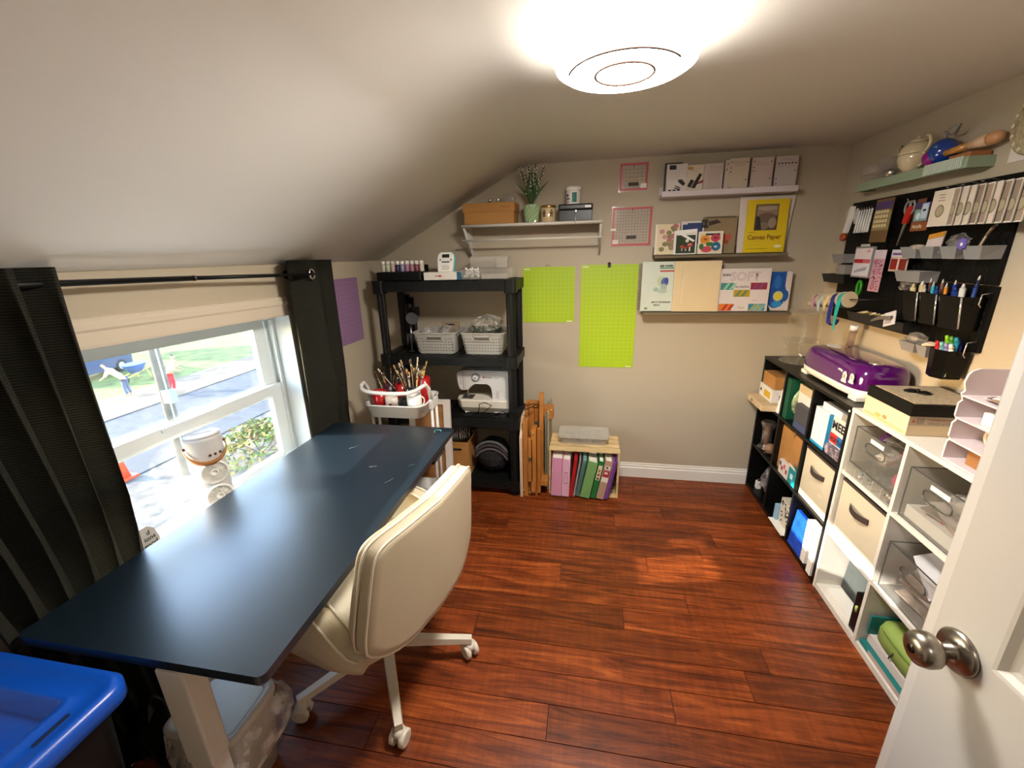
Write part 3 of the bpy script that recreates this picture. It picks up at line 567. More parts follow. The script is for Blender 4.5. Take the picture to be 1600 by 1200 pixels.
# pedestrian in red trousers and yellow vest (far away, bending a little)
def person(label, x, y, z, face, hgt, top, leg, bend=.25):
    T = thing('person', label, 'person', (x, y, z)); F = Fr((x, y, z), (math.cos(face), math.sin(face), 0), (-math.sin(face), math.cos(face), 0)); s = hgt/1.75
    def skin(nm, V, E_, mt):
        me = bpy.data.meshes.new(nm); me.from_pydata([tuple(F.p(a*s, b_*s, c_*s)-Vector((x, y, z))) for a, b_, c_, r_ in V], E_, []); o = bpy.data.objects.new(nm, me); COL.objects.link(o); o.parent = T
        o.modifiers.new('skin', 'SKIN'); 
        for i, v in enumerate(V): me.skin_vertices[0].data[i].radius = (v[3]*s, v[3]*s)
        me.skin_vertices[0].data[0].use_root = True
        sb = o.modifiers.new('sub', 'SUBSURF'); sb.levels = sb.render_levels = 1; me.materials.append(mt); o.modifiers['skin'].use_smooth_shade = True; return o
    b_ = bend
    V = [(0, 0, .93, .13), (0, .09, .86, .1), (.05, .12, .48, .062), (.0, .13, .08, .045), (.14, .13, .04, .035), (0, -.09, .86, .1), (-.03, -.12, .48, .062), (-.1, -.13, .08, .045), (.04, -.13, .04, .035),
         (b_*.4, 0, 1.15, .125), (b_*.9, 0, 1.4, .13), (b_*1.05, 0, 1.52, .05), (b_*.9, .2, 1.4, .06), (b_*1.2, .26, 1.12, .042), (b_*1.2+.22, .2, .98, .032), (b_*.9, -.2, 1.4, .06), (b_*1.2, -.26, 1.12, .042), (b_*1.2+.22, -.2, .98, .032), (b_*1.2, 0, 1.6, .075), (b_*1.25, 0, 1.72, .085)]
    skin('body', V, [(0, 1), (1, 2), (2, 3), (3, 4), (0, 5), (5, 6), (6, 7), (7, 8), (0, 9), (9, 10), (10, 11), (10, 12), (12, 13), (13, 14), (10, 15), (15, 16), (16, 17), (11, 18), (18, 19)], M('a77c62', .7))
    skin('jacket', [(.0, 0, .95, .15), (b_*.4, 0, 1.15, .15), (b_*.9, 0, 1.42, .15), (b_*.9, .2, 1.41, .08), (b_*1.2, .27, 1.12, .06), (b_*.9, -.2, 1.41, .08), (b_*1.2, -.27, 1.12, .06)], [(0, 1), (1, 2), (2, 3), (3, 4), (2, 5), (5, 6)], M(top, .7))
    skin('trousers', [(0, 0, .95, .15), (0, .09, .85, .12), (.05, .12, .48, .085), (0, .13, .12, .07), (0, -.09, .85, .12), (-.03, -.12, .48, .085), (-.1, -.13, .12, .07)], [(0, 1), (1, 2), (2, 3), (0, 4), (4, 5), (5, 6)], M(leg, .7))
    skin('hair', [(b_*1.2-.01, 0, 1.75, .09), (b_*1.2-.05, 0, 1.69, .07)], [(0, 1)], M('2c211b', .8)); return T
person('person in red trousers and pale yellow vest standing beside the road', -18.3, 15.0, GZ+.03, .6, 1.7, 'e6cf8e', 'd2202a')
person('person in pale jacket bending behind the utility pole', -19.9, 14.3, GZ+.03, -2.4, 1.55, 'd9c79a', '4c5568', .5)
# trees and a house beyond the lawn
def tree(label, x, y, h_, r_, cols, seed):
    rr = random.Random(seed); T = thing('tree', label, 'tree', (x, y, GZ)); q = MB(); q.cyl((x, y, GZ-.1), (x, y, GZ+h_*.6), .22, M('5d4c3c', .9), 8, r1=.1)
    for k in range(6): a = rr.uniform(0, 6.28); q.cyl((x, y, GZ+h_*(.3+.05*k)), (x+r_*.6*math.cos(a), y+r_*.6*math.sin(a), GZ+h_*(.5+.06*k)), .07, None, 5, r1=.02)
    q.build('trunk', M('5d4c3c', .9), T); q = MB()
    for k in range(1600):
        d = Vector((rr.gauss(0, 1), rr.gauss(0, 1), rr.gauss(0, 1))).normalized()*rr.uniform(.5, 1)*r_; c_ = Vector((x, y, GZ+h_*.68))+Vector((d.x, d.y, d.z*.9)); d1 = Vector((rr.uniform(-1, 1), rr.uniform(-1, 1), rr.uniform(-1, 1))).normalized()*.3; d2 = d1.cross(Vector((rr.uniform(-1, 1), rr.uniform(-1, 1), rr.uniform(-1, 1)))).normalized()*.18
        q.face([q.b.verts.new(c_+e) for e in (-d1, d2, d1, -d2)], rr.choice(cols))
    o = q.build('foliage', cols[0], T); o['kind'] = 'stuff'
tc_ = [M('5f7434', .85), M('8a8d3c', .85), M('43592b', .85)]
tree('bushy green tree across the lawn, nearest the parked car', -31, 21, 5.2, 2.4, tc_, 1)
tree('broad tree across the lawn on the right of the window view', -38.5, 47, 7, 3.4, tc_, 2)
tree('yellowing tree beyond the far lane', -43, 33, 6, 2.8, [M('a8963e', .85), M('8a8d3c', .85)], 3)
T = thing('house', 'pale blue house with grey roof beyond the far lane', 'house', (-50, 40, GZ))
q = MB(); q.box(-53, -47, 35, 45, GZ-.1, GZ+3.2, M('9fc3cf', .8)); q.build('walls', None, T)
q = MB(); q.poly(Fr((-50, 34.6, GZ+3.2), (1, 0, 0), (0, 0, 1)), [(-3.4, 0), (3.4, 0), (0, 2)], -10.8, 0, M('6c6e72', .8)); q.build('roof', None, T)
for yy in (36.5, 39.5, 42.5): q = MB(); q.box(-47, -46.94, yy, yy+1.1, GZ+1.1, GZ+2.3, gls).box(-46.96, -46.92, yy+.52, yy+.58, GZ+1.1, GZ+2.3, WHITE); q.build('window', None, T)
# ================================================================== BACK WALL FLAT THINGS
def onwall(x0, z0, y=YB): return PF((x0, y, z0), (1, 0, 0), (0, 0, 1), (0, -1, 0))
gpin = M('2a2522', .4)
G1 = mat_sheet('cutting_mat', 'small square lime green cutting mat on the back wall', onwall(-.443, 1.146), .352, .37, 'a6c21c', (12, 12), grid_m=M('bfd857', .5), group=None)
G2 = mat_sheet('cutting_mat', 'tall lime green cutting mat hung on the back wall by a black clip', onwall(-.052, .834), .366, .69, 'a6c21c', (12, 24), grid_m=M('bfd857', .5))
for T, f, w, h in ((G1, onwall(-.443, 1.146), .352, .37), (G2, onwall(-.052, .834), .366, .69)):
    q = MB(); q.fb(f, .012, .05, h-.016, h-.009, .0026, .003, WHITE).fb(f, w-.05, w-.012, .006, .012, .0026, .003, WHITE); q.build('printed_mark', WHITE, T)
q = MB(); q.lathe((.128, YB-.003, 1.528), [(.011, 0), (.011, .006), (.006, .012), (.003, .02)], gpin, 16, (0, -1, 0)); q.box(.118, .138, YB-.012, YB-.004, 1.505, 1.528, gpin); q.build('wall_clip', None, label='small black clip holding the top of the tall green mat', cat='clip')
q = MB(); q.tube([(-.268+.016*math.cos(t), YB-.006, 1.518+.012*math.sin(t)) for t in [math.pi*i/8 for i in range(9)]], .002, ring_m, 6); q.build('wall_hook', None, label='tiny metal hook at the top of the small square green mat', cat='hook')
rpk = M('b8444c', .4); rulr = glassmat('ruler_sheet', 'f2e8de', .2, .1, solid=.2)
def ruler(label, x0, z0, w, h, n):
    f = onwall(x0, z0); T = thing('quilting_ruler', label, 'ruler', f.p(w/2, 0, 0))
    q = MB(); q.fb(f, 0, w, 0, h, .001, .004, rulr); q.build('acrylic_sheet', rulr, T)
    q = MB(); 
    for a0, a1, b0, b1 in ((.006, w-.006, .008, .02), (.006, w-.006, h-.02, h-.008), (.006, .018, .02, h-.02), (w-.018, w-.006, .02, h-.02)): q.fb(f, a0, a1, b0, b1, .004, .0044, rpk)
    q.build('red_border', rpk, T); q = MB(); gm = M('46362f', .6)
    for i in range(n+1):
        a = .018+(w-.036)*i/n; b_ = .02+(h-.04)*i/n; q.fb(f, a-.0004, a+.0004, .02, h-.02, .004, .0043, gm); q.fb(f, .018, w-.018, b_-.0004, b_+.0004, .004, .0043, gm)
    q.build('printed_grid', gm, T)
    q = MB(); q.fb(f, w*.5-.03, w*.5+.03, h*.2, h*.2+.02, .0044, .0046, M('3b2f2a', .6)); q.build('printed_logo', None, T)
    q = MB(); q.lathe(f.p(w/2, h-.022, .004), [(.004, 0), (.004, .006), (.002, .008)], gpin, 10, (0, -1, 0)); q.build('wall_pin', None, T)
    return f, T
f, T = ruler('small pink-edged clear square ruler near the ceiling, above the larger one', .163, 1.95, .176, .168, 6)
q = MB(); q.fb(f, .13, .165, .02, .045, .0046, .005, WHITE); q.build('price_sticker', WHITE, T)
f, T = ruler('larger pink-edged clear square ruler above the tall green mat', .13, 1.628, .25, .243, 12)
q = MB(); q.fb(f, -.004, .03, .10, .113, .0044, .005, WHITE).fb(f, .01, .045, .02, .045, .0044, .005, M('d8c6c0', .5)); q.build('tape_piece', WHITE, T)

# ------------------------------------------------------------------ generic leaning card / book
def slabthing(name, label, cat, fr, w, h, t, cols, group=None, draw=None, part='cover'):
    """fr origin = front lower left corner; w axis points to the viewer; thickness goes back"""
    T = thing(name, label, cat, fr.p(w/2, 0, -t/2), group=group); q = MB(); q.fb(fr, 0, w, 0, h, -t, 0, cols, bev=min(.0015, t*.2)); q.build(part, cols, T)
    if draw: draw(fr, w, h, T)
    return T
def lean(x0, z0, y, ang=4, w=(0, -1, 0)):
    a = math.radians(ang); return PF((x0, y, z0), (1, 0, 0), (0, math.sin(a), math.cos(a)), (0, -math.cos(a), math.sin(a)))
def lines(f, T, a0, a1, b1, n, dy, m, h=.0012, nm='printed_text', jitter=1, hh=.0006):
    q = MB(); rr = random.Random(int(b1*1e4)+n)
    for k in range(n):
        a = a0; 
        while a < a1-.006:
            L_ = rr.uniform(.006, .02); q.fb(f, a, min(a1, a+L_), b1-k*dy, b1-k*dy+h, hh*.2, hh, m); a += L_+.003
            if jitter and rr.random() < .12: break
    return q.build(nm, m, T)
def dots(f, T, pts, r, m, nm='printed_figure', hh=.0006):
    q = MB()
    for a, b_ in pts: q.poly(f, [(a+r*math.cos(t), b_+r*.8*math.sin(t)) for t in [6.283*i/7 for i in range(7)]], .0001, hh, m)
    o = q.build(nm, m, T); o['kind'] = 'stuff'; return o
def pic(f, T, rects=(), discs=(), polys=(), nm='printed_picture', h0=.0005):
    q = MB(); h = h0
    for a0, a1, b0, b1, m in rects: q.fb(f, a0, a1, b0, b1, .0001, h, m); h += .00025
    for a, b_, rx, ry, m in discs: q.poly(f, [(a+rx*math.cos(t), b_+ry*math.sin(t)) for t in [6.283*i/14 for i in range(14)]], .0001, h, m); h += .00015
    for pts, m in polys: q.poly(f, pts, .0001, h, m); h += .00015
    return q.build(nm, None, T)
# picture ledges
def ledge(label, x0, x1, z, m, lip=.03, dep=.105, y=YB):
    T = thing('picture_ledge', label, 'shelf', ((x0+x1)/2, y-dep/2, z)); 
    q = MB(); q.box(x0, x1, y-dep, y, z-.014, z, m); q.build('shelf_board', m, T)
    q = MB(); q.box(x0, x1, y-dep-.010, y-dep, z-.016, z+lip-.016, m, bev=.0015); q.build('front_lip', m, T)
    q = MB(); q.box(x0, x1, y-.012, y, z, z+.05, m); q.build('back_rail', m, T); return T
lilac = M('cdc2c4', .5); gwood = M('6e6049', .75, wood=(3, 14, 50))
ledge('top white picture ledge holding card packs under the ceiling', .405, 1.13, 1.917, lilac)
ledge('middle grey wood picture ledge with sketch pads and greeting cards', .392, 1.133, 1.573, gwood, lip=.014)
ledge('bottom grey wood picture ledge with large pads and pastels', .345, 1.205, 1.227, gwood, lip=.014)
navy = M('171a2b', .5); dk = M('201d1e', .5); cardw = M('d9cfca', .6); ink2 = M('6d625f', .7)
Y1 = 2.80
q = MB(); q.box(.425, .52, 2.845, 2.872, 1.918, 2.09, dk); q.build('black_album', dk, label='black album behind the adapter box at the left end of the top ledge', cat='album')
f = lean(.432, 1.918, 2.812); T = slabthing('adapter_box', 'white box printed with a dark plug adapter, leftmost on the top ledge', 'box', f, .112, .162, .028, cardw)
pic(f, T, [(.012, .05, .132, .156, navy), (.012, .03, .008, .024, navy), (.036, .054, .008, .024, navy), (.060, .078, .008, .024, navy)], [], [([(.062, .075), (.085, .078), (.105, .055), (.098, .042), (.088, .046), (.068, .062)], dk), ([(.05, .046), (.08, .034), (.078, .029), (.05, .04)], dk), ([(.046, .036), (.078, .026), (.077, .021), (.046, .03)], dk)]); lines(f, T, .012, .075, .117, 4, .012, ink2)
f = lean(.545, 1.918, 2.815); T = slabthing('phone_box', 'white box printed with black handsets and orange heading on the top ledge', 'box', f, .090, .152, .028, M('d6c8b4', .6))
pic(f, T, [(.003, .03, .128, .142, M('c48a2a', .6)), (.0, .09, .004, .018, M('8b8a35', .6))], [], [([(.05, .045), (.09, .055), (.09, .072), (.05, .05)], M('8d2733', .6)), ([(.004, .04), (.022, .075), (.042, .068), (.022, .03)], dk), ([(.026, .03), (.066, .105), (.082, .1), (.048, .026)], dk)]); lines(f, T, .004, .05, .122, 1, .01, dk)
pw = M('c9bab2', .7)
for i, (x0, w, h, lab) in enumerate([(.638, .105, .155, 'blank pale card pack with a small mark, third from the left on the top ledge'), (.752, .05, .168, 'narrow card pack with dark dots peeking out left of the recipe pads'), (.772, .105, .175, 'cream recipe pad with small motifs in the middle of the top ledge'), (.893, .112, .172, 'pinkish recipe pad second from the right on the top ledge'), (1.018, .112, .172, 'recipe pad with six dark motifs at the right end of the top ledge')]):
    f = lean(x0, 1.918, 2.825-.004*(i == 2)-.0*(i), 3); T = slabthing('recipe_pad', lab, 'notepad', f, w, h, .012, [pw, M('cdbfae', .7), M('cbbba6', .7), M('c7b5ac', .7), M('c5b8b4', .7)][i])
    rr = random.Random(i)
    if i == 0: pic(f, T, [(.02, .09, .006, .118, M('c2b0a8', .7))], nm='window_print'); lines(f, T, .03, .09, .138, 2, .008, ink2, nm='heading')
    elif i == 4: dots(f, T, [(.014+.017*k, .135) for k in range(6)], .005, dk); lines(f, T, .03, .085, .155, 1, .01, ink2, nm='heading'); dots(f, T, [(.1, .095), (.01, .03), (.012, .0085), (.1, .012), (.008, .055)], .004, dk, nm='motif'); lines(f, T, .012, .04, .118, 1, .01, ink2)
    else: dots(f, T, [(.012, h-.02), (w-.012, h-.024), (.01, h-.05), (.01, h-.07), (.012, .02), (w-.012, .06), (w-.012, .012)][:3 if i == 1 else 7], .004, dk, nm='motif'); i > 1 and lines(f, T, .025, w-.02, h-.022, 3, .009, ink2, nm='heading'); i > 1 and lines(f, T, .014, w-.02, h-.06, 6, .014, M('b3a090', .7))
# middle ledge
f = lean(.905, 1.574, 2.872, 2); sh = PF((.872, 2.868, 1.577), (1, 0, 0), (.05, .03, 1), (0, -1, 0))
T = thing('white_sheet', 'large white sheet leaning crooked behind the yellow canvas pad', 'paper', (1.02, 2.87, 1.577)); q = MB(); q.poly(PF((.88, 2.872, 1.577), (1, 0, 0), (0, .02, 1), (0, -1, 0)), [(.0, 0), (.262, 0), (.285, .315), (-.012, .315)], -.002, 0, M('d9cdc4', .7)); q.build('sheet', None, T)
yel = M('d8b90c', .5); f = lean(.905, 1.577, 2.835, 3)
T = slabthing('canvas_pad', 'bright yellow canvas paper pad with a photo of carved stone', 'pad', f, .222, .295, .012, yel)
pic(f, T, [(.045, .168, .125, .268, M('4a3b30', .7)), (.052, .164, .205, .262, M('8f7a66', .7)), (.135, .215, .0, .0001, yel)], [(.108, .195, .05, .026, M('6a5545', .7)), (.095, .15, .03, .022, M('7d6855', .7)), (.14, .165, .022, .03, M('93806c', .7)), (.108, .245, .052, .012, M('a99580', .7)), (.185, .034, .02, .008, M('e6dcb0', .6))], [([(.055, .13), (.085, .13), (.07, .2), (.055, .2)], M('2e2520', .7))])
text('Canvas Paper', f, .016, .075, .036, M('7a4a12', .6), T, h=.0006, sx=.92, bold=.0010); lines(f, T, .016, .12, .062, 3, .010, M('a98c1a', .6)); lines(f, T, .016, .13, .02, 1, .01, M('7a5a12', .6), h=.003, nm='caption'); lines(f, T, .02, .09, .113, 1, .01, M('6b5114', .6), h=.003, nm='heading')
kr = M('8f7a5a', .8, noise=.08, scale=9); f = lean(.672, 1.577, 2.853, 3)
T = slabthing('sketch_pad', 'kraft brown sketch pad with a top coil and red leaf print', 'sketchbook', f, .19, .212, .014, kr)
q = MB()
for k in range(28): q.tube([f.p(.014+k*.006, .207+.006*math.cos(t), -.002+.008*math.sin(t)) for t in [6.28*i/8 for i in range(9)]], .001, dk, 4)
q.build('coil', dk, T)
pic(f, T, [], [(.128, .08, .02, .022, M('a4412a', .7)), (.148, .093, .016, .02, M('b1553a', .7)), (.12, .1, .014, .016, M('993a26', .7)), (.14, .065, .012, .012, M('8d3524', .7))], [([(.03, .16), (.03, .185), (.075, .195), (.10, .178)], M('3a2622', .7))]); lines(f, T, .075, .15, .035, 2, .014, M('5f4d38', .7))
f = lean(.655, 1.577, 2.838, 2); q = MB()
for k in range(3): q.fb(f, .008+k*.009, .013+k*.009, .15, .2, -.003, .0, M('221f28', .5)); 
q.fb(f, .0, .04, .155, .162, .0, .001, dk).fb(f, .0, .04, .185, .192, 0, .001, dk); q.build('washi_tape_rolls', None, label='dark striped tape strips clipped left of the kraft sketch pad', cat='tape') 
f = lean(.393, 1.577, 2.828, 3); T = slabthing('card_pack', 'tall cream card pack with faded pink roses at the left end', 'card', f, .142, .178, .012, M('d8c6a4', .7))
rr = random.Random(3); pic(f, T, [(.0, .012, 0, .178, M('e2d9cc', .7))], [(rr.uniform(.035, .13), rr.uniform(.03, .165), .016, .014, M(rr.choice(['b2787c', 'a8666c', 'bd8a88', '7c7a4c', '8d8456']), .7)) for k in range(20)])
f = lean(.545, 1.577, 2.848, 2); T = slabthing('greeting_card', 'white-edged card with a dark blue scene behind the mushroom card', 'card', f, .13, .190, .003, M('d9d2ca', .7)); pic(f, T, [(.008, .122, .06, .18, M('2b3a6b', .7)), (.008, .122, .06, .12, M('46548a', .7)), (.0, .035, .172, .186, M('cfc8c4', .7))])
f = lean(.500, 1.577, 2.806, 4); T = slabthing('mushroom_card', 'square dark green card with red toadstools in a clear sleeve', 'card', f, .132, .132, .003, M('ded8cf', .7))
red = M('a8321f', .6); wht = M('ded5c6', .7)
pic(f, T, [(.014, .124, .006, .110, M('26331a', .7)), (.048, .052, .02, .042, wht), (.068, .073, .02, .036, wht), (.09, .098, .018, .05, wht)], [(.05, .044, .012, .009, red), (.071, .038, .009, .007, red), (.094, .054, .017, .013, red), (.077, .078, .01, .01, wht), (.098, .057, .004, .003, wht), (.088, .054, .003, .003, wht)]); 
q = MB(); q.poly(f, [(.0, .136), (.13, .145), (.13, .132), (.055, .118), (.12, .078), (.112, .07), (.03, .115), (.0, .12)], .0022, .0028, M('e9e6e0', .3)); q.build('plastic_flap', None, T)
f = lean(.640, 1.577, 2.806, 4); T = slabthing('flower_card', 'square card with bold yellow, pink and blue flowers', 'card', f, .138, .128, .003, M('e0d6c6', .7))
pic(f, T, [(.01, .128, .01, .116, M('e0c79a', .7)), (.04, .12, .105, .116, dk)], [(.038, .082, .028, .024, M('d58a2c', .7)), (.096, .09, .027, .022, M('b8394f', .7)), (.05, .026, .03, .018, M('bb3f52', .7)), (.102, .042, .026, .026, M('1f5f83', .7)), (.066, .055, .022, .012, M('2f6b35', .7)), (.02, .042, .013, .018, M('2f6b35', .7)), (.1, .04, .01, .006, M('b9cbd8', .7)), (.04, .083, .010, .005, M('7a3a18', .7)), (.096, .09, .01, .005, M('6f1a2b', .7))])
# bottom ledge
mmp = M('c9d0c0', .7, noise=.05, scale=8); f = lean(.330, 1.232, 2.822, 2)
T = slabthing('mixed_media_pad', 'pale green coil-bound mixed media pad, leftmost on the bottom ledge', 'pad', f, .25, .305, .015, mmp)
q = MB()
for k in range(26): q.tube([f.p(.002-.012*(1-math.cos(t))*.9, .012+k*.0112, -.006+.01*math.sin(t)) for t in [6.28*i/8 for i in range(9)]], .0013, dk, 4)
q.build('coil', dk, T)
pic(f, T, [(.105, .2, .262, .268, M('1e7a4a', .6)), (.108, .2, .243, .252, M('b33a34', .6)), (.025, .045, .012, .022, M('6d665f', .7))], [(.12, .185, .026, .03, M('b7c09c', .7)), (.14, .18, .022, .028, M('55649a', .7)), (.135, .15, .02, .02, M('9fb0a0', .7)), (.09, .135, .017, .014, M('9fb4a2', .7)), (.13, .125, .03, .014, M('a9bba8', .7)), (.15, .19, .012, .018, M('3c4e8e', .7))])
text('BEE PAPER', f, .105, .272, .017, dk, T, h=.0006, bold=.0008); text('MULTI TECHNIQUE', f, .068, .052, .013, dk, T, h=.0006, bold=.0005); text('MULTI', f, .082, .034, .013, dk, T, h=.0006, bold=.0005)
f = lean(.520, 1.232, 2.800, 2); T = slabthing('blank_pad', 'large blank cream board with a faint tape mark on the bottom ledge', 'board', f, .27, .305, .012, M('d9c297', .7, noise=.06, scale=5)); pic(f, T, [(.045, .0465, .05, .27, M('b59f78', .7)), (.0465, .056, .05, .2, M('dfcaa2', .7))])
f = lean(.787, 1.232, 2.812, 2); T = slabthing('pastel_box', 'white box of soft oil pastels with bright colour swatches', 'box', f, .29, .255, .02, M('d9cdc6', .6))
sw = []
for (a, b_, A, B_) in ((-.0, .130, '3f7f7c', '8cc6a0'), (.182, .130, '9c2238', '4d8f97'), (.09, .088, 'b39a14', '6f7f55'), (.0, .004, 'd3721c', 'a82a1c'), (.182, .004, '2f7f9c', 'a8a050')):
    sw.append((a if a else .012, a+.092 if a else .085, b_, b_+.041, M(A, .6)))
pic(f, T, sw, [], [([(a+dx, b_+.002), (a+dx+.018, b_+.002), (a+dx+.04, b_+.039), (a+dx+.026, b_+.039)], M(B_, .6)) for (a, b_, B_) in ((.02, .130, '8cc6a0'), (.182, .130, '4d8f97'), (.182, .130, '7a4a72'), (.09, .088, '6f7f55'), (.02, .004, 'a82a1c'), (.182, .004, 'a8a050'), (.2, .004, '74b4c0')) for dx in (.006, .04)])
text('SOFT', f, .062, .185, .072, M('c9bab5', .6), T, h=.0005, sx=1.0, bold=.003); text('OIL PASTELS', f, .093, .142, .0145, M('5d5354', .6), T, h=.0006, bold=.0005); text('EDEN', f, .018, .212, .018, dk, T, h=.0006, bold=.0006); text('72 pcs', f, .122, .018, .015, M('4c4344', .6), T, h=.0006)
lines(f, T, .018, .06, .185, 2, .01, M('a08a80', .6), nm='caption'); lines(f, T, .2, .26, .065, 1, .01, M('6d6260', .6), h=.002)
f = lean(1.075, 1.232, 2.835, 2); T = slabthing('flower_painting', 'small painting of a blue flower with yellow centre, right end of the bottom ledge', 'painting', f, .128, .232, .006, M('cfc3bb', .7))
bl = M('12509a', .6, noise=.3, scale=30); pic(f, T, [(.0, .095, .04, .232, bl)], [(.05, .1, .055, .085, bl), (.1, .09, .02, .035, bl), (.06, .04, .03, .02, M('2a86c4', .6)), (.062, .088, .028, .03, M('c9c07a', .6)), (.062, .088, .016, .017, M('d9c21f', .6)), (.05, .17, .02, .04, M('2166b0', .6))], [([(0, 0), (.03, .0), (.0, .06)], M('1d4a2c', .7))])

# ------------------------------------------------------------------ white wall rack shelf
T = thing('wall_shelf', 'white wall-mounted drying rack shelf with two hanging rails', 'shelf', (-.365, 2.80, 1.6)); wm = M('cfc9bf', .4)
SX0, SX1, SY = -.795, .07, 2.695
for x in (SX0, SX1-.018):
    q = MB(); q.box(x, x+.018, 2.872, YB, 1.59, 1.80, wm).box(x, x+.018, SY, 2.872, 1.765, 1.783, wm); q.cyl((x+.009, SY+.01, 1.775), (x+.009, 2.86, 1.60), .007, wm, 8)
    for k in range(1, 7): yy = SY+.01+(2.865-SY-.01)*k/7; q.cyl((x+.009, yy, 1.775-(.175)*k/7), (x+.009, yy, 1.775), .004, wm, 6)
    q.build('side_bracket', wm, T)
for y, z, r in ((SY, 1.775, .009), (SY+.01, 1.690, .006)):
    q = MB(); q.cyl((SX0, y, z), (SX1, y, z), r, wm, 10); q.build('rail', wm, T)
for yy in (2.735, 2.775, 2.815, 2.855): q = MB(); q.cyl((SX0, yy, 1.778), (SX1, yy, 1.778), .006, wm, 8); q.build('shelf_bar', wm, T)
ZS = 1.784
T = thing('shoebox', 'tan lidded shoebox at the sloped end of the wall shelf', 'box', (-.615, 2.79, ZS)); kb = M('a8763a', .75)
q = MB(); q.box(-.775, -.462, 2.705, 2.875, ZS, ZS+.085, kb); q.build('base', kb, T); q = MB(); q.box(-.782, -.455, 2.70, 2.878, ZS+.07, ZS+.122, kb, bev=.002); q.build('lid', kb, T)
text('paper shoe', onwall(-.54, ZS+.095, 2.6995), 0, 0, .012, M('4a3018', .7), T, h=.0004)
q = MB(); 
for i, (x, y) in enumerate(((-.62, 2.76), (-.57, 2.77))):
    q = MB(); q.lathe((x, y, ZS+.1225), [(.022, 0), (.024, .004), (.012, .012), (.009, .02), (.012, .026), (.003, .03)], ring_m, 18); q.build('metal_pot', None, label=('round silver tin lid on the shoebox, the left one' if i == 0 else 'round silver tin lid on the shoebox, the right one'), cat='lid', group='silver lids on the shoebox')
q = MB(); q.bag((-.515, 2.80, ZS+.15), (.05, .04, .027), glassmat('clear_wrap', 'd9d4cc', .3, .1, solid=.2, tex=25), 9); q.build('plastic_wrap', None, label='crumpled clear wrap lying on the right end of the shoebox', cat='wrapping')
T = thing('potted_plant', 'artificial plant with white sprigs in a pale green quilted pot', 'plant', (-.362, 2.775, ZS)); pot = M('9db58a', .25, coat=.4)
q = MB(); R = []
for k in range(8):
    z = ZS+.105*k/7; r_ = .036+.016*k/7; R.append([(-.362+(r_+.0035*(1 if (i+k) % 2 else -1)*(0 < k < 7))*math.cos(6.283*i/20), 2.775+(r_+.0035*(1 if (i+k) % 2 else -1)*(0 < k < 7))*math.sin(6.283*i/20), z) for i in range(20)])
q.loft(R, pot, sm=False); q.build('pot', pot, T)
rr = random.Random(4); gl_ = [M('2f4a1e', .7), M('3f5c28', .7), M('24391a', .7)]; wf = M('ece4d8', .7)
for k in range(22):
    a = rr.uniform(0, 6.28); L_ = rr.uniform(.16, .23); sp = rr.uniform(.2, .52); p0 = Vector((-.362, 2.775, ZS+.1)); d = Vector((math.cos(a)*sp, min(.25, math.sin(a)*sp), 1)).normalized(); q = MB(); n_ = Vector((-d.z, 0, d.x)).normalized()*.010
    L1 = L_*rr.uniform(.7, 1); side = rr.choice((-1, 1)); mid = p0+d*L1*.5; tip = p0+d*L1+Vector((side*.03, 0, -.01)); e = d.cross(Vector((0, 1, 0))).normalized()*.011; w2 = Vector((0, .003, 0))
    q.loft([[p0-e*.3, p0+w2, p0+e*.3, p0-w2], [mid-e, mid+w2, mid+e, mid-w2], [tip-e*.05, tip+w2*.2, tip+e*.05, tip-w2*.2]], gl_[k % 3], sm=False); q.build('leaf', gl_[k % 3], T)
for k in range(11):
    a = 6.28*k/11+.3; sp = .18 if k % 2 else .38; L_ = .215 if k % 3 else .235; p0 = Vector((-.362, 2.775, ZS+.1)); d = Vector((math.cos(a)*sp, math.sin(a)*sp*.4, 1)).normalized(); q = MB(); q.cyl(p0, p0+d*L_, .0022, gl_[0], 5)
    for j in range(26):
        c_ = p0+d*L_*(.2+.8*j/26)+Vector((rr.uniform(-1, 1), rr.uniform(-1, 1), rr.uniform(-.5, .5)))*.008; q.sph(c_, .0042 if j % 3 else .005, wf if j % 3 else gl_[1], 5, rings=3)
    q.build('flower_sprig', None, T)
T = thing('candle_jar', 'glass candle jar with gold lid and brown bear print', 'candle', (-.258, 2.775, ZS)); q = MB(); q.lathe((-.258, 2.775, ZS), [(.044, 0), (.046, .01), (.046, .078), (.043, .084)], M('cdb48c', .2, coat=.5), 24); q.build('jar', None, T)
q = MB(); q.lathe((-.258, 2.775, ZS+.084), [(.046, 0), (.047, .004), (.047, .012), (.044, .014)], M('b08a4a', .3, .9), 24); q.build('lid', None, T)
q = MB()
for dx in (-.022, .022):
    f = PF((-.258+dx, 2.775-math.sqrt(.0468**2-dx**2), ZS+.02), (1, .35*dx/.022*1.0, 0), (0, 0, 1), (0, -1, 0)); 
    for a, b_, r_ in ((0, .03, .009), (0, .045, .006), (-.008, .035, .004), (.008, .035, .004), (-.005, .016, .005), (.005, .016, .005)): q.poly(f, [(a+r_*math.cos(t), b_+r_*math.sin(t)) for t in [6.28*i/8 for i in range(8)]], 0, .0015, M('6a3f1c', .6))
o = q.build('bear_print', None, T); o['kind'] = 'stuff'
T = thing('cash_box', 'black metal cash box with a key in its lock on the wall shelf', 'cash box', (-.09, 2.79, ZS)); blk = M('0a0a0b', .35, spec=.4)
q = MB(); q.box(-.19, .008, 2.715, 2.868, ZS, ZS+.062, blk, bev=.003); q.build('body', blk, T); q = MB(); q.box(-.193, .011, 2.712, 2.871, ZS+.063, ZS+.096, blk, bev=.008); q.build('lid', blk, T)
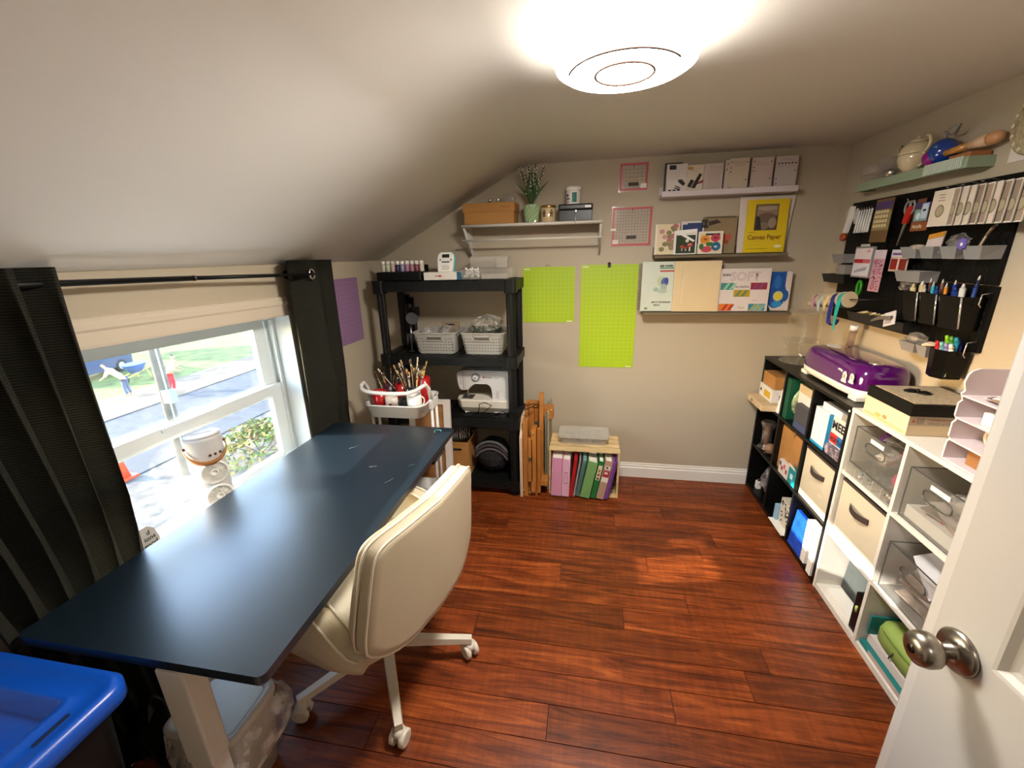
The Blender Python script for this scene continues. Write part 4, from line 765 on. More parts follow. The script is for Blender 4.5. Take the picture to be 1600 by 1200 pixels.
q = MB(); q.lathe((-.088, 2.712, ZS+.055), [(.007, 0), (.007, .005), (.004, .006)], ring_m, 12, (0, -1, 0)); q.box(-.0895, -.0865, 2.690, 2.706, ZS+.05, ZS+.06, ring_m); q.lathe((-.088, 2.69, ZS+.048), [(.008, -.0012), (.008, .0012)], ring_m, 12, (1, 0, 0)); q.build('key', None, T)
q = MB(); q.tube([(-.088, 2.69, ZS+.045), (-.09, 2.685, ZS+.02), (-.087, 2.683, ZS+.0), (-.09, 2.684, ZS-.02)], .0012, ring_m, 5); q.build('key_string', None, T)
q = MB(); q.box(-.035, 0, 2.7115, 2.712, ZS+.073, ZS+.086, WHITE); q.build('sticker', WHITE, T)
T = thing('gesso_jar', 'white plastic jar with green label standing on the black cash box', 'jar', (-.108, 2.79, ZS+.096)); q = MB(); q.lathe((-.108, 2.79, ZS+.0965), [(.041, 0), (.043, .004), (.043, .078), (.041, .08)], WHITE, 28); q.build('jar', WHITE, T)
q = MB(); q.lathe((-.108, 2.79, ZS+.1765), [(.045, 0), (.046, .003), (.046, .017), (.043, .02)], WHITE, 28); q.build('lid', WHITE, T)
q = MB(); f = PF((-.108, 2.79, ZS+.0965), (1, 0, 0), (0, 0, 1), (0, -1, 0)); teal = M('0f6b5c', .5)
for (t0, t1, z0, z1, m) in ((-8, 30, .012, .066, teal), (-58, -38, .045, .058, dk), (-58, -25, .028, .036, ink2), (-58, -30, .014, .018, ink2)):
    n = 6; R = [[(-.108+.0435*math.sin(math.radians(t0+(t1-t0)*i/n)), 2.79-.0435*math.cos(math.radians(t0+(t1-t0)*i/n)), ZS+.0965+z) for i in range(n+1)] for z in (z0, z1)]; q.loft(R, m, cap=False, close=False)
q.build('label_print', None, T)

# ================================================================== BLACK RACK
RX0, RX1, RY0, RY1 = -1.345, -.425, 2.50, 2.86; rk = M('0a0b0b', .5, bump=.08, scale=120, spec=.35)
T = thing('storage_rack', 'black plastic four-shelf storage rack against the back wall', 'shelving', ((RX0+RX1)/2, 2.68, 0))
RZ = [(.10, .05), (.566, .06), (.985, .06), (1.458, .065)]
for z, h in RZ:
    q = MB(); q.loft([rrect(RX0, RX1, RY0, RY1, .04, zz) for zz in (z-h, z-.004)], rk, sm=False)
    for k in range(15): x = RX0+.06+k*(RX1-RX0-.12)/14; q.box(x-.019, x+.019, RY0+.03, RY1-.03, z-.005, z, rk)
    for k in range(6): x = RX0+.16+k*.13; q.box(x, x+.028, RY0-.003, RY0+.002, z-.028, z-.010, rk); q.box(x+.004, x+.024, RY0-.005, RY0+.002, z-.024, z-.016, BLACK)
    q.build('shelf', rk, T)
    for sx in (RX0, RX1-.075):
        q = MB(); q.loft([rrect(sx, sx+.075, RY0-.006, RY0+.07, .02, zz) for zz in (z-h-.012, z+.004)], rk, sm=False); q.build('corner_socket', rk, T)
for x in (RX0+.04, RX1-.04):
    for y in (RY0+.032, RY1-.032):
        for z0, z1 in ((0, .04), (.104, .50), (.57, .92), (.99, 1.39)):
            q = MB(); n = 20; q.loft([[(x+(.024+.0025*(i % 2))*math.cos(6.283*i/n), y+(.024+.0025*(i % 2))*math.sin(6.283*i/n), zz) for i in range(n)] for zz in (z0, z1)], rk, sm=False); q.build('post', rk, T)
# top shelf things
TZ = 1.4625
T = thing('paint_tray', 'black tray holding a row of small white-capped paint bottles', 'tray', (-1.17, 2.60, TZ)); q = MB(); q.loft([rrect(-1.32, -1.02, 2.525, 2.67, .015, z) for z in (TZ, TZ+.05)], BLACK, sm=False); q.box(-1.315, -1.025, 2.67, 2.676, TZ, TZ+.09, BLACK); q.build('tray_body', BLACK, T)
bc = ['c9c2b6', 'b7c2a6', 'c9a6a0', '2c2348', '8e8aa6', 'a4768e', '9a6a72', '7a3f4a', 'cbbfae']
for k in range(9):
    x = -1.300+k*.0325; T = thing('paint_bottle', ['white', 'pale green', 'dusty rose', 'dark purple', 'lilac grey', 'mauve', 'plum', 'dark red', 'cream'][k]+' craft paint bottle with white cap in the black tray on the rack', 'bottle', (x, 2.60, TZ+.051), group='paint bottles on top of the rack')
    q = MB(); q.lathe((x, 2.60, TZ+.051), [(.0135, 0), (.0145, .003), (.0145, .038), (.009, .044)], M(bc[k], .4), 14); q.build('bottle_body', None, T); q = MB(); q.lathe((x, 2.60, TZ+.094), [(.0125, 0), (.0125, .02), (.011, .022)], WHITE, 14); q.build('cap', WHITE, T)
q = MB(); q.box(-1.0, -.79, 2.52, 2.64, TZ, TZ+.045, M('dcd5ca', .5)).box(-.79, -.765, 2.52, 2.64, TZ, TZ+.045, M('2a5a72', .5)); q.poly(PF((-.93, 2.52, TZ+.018), (1, 0, 0), (0, 0, 1), (0, -1, 0)), [(0, .003), (.03, .002), (.03, -.003), (.05, .005), (.03, .012), (.03, .008), (0, .007)], .0001, .0006, M('a3372b', .6)); q.build('flat_box', None, label='flat white box with a small red arrow and blue end on the rack top', cat='box')
T = thing('label_maker', 'white and aqua handheld label maker standing on the flat white box', 'label maker', (-.875, 2.58, TZ+.046)); f = lean(-.925, TZ+.0465, 2.56, 14); q = MB(); q.loft([[f.p(a, b_, c_) for a, b_ in ((.004, .0), (.096, .0), (.104, .08), (.1, .105), (.085, .118), (.02, .118), (.006, .105), (.0, .08))] for c_ in (-.001, -.012)], WHITE, sm=False); q.build('face_plate', WHITE, T)
q = MB(); q.loft([[f.p(a, b_, c_) for a, b_ in ((.002, .0), (.1, .0), (.108, .08), (.104, .105), (.088, .12), (.018, .12), (.004, .105), (-.002, .08))] for c_ in (-.012, -.04)], M('6fb0b4', .4), sm=False); q.build('back_shell', None, T)
pic(f, T, [(.03, .076, .085, .106, M('26261f', .3)), (.014, .022, .068, .076, dk), (.084, .092, .068, .076, dk), (.028, .078, .056, .062, dk), (.03, .075, .012, .04, M('cdc7be', .6))], nm='screen_and_keys', h0=.0014)
clr = glassmat('clear_plastic', 'ddd6cc', .3, .08, solid=.26)
T = thing('clear_box', 'low clear plastic box of white pieces at the right of the rack top', 'container', (-.71, 2.58, TZ)); q = MB(); q.loft([rrect(-.765, -.655, 2.53, 2.63, .012, TZ), rrect(-.775, -.645, 2.52, 2.64, .012, TZ+.055)], clr, sm=False, cap=True); q.build('box', clr, T)
rr = random.Random(8); q = MB()
for k in range(60): q.sph((rr.uniform(-.75, -.67), rr.uniform(2.54, 2.62), TZ+rr.uniform(.01, .062)), .008, WHITE, 5, rings=3)
o = q.build('white_pieces', WHITE, T); o['kind'] = 'stuff'
T = thing('clear_organizer', 'stack of clear plastic organizer drawers on the right end of the rack', 'organizer', (-.56, 2.66, TZ)); 
for k, (x0, x1, y0, y1, z0, z1) in enumerate(((-.76, -.47, 2.645, 2.80, 0, .06), (-.74, -.5, 2.66, 2.80, .062, .13), (-.64, -.48, 2.53, 2.63, 0, .03), (-.57, -.5, 2.64, 2.7, .062, .12))): q = MB(); q.box(x0, x1, y0, y1, TZ+z0, TZ+z1, clr, bev=.003); q.build('drawer', clr, T)
# second shelf
T = thing('folded_tripod', 'folded black tripod standing at the left of the second rack shelf', 'tripod', (-1.20, 2.68, .986))
for k in range(3): q = MB(); q.cyl((-1.215+.03*k, 2.68+.02*(k % 2), .986), (-1.20+.02*k, 2.70, 1.36-.05*k), .011, BLACK, 10, r1=.014).cyl((-1.215+.03*k, 2.68+.02*(k % 2), 1.0), (-1.212+.028*k, 2.68+.02*(k % 2), 1.10), .013, M('77777a', .3, .8), 8); q.build('leg', BLACK, T)
q = MB(); q.cyl((-1.19, 2.70, 1.22), (-1.19, 2.70, 1.34), .03, BLACK, 14).box(-1.165, -1.12, 2.66, 2.70, 1.22, 1.28, BLACK, bev=.006); q.build('head', BLACK, T)
T = thing('camera_lamp', 'black clamp lamp hanging beside the folded tripod', 'lamp', (-1.10, 2.66, .986)); q = MB(); q.lathe((-1.16, 2.62, 1.20), [(.012, 0), (.03, .01), (.042, .04), (.04, .044)], BLACK, 18, (.5, -.6, .3)); q.build('lamp_head', BLACK, T); q = MB(); q.cyl((-1.165, 2.61, .99), (-1.16, 2.622, 1.19), .008, M('8e8e90', .3, .9), 8).cyl((-1.165, 2.61, .986), (-1.165, 2.61, 1.0), .028, BLACK, 14); q.build('stand', BLACK, T)
bk = M('a19d96', .5)
def basket(label, x0, x1, y0, y1, z, h):
    T = thing('woven_basket', label, 'basket', ((x0+x1)/2, (y0+y1)/2, z)); q = MB(); i0 = .022
    q.loft([rrect(x0+i0, x1-i0, y0+i0, y1-i0, .03, z), rrect(x0, x1, y0, y1, .03, z+h), rrect(x0-.006, x1+.006, y0-.006, y1+.006, .033, z+h), rrect(x0-.006, x1+.006, y0-.006, y1+.006, .033, z+h+.008), rrect(x0+.004, x1-.004, y0+.004, y1-.004, .028, z+h+.008), rrect(x0+i0+.004, x1-i0-.004, y0+i0+.004, y1-i0-.004, .028, z+.006)], bk, sm=False); q.build('shell', bk, T)
    q = MB(); hd_ = M('55524d', .8); nx, nz = 13, 5; F = PF((x0, y0, z), (1, 0, 0), (0, i0*-1/h, 1), (0, -1, 0))
    for j in range(nz):
        for i in range(nx):
            a = .03+(x1-x0-.06)*i/(nx-1); b_ = .02+(h-.035)*j/nz
            if j >= nz-2 and abs(a-(x1-x0)/2) < .062: continue
            yy = y0+i0*(1-b_/h)-.0007; q.box(x0+a-.005, x0+a+.005, yy, yy+.004, z+b_, z+b_+.006, hd_)
    o = q.build('weave_holes', hd_, T); o['kind'] = 'stuff'
    q = MB(); xc = (x0+x1)/2; yy = y0+i0*.3-.004; q.box(xc-.05, xc+.05, yy+.001, yy+.004, z+h-.042, z+h-.018, hd_); 
    for a0, a1, b0, b1 in ((-.056, .056, -.046, -.040), (-.056, .056, -.020, -.012), (-.060, -.05, -.046, -.012), (.05, .060, -.046, -.012)): q.box(xc+a0, xc+a1, yy-.004, yy+.004, z+h+b0, z+h+b1, bk)
    q.build('handle_hole', bk, T); return T
basket('grey woven plastic basket of clear bags beside the tripod', -1.13, -.835, 2.555, 2.80, .986, .135)
basket('grey woven plastic basket of greenery near the right rack post', -.805, -.52, 2.555, 2.80, .986, .135)
wrap = glassmat('clear_wrap', 'd9d4cc', .3, .1, solid=.2, tex=25)
for i, (x, y, sx, sy, sz) in enumerate(((-1.04, 2.66, .07, .08, .04), (-.93, 2.68, .06, .08, .045))): q = MB(); q.bag((x, y, .986+.125), (sx, sy, sz), wrap, 20+i, amp=.3); q.build('plastic_bag', None, label='clear bag of craft bits in the left grey basket, '+('by the tripod' if i == 0 else 'by the other basket'), cat='bag')
q = MB(); q.box(-.99, -.87, 2.76, 2.775, 1.05, 1.165, M('8d7a62', .7)).box(-.965, -.9, 2.7585, 2.761, 1.145, 1.155, dk); q.build('pattern_envelope', None, label='brown paper envelope standing at the back of the left basket', cat='envelope')
rr = random.Random(14); q = MB()
for k in range(140):
    c_ = Vector((rr.uniform(-.75, -.57), rr.uniform(2.60, 2.76), rr.uniform(1.10, 1.165))); d1 = Vector((rr.uniform(-1, 1), rr.uniform(-1, 1), rr.uniform(-.3, .6))).normalized()*.03; d2 = Vector((-d1.y, d1.x, .01)).normalized()*.004
    q.face([q.b.verts.new(c_+e) for e in (-d1, d2, d1, -d2)], gl_[k % 3])
o = q.build('greenery', gl_[0], label='loose artificial greenery in the right grey basket', cat='greenery'); o['kind'] = 'stuff'
q = MB(); q.bag((-.655, 2.68, 1.17), (.10, .08, .055), wrap, 31, amp=.3); q.build('plastic_bag', None, label='clear crackly bag bulging from the right grey basket above the greenery', cat='bag')
q = MB(); q.lathe((-.765, 2.60, 1.06), [(.025, 0), (.025, .062), (.023, .064)], M('a8925a', .35, .7), 18); q.build('gold_tin', None, label='small gold-topped tin in the left corner of the greenery basket', cat='tin')
# sewing machine
T = thing('sewing_machine', 'white sewing machine with a dial on the third rack shelf', 'sewing machine', (-.66, 2.68, .567)); sm_ = M('cfccc8', .35); MZ = .568; MY = 2.60
f = PF((-.86, MY, MZ), (1, 0, 0), (0, 0, 1), (0, -1, 0))
q = MB(); P = [(.245, 0), (.37, 0), (.37, .285), (.355, .298), (.05, .298), (.012, .29), (.0, .27), (.006, .19), (.02, .16), (.07, .158), (.088, .172), (.1, .2), (.125, .215), (.21, .215), (.235, .2), (.24, .17)]
q.poly(f, P, -.125, 0, sm_); bmesh.ops.bevel(q.b, geom=list(q.b.edges), offset=.007, segments=2, affect='EDGES'); q.build('arm', sm_, T)
q = MB(); q.loft([[(-.86+a, y, MZ+z) for a, y in [(.0+i, MY-.01) if False else (cx, cy) for cx, cy in ((.03+i, MY-.035+i), (.38, MY-.035+i), (.38, MY+.135), (.03+i, MY+.135), (.0+i, MY+.10), (-.01+i, MY+.05), (.0+i, MY))]] for z, i in ((.0, .05), (.012, .045), (.02, .03), (.05, .006), (.098, 0), (.104, .004))], M('d8d2c2', .35), sm=False); q.build('bed', None, T)
q = MB(); q.box(-.83, -.755, MY-.005, MY+.075, MZ+.104, MZ+.107, M('3c3a38', .4)); q.build('needle_plate', None, T)
q = MB(); q.cyl((-.793, MY+.03, MZ+.16), (-.793, MY+.03, MZ+.125), .005, ring_m, 8).cyl((-.793, MY+.03, MZ+.125), (-.793, MY+.03, MZ+.108), .0012, ring_m, 5).box(-.802, -.784, MY+.02, MY+.04, MZ+.110, MZ+.114, ring_m); q.build('presser_foot', ring_m, T)
q = MB(); q.lathe(f.p(.135, .255, 0), [(.03, 0), (.03, .003), (.028, .004)], M('8e9094', .4), 28, f.w).lathe(f.p(.135, .255, .004), [(.02, 0), (.018, .014), (.016, .015)], sm_, 24, f.w); q.build('dial', None, T)
text('B', f, .130, .249, .014, dk, T, h=.0195, bold=.001); q = MB(); q.fb(f, .183, .195, .249, .261, .0002, .0008, M('a4402c', .5)); q.build('logo_mark', None, T); text('SINGER', f, .20, .250, .013, M('5b5755', .5), T, h=.0006, bold=.0003); text('simple', f, .262, .250, .012, M('8d8884', .5), T, h=.0006)
q = MB(); q.fb(f, .044, .047, .17, .292, .0002, .0008, dk).fb(f, .028, .030, .2, .295, .0002, .0008, dk).fb(f, .055, .062, .17, .292, .0002, .0006, M('b8b6b2', .4)); q.build('thread_slot', None, T)
q = MB(); q.fb(f, .27, .29, .11, .16, .0002, .004, M('bdb7ae', .4), bev=.001); q.build('reverse_lever', None, T)
q = MB(); q.cyl((-.57, MY+.06, MZ+.298), (-.57, MY+.06, MZ+.325), .003, BLACK, 8).lathe((-.57, MY+.06, MZ+.325), [(.016, 0), (.018, .006), (.01, .01)], BLACK, 16).lathe((-.76, MY+.05, MZ+.298), [(.01, 0), (.009, .007)], ring_m, 12); q.build('spool_pin', None, T)
q = MB(); rr = random.Random(2); q.tube([(-.72, 2.55, .573), (-.70, 2.53, .60), (-.69, 2.53, .66), (-.65, 2.53, .67), (-.61, 2.535, .65), (-.64, 2.54, .62), (-.68, 2.54, .59), (-.62, 2.54, .573), (-.57, 2.52, .60), (-.53, 2.51, .62), (-.5, 2.485, .62), (-.45, 2.484, .64), (-.38, 2.52, .665), (-.33, 2.54, .67), (-.30, 2.56, .655), (-.31, 2.58, .63), (-.34, 2.58, .628), (-.33, 2.56, .65), (-.36, 2.52, .645), (-.45, 2.483, .628), (-.53, 2.53, .60), (-.6, 2.55, .575)], .003, BLACK, 6); q.tube([(-.85, 2.53, .572), (-.79, 2.52, .572), (-.72, 2.525, .572), (-.66, 2.52, .572), (-.60, 2.53, .572), (-.55, 2.52, .572)], .003, BLACK, 6); q.build('power_cord', BLACK, label='black power cord looping in front of the sewing machine and over the easels', cat='cord')
q = MB(); q.loft([rrect(-1.05, -.93, 2.56, 2.68, .02, z) for z in (.568, .63)], BLACK, sm=False); q.loft([rrect(-1.03, -.95, 2.58, 2.66, .02, z) for z in (.63, .645)], BLACK, sm=False); q.build('foot_pedal', BLACK, label='black foot pedal left of the sewing machine', cat='pedal')
# bottom shelves
T = thing('cardboard_box', 'brown cardboard box under the sewing machine shelf', 'box', (-.90, 2.66, .105)); q = MB(); 
for a in ((-1.04, -.79, 2.55, 2.558), (-1.04, -.79, 2.782, 2.79), (-1.04, -1.032, 2.558, 2.782), (-.798, -.79, 2.558, 2.782)): q.box(*a, .105, .36, KRAFT)
q.box(-1.04, -.79, 2.55, 2.79, .103, .108, KRAFT); q.build('walls', KRAFT, T)
q = MB(); q.loft([[(-.79, 2.56, .36), (-.79, 2.78, .36), (-.792, 2.78, .36), (-.792, 2.56, .36)], [(-.74, 2.57, .44), (-.74, 2.77, .44), (-.742, 2.77, .441), (-.742, 2.57, .441)]], KRAFT, sm=False); q.build('flap', KRAFT, T)
q = MB(); q.box(-.90, -.84, 2.548, 2.5505, .30, .315, dk); q.build('handle_hole', dk, T)
zeb = bpy.data.materials.new('zebra'); zeb.use_nodes = True; n_, l_ = zeb.node_tree.nodes, zeb.node_tree.links; w_ = n_.new('ShaderNodeTexWave'); w_.inputs['Scale'].default_value = 22; w_.inputs['Distortion'].default_value = 6; w_.inputs['Detail'].default_value = 2; r_ = n_.new('ShaderNodeValToRGB'); r_.color_ramp.interpolation = 'CONSTANT'; r_.color_ramp.elements[0].color = (.006, .006, .006, 1); r_.color_ramp.elements[1].position = .62; r_.color_ramp.elements[1].color = (.35, .33, .31, 1); tcn = n_.new('ShaderNodeTexCoord'); l_.new(tcn.outputs['Object'], w_.inputs[0]); l_.new(w_.outputs[0], r_.inputs[0]); l_.new(r_.outputs[0], n_['Principled BSDF'].inputs[0])
q = MB(); q.bag((-.89, 2.65, .41), (.11, .09, .075), zeb, 5, amp=.1); q.build('zebra_pouch', zeb, label='zebra-striped pouch on top of the cardboard box', cat='pouch')
q = MB(); q.bag((-1.0, 2.62, .38), (.035, .05, .05), M('157d78', .4), 6); q.build('teal_packet', None, label='teal packet poking out beside the zebra pouch', cat='packet')
T = thing('fabric_bag', 'black fabric bag with a grey striped folded top on the bottom shelf', 'bag', (-.65, 2.67, .105)); q = MB(); q.bag((-.635, 2.67, .237), (.125, .12, .125), M('101113', .85), 12, seg=20, amp=.05); q.build('bag_body', None, T)
for k in range(3): q = MB(); q.tube([(-.635+.128*math.cos(t), 2.67-.10+.012*k*0, .235+.135*math.sin(t)-.028*k) for t in [.45+2.2*i/12 for i in range(13)]], .010, M(['55514f', '3b3034', '4b4648'][k], .9), 6); q.build('stripe', None, T)
q = MB(); q.loft([rrect(-1.27, -1.07, 2.565, 2.80, .03, z) for z in (.104, .42)], M('191a1d', .5), sm=False); q.build('black_tub', None, label='dark plastic tub at the left end of the bottom shelf', cat='tub')

# ------------------------------------------------------------------ trolley with brushes
T = thing('trolley', 'white utility trolley of art brushes between the desk and the rack', 'trolley', (-1.085, 2.24, 0)); tw = M('dcd8d2', .35)
CX0, CX1, CY0, CY1 = -1.265, -.905, 2.09, 2.385
for zt in (.785, .46, .16):
    q = MB(); q.loft([rrect(CX0+.018, CX1-.018, CY0+.018, CY1-.018, .045, zt-.075), rrect(CX0, CX1, CY0, CY1, .05, zt), rrect(CX0-.006, CX1+.006, CY0-.006, CY1+.006, .055, zt), rrect(CX0-.006, CX1+.006, CY0-.006, CY1+.006, .055, zt+.006), rrect(CX0+.004, CX1-.004, CY0+.004, CY1-.004, .046, zt+.006), rrect(CX0+.019, CX1-.019, CY0+.019, CY1-.019, .043, zt-.05)], tw, sm=True); q.build('tray', tw, T)
for x in (CX0-.012, CX1+.012):
    for y in (2.20, 2.275): q = MB(); q.cyl((x, y, .07), (x, y, .80), .0095, tw, 12); q.lathe((x, y, .035), [(.022, -.01), (.024, 0), (.022, .01)], M('2a2a2a', .5), 14, (1, 0, 0)); q.cyl((x, y, .04), (x, y, .07), .006, tw, 8); q.build('leg', tw, T)
for x in (CX0-.012, CX1+.012):
    q = MB(); q.box(x-.012, x+.012, 2.185, 2.29, .74, .80, tw, bev=.005); q.build('clamp', tw, T)
hp = [(CX1+.012, 2.20, .80), (CX1+.012, 2.18, .872), (CX1+.006, 2.15, .905), (CX1-.004, 2.125, .90), (CX1-.03, 2.095, .885), (CX1-.07, 2.07, .876), (CX1-.12, 2.065, .874), (-1.085, 2.06, .874), (CX0+.10, 2.062, .876), (CX0+.05, 2.065, .88), (CX0+.01, 2.08, .885), (CX0-.01, 2.11, .90), (CX0-.014, 2.15, .905), (CX0-.012, 2.18, .87), (CX0-.012, 2.20, .80)]
q = MB(); q.tube(hp, .0115, tw, 10); q.build('handle', tw, T)
TT = .7365; redm = M('a80f14', .25, coat=.4)
def mug(label, x, y, r, h, m, z=TT, handle=None, cat='mug', grp=None):
    T = thing('mug', label, cat, (x, y, z), group=grp); q = MB(); q.lathe((x, y, z), [(r*.85, 0), (r*.95, .006), (r, h*.5), (r, h), (r-.004, h), (r-.005, h*.5), (r*.8, .01)], m, 24); q.build('cup', m, T)
    if handle is not None: a = handle; q = MB(); q.tube([(x+math.cos(a)*(r-.002+.024*math.sin(t)), y+math.sin(a)*(r-.002+.024*math.sin(t)), z+h*.5-.028*math.cos(t)) for t in [math.pi*i/8 for i in range(9)]], .005, m, 7); q.build('handle', m, T)
    return T
mug('glossy red mug at the left front of the trolley tray', -1.195, 2.165, .042, .118, redm)
mug('small white pot with a red square on the trolley', -1.115, 2.15, .036, .088, M('d8c9bc', .4)); q = MB(); q.box(-1.116, -1.100, 2.1132, 2.1147, TT+.04, TT+.058, redm); q.build('red_sticker', redm, label='small red square sticker on the white pot in the trolley', cat='sticker')
mug('white handled cup at the right front of the trolley tray', -.978, 2.160, .042, .105, WHITE, handle=.9)
mug('white cup tilted behind the front white cup in the trolley', -1.015, 2.24, .040, .105, WHITE, handle=2.6)
mug('tall red tumbler at the back right of the trolley', -.978, 2.315, .040, .165, redm)
mug('red jar at the back centre of the trolley under the brushes', -1.12, 2.30, .036, .125, redm)
mug('dark plum jar at the back left of the trolley', -1.20, 2.30, .038, .12, M('3b1a26', .3))
mug('dark glass jar packed with upright brushes in the trolley', -1.03, 2.28, .042, .12, M('22262a', .3))
q = MB(); q.bag((-1.05, 2.170, TT+.042), (.038, .032, .04), M('151618', .3), 8, amp=.2); q.build('black_pouch', None, label='small shiny black pouch at the front middle of the trolley', cat='pouch')
brush0 = None; rr = random.Random(21); hcols = ['b08a58', 'c9b28a', '2a2523', 'd9b23c', '7a2420', '8aa6b8', 'c7c0b6', '3a2a22']
def brush(p, d, L_, hc, bw, tip, label, grp):
    d = d.normalized(); T = thing('paint_brush', label, 'brush', p, group=grp); e = p+d*L_
    q = MB(); q.cyl(p, p+d*L_*.78, .0022, M(hc, .4), 6, r1=.0032); q.build('handle', None, T); q = MB(); q.cyl(p+d*L_*.78, p+d*L_*.9, .0036, ring_m, 6); q.build('ferrule', ring_m, T)
    q = MB(); q.cyl(p+d*L_*.9, e, bw, M(tip, .8), 6, r1=bw*.7); q.build('bristles', None, T); return T
hn = ['tan', 'pale wood', 'black', 'yellow', 'dark red', 'light blue', 'ivory', 'brown']
for k in range(30):
    a = 6.28*k/30+rr.uniform(-.2, .2); r_ = rr.uniform(.005, .032); sp = rr.uniform(.05, .42); p = Vector((-1.03+r_*math.cos(a), 2.28+r_*math.sin(a), TT+.012)); d = Vector((math.cos(a)*sp*.9, math.sin(a)*sp*.35, 1)); brush(p, d, rr.uniform(.19, .285), hcols[k % 8], rr.choice((.004, .006, .008)), rr.choice(('c9a878', 'd9cbb0', '6a4a30', 'b98a4a')), hn[k % 8]+'-handled '+('short ' if k % 2 else 'long ')+'brush leaning '+('left' if math.cos(a) < -.3 else 'right' if math.cos(a) > .3 else 'upright')+(' at the back' if math.sin(a) > 0 else ' at the front')+' of the dark jar', 'brushes in the dark jar')
for k in range(8):
    a = 6.28*k/8; p = Vector((-1.20+.02*math.cos(a), 2.30+.02*math.sin(a), TT+.012)); brush(p, Vector((math.cos(a)*.35, math.sin(a)*.15, 1)), rr.uniform(.16, .21), hcols[(k*3+2) % 8], .006, '6a4024', hn[(k*3+2) % 8]+'-handled brush with brown bristles '+['at the right', 'at the back right', 'at the back', 'at the back left', 'at the left', 'at the front left', 'at the front', 'at the front right'][k]+' of the plum jar', 'brushes in the plum jar')
brush(Vector((-1.11, 2.29, TT+.03)), Vector((-.55, -.1, .8)), .235, 'c9c0ae', .006, 'd9d0be', 'pale long brush leaning left out of the red jar', None)
brush(Vector((-1.11, 2.15, TT+.02)), Vector((-.5, .1, .75)), .12, 'd9d0c4', .003, 'd9d0be', 'short white brush leaning out of the small white pot', None)
# framed picture leaning behind the trolley
T = thing('framed_picture', 'white framed wooden-toned picture leaning on the rack behind the trolley', 'picture frame', (-.98, 2.455, 0)); f = lean(-1.17, 0.002, 2.44, 3)
q = MB(); 
for a in ((0, .29, 0, .04), (0, .29, .665, .695), (0, .04, .04, .665), (.245, .29, .04, .665)): q.fb(f, a[0], a[1], a[2], a[3], -.025, 0, M('ddd3ca', .5))
q.build('frame', None, T); q = MB(); q.fb(f, .04, .245, .04, .665, -.018, -.012, M('a5703c', .6, wood=(3, 20, 30))); q.build('picture', None, T)

# ------------------------------------------------------------------ easels, panels, crate
ow = M('b06f30', .5, wood=(30, 30, 2.5)); T = thing('wooden_easels', 'folded honey-coloured wooden easels standing between rack and crate', 'easel', (-.36, 2.60, 0))
for (x0, x1, y0, y1, z0, z1, tl) in ((-.400, -.368, 2.515, 2.60, .0, .56, .0), (-.366, -.335, 2.50, 2.535, .12, .44, 0), (-.332, -.312, 2.53, 2.60, .10, .46, 0), (-.368, -.305, 2.54, 2.62, 0, .11, 0), (-.308, -.285, 2.53, 2.56, .02, .50, 0), (-.300, -.272, 2.60, 2.64, .05, .72, 0), (-.40, -.30, 2.66, 2.70, .5, .64, 0), (-.372, -.338, 2.62, 2.66, .3, .66, 0), (-.285, -.21, 2.63, 2.70, .535, .615, 0), (-.283, -.236, 2.52, 2.70, .085, .125, 0), (-.345, -.312, 2.50, 2.60, .04, .5, 0)):
    q = MB(); q.box(x0, x1, y0, y1, z0, z1, ow, bev=.002); q.build('rail', ow, T)
for x, y, z in ((-.350, 2.498, .31), (-.352, 2.498, .285), (-.40, 2.512, .05), (-.33, 2.498, .48), (-.35, 2.535, .07), (-.32, 2.535, .02), (-.36, 2.535, .018), (-.22, 2.626, .60)): q = MB(); q.lathe((x, y, z), [(.007, 0), (.006, .005), (.002, .007)], M('c9b46a', .3, .9), 10, (0, -1, 0)); q.build('brass_screw', None, T)
q = MB(); q.lathe((-.350, 2.497, .30), [(.009, 0), (.009, .012), (.005, .016)], M('3a2a1e', .5), 12, (0, -1, 0)); q.build('knob', None, T)
T = thing('bare_canvas', 'pale bare canvas panel edge standing left of the easels', 'canvas', (-.455, 2.6, 0)); q = MB(); f = Fr((-.404, 2.50, 0), (0, 1, 0), (0, 0, 1)); q.poly(f, [(0, 0), (.30, 0), (.30, .56), (.10, .56), (.0, .44)], -.018, 0, M('c9a98a', .7)); q.build('panel', None, T)
q = MB(); q.box(-.262, -.250, 2.60, 2.86, .02, .58, M('6d6a58', .7)); q.build('dark_panel', None, label='dark olive panel edge standing right of the easels', cat='panel')
q = MB(); q.box(-.247, -.238, 2.62, 2.87, .0, .60, M('a4977c', .7)); q.build('beige_panel', None, label='beige board standing against the wall between the dark panel and crate', cat='board')
pine = M('dcbd8a', .6, wood=(4, 20, 20)); T = thing('wooden_crate', 'pale pine slatted crate on its side holding binders', 'crate', (.0, 2.71, 0)); KX0, KX1 = -.232, .236
for y0, y1 in ((2.572, 2.626), (2.644, 2.698), (2.714, 2.768), (2.786, 2.84)):
    for z0 in (.331, 0.0): q = MB(); q.box(KX0, KX1, y0, y1, z0, z0+.011, pine, bev=.001); q.build('slat', pine, T)
for x in (KX0, KX1-.013): q = MB(); q.box(x, x+.013, 2.58, 2.84, .0115, .330, pine); q.build('end_panel', pine, T)
for z0 in (.02, .10, .18, .26): q = MB(); q.box(KX0+.013, KX1-.013, 2.841, 2.849, z0, z0+.06, pine); q.build('back_slat', pine, T)
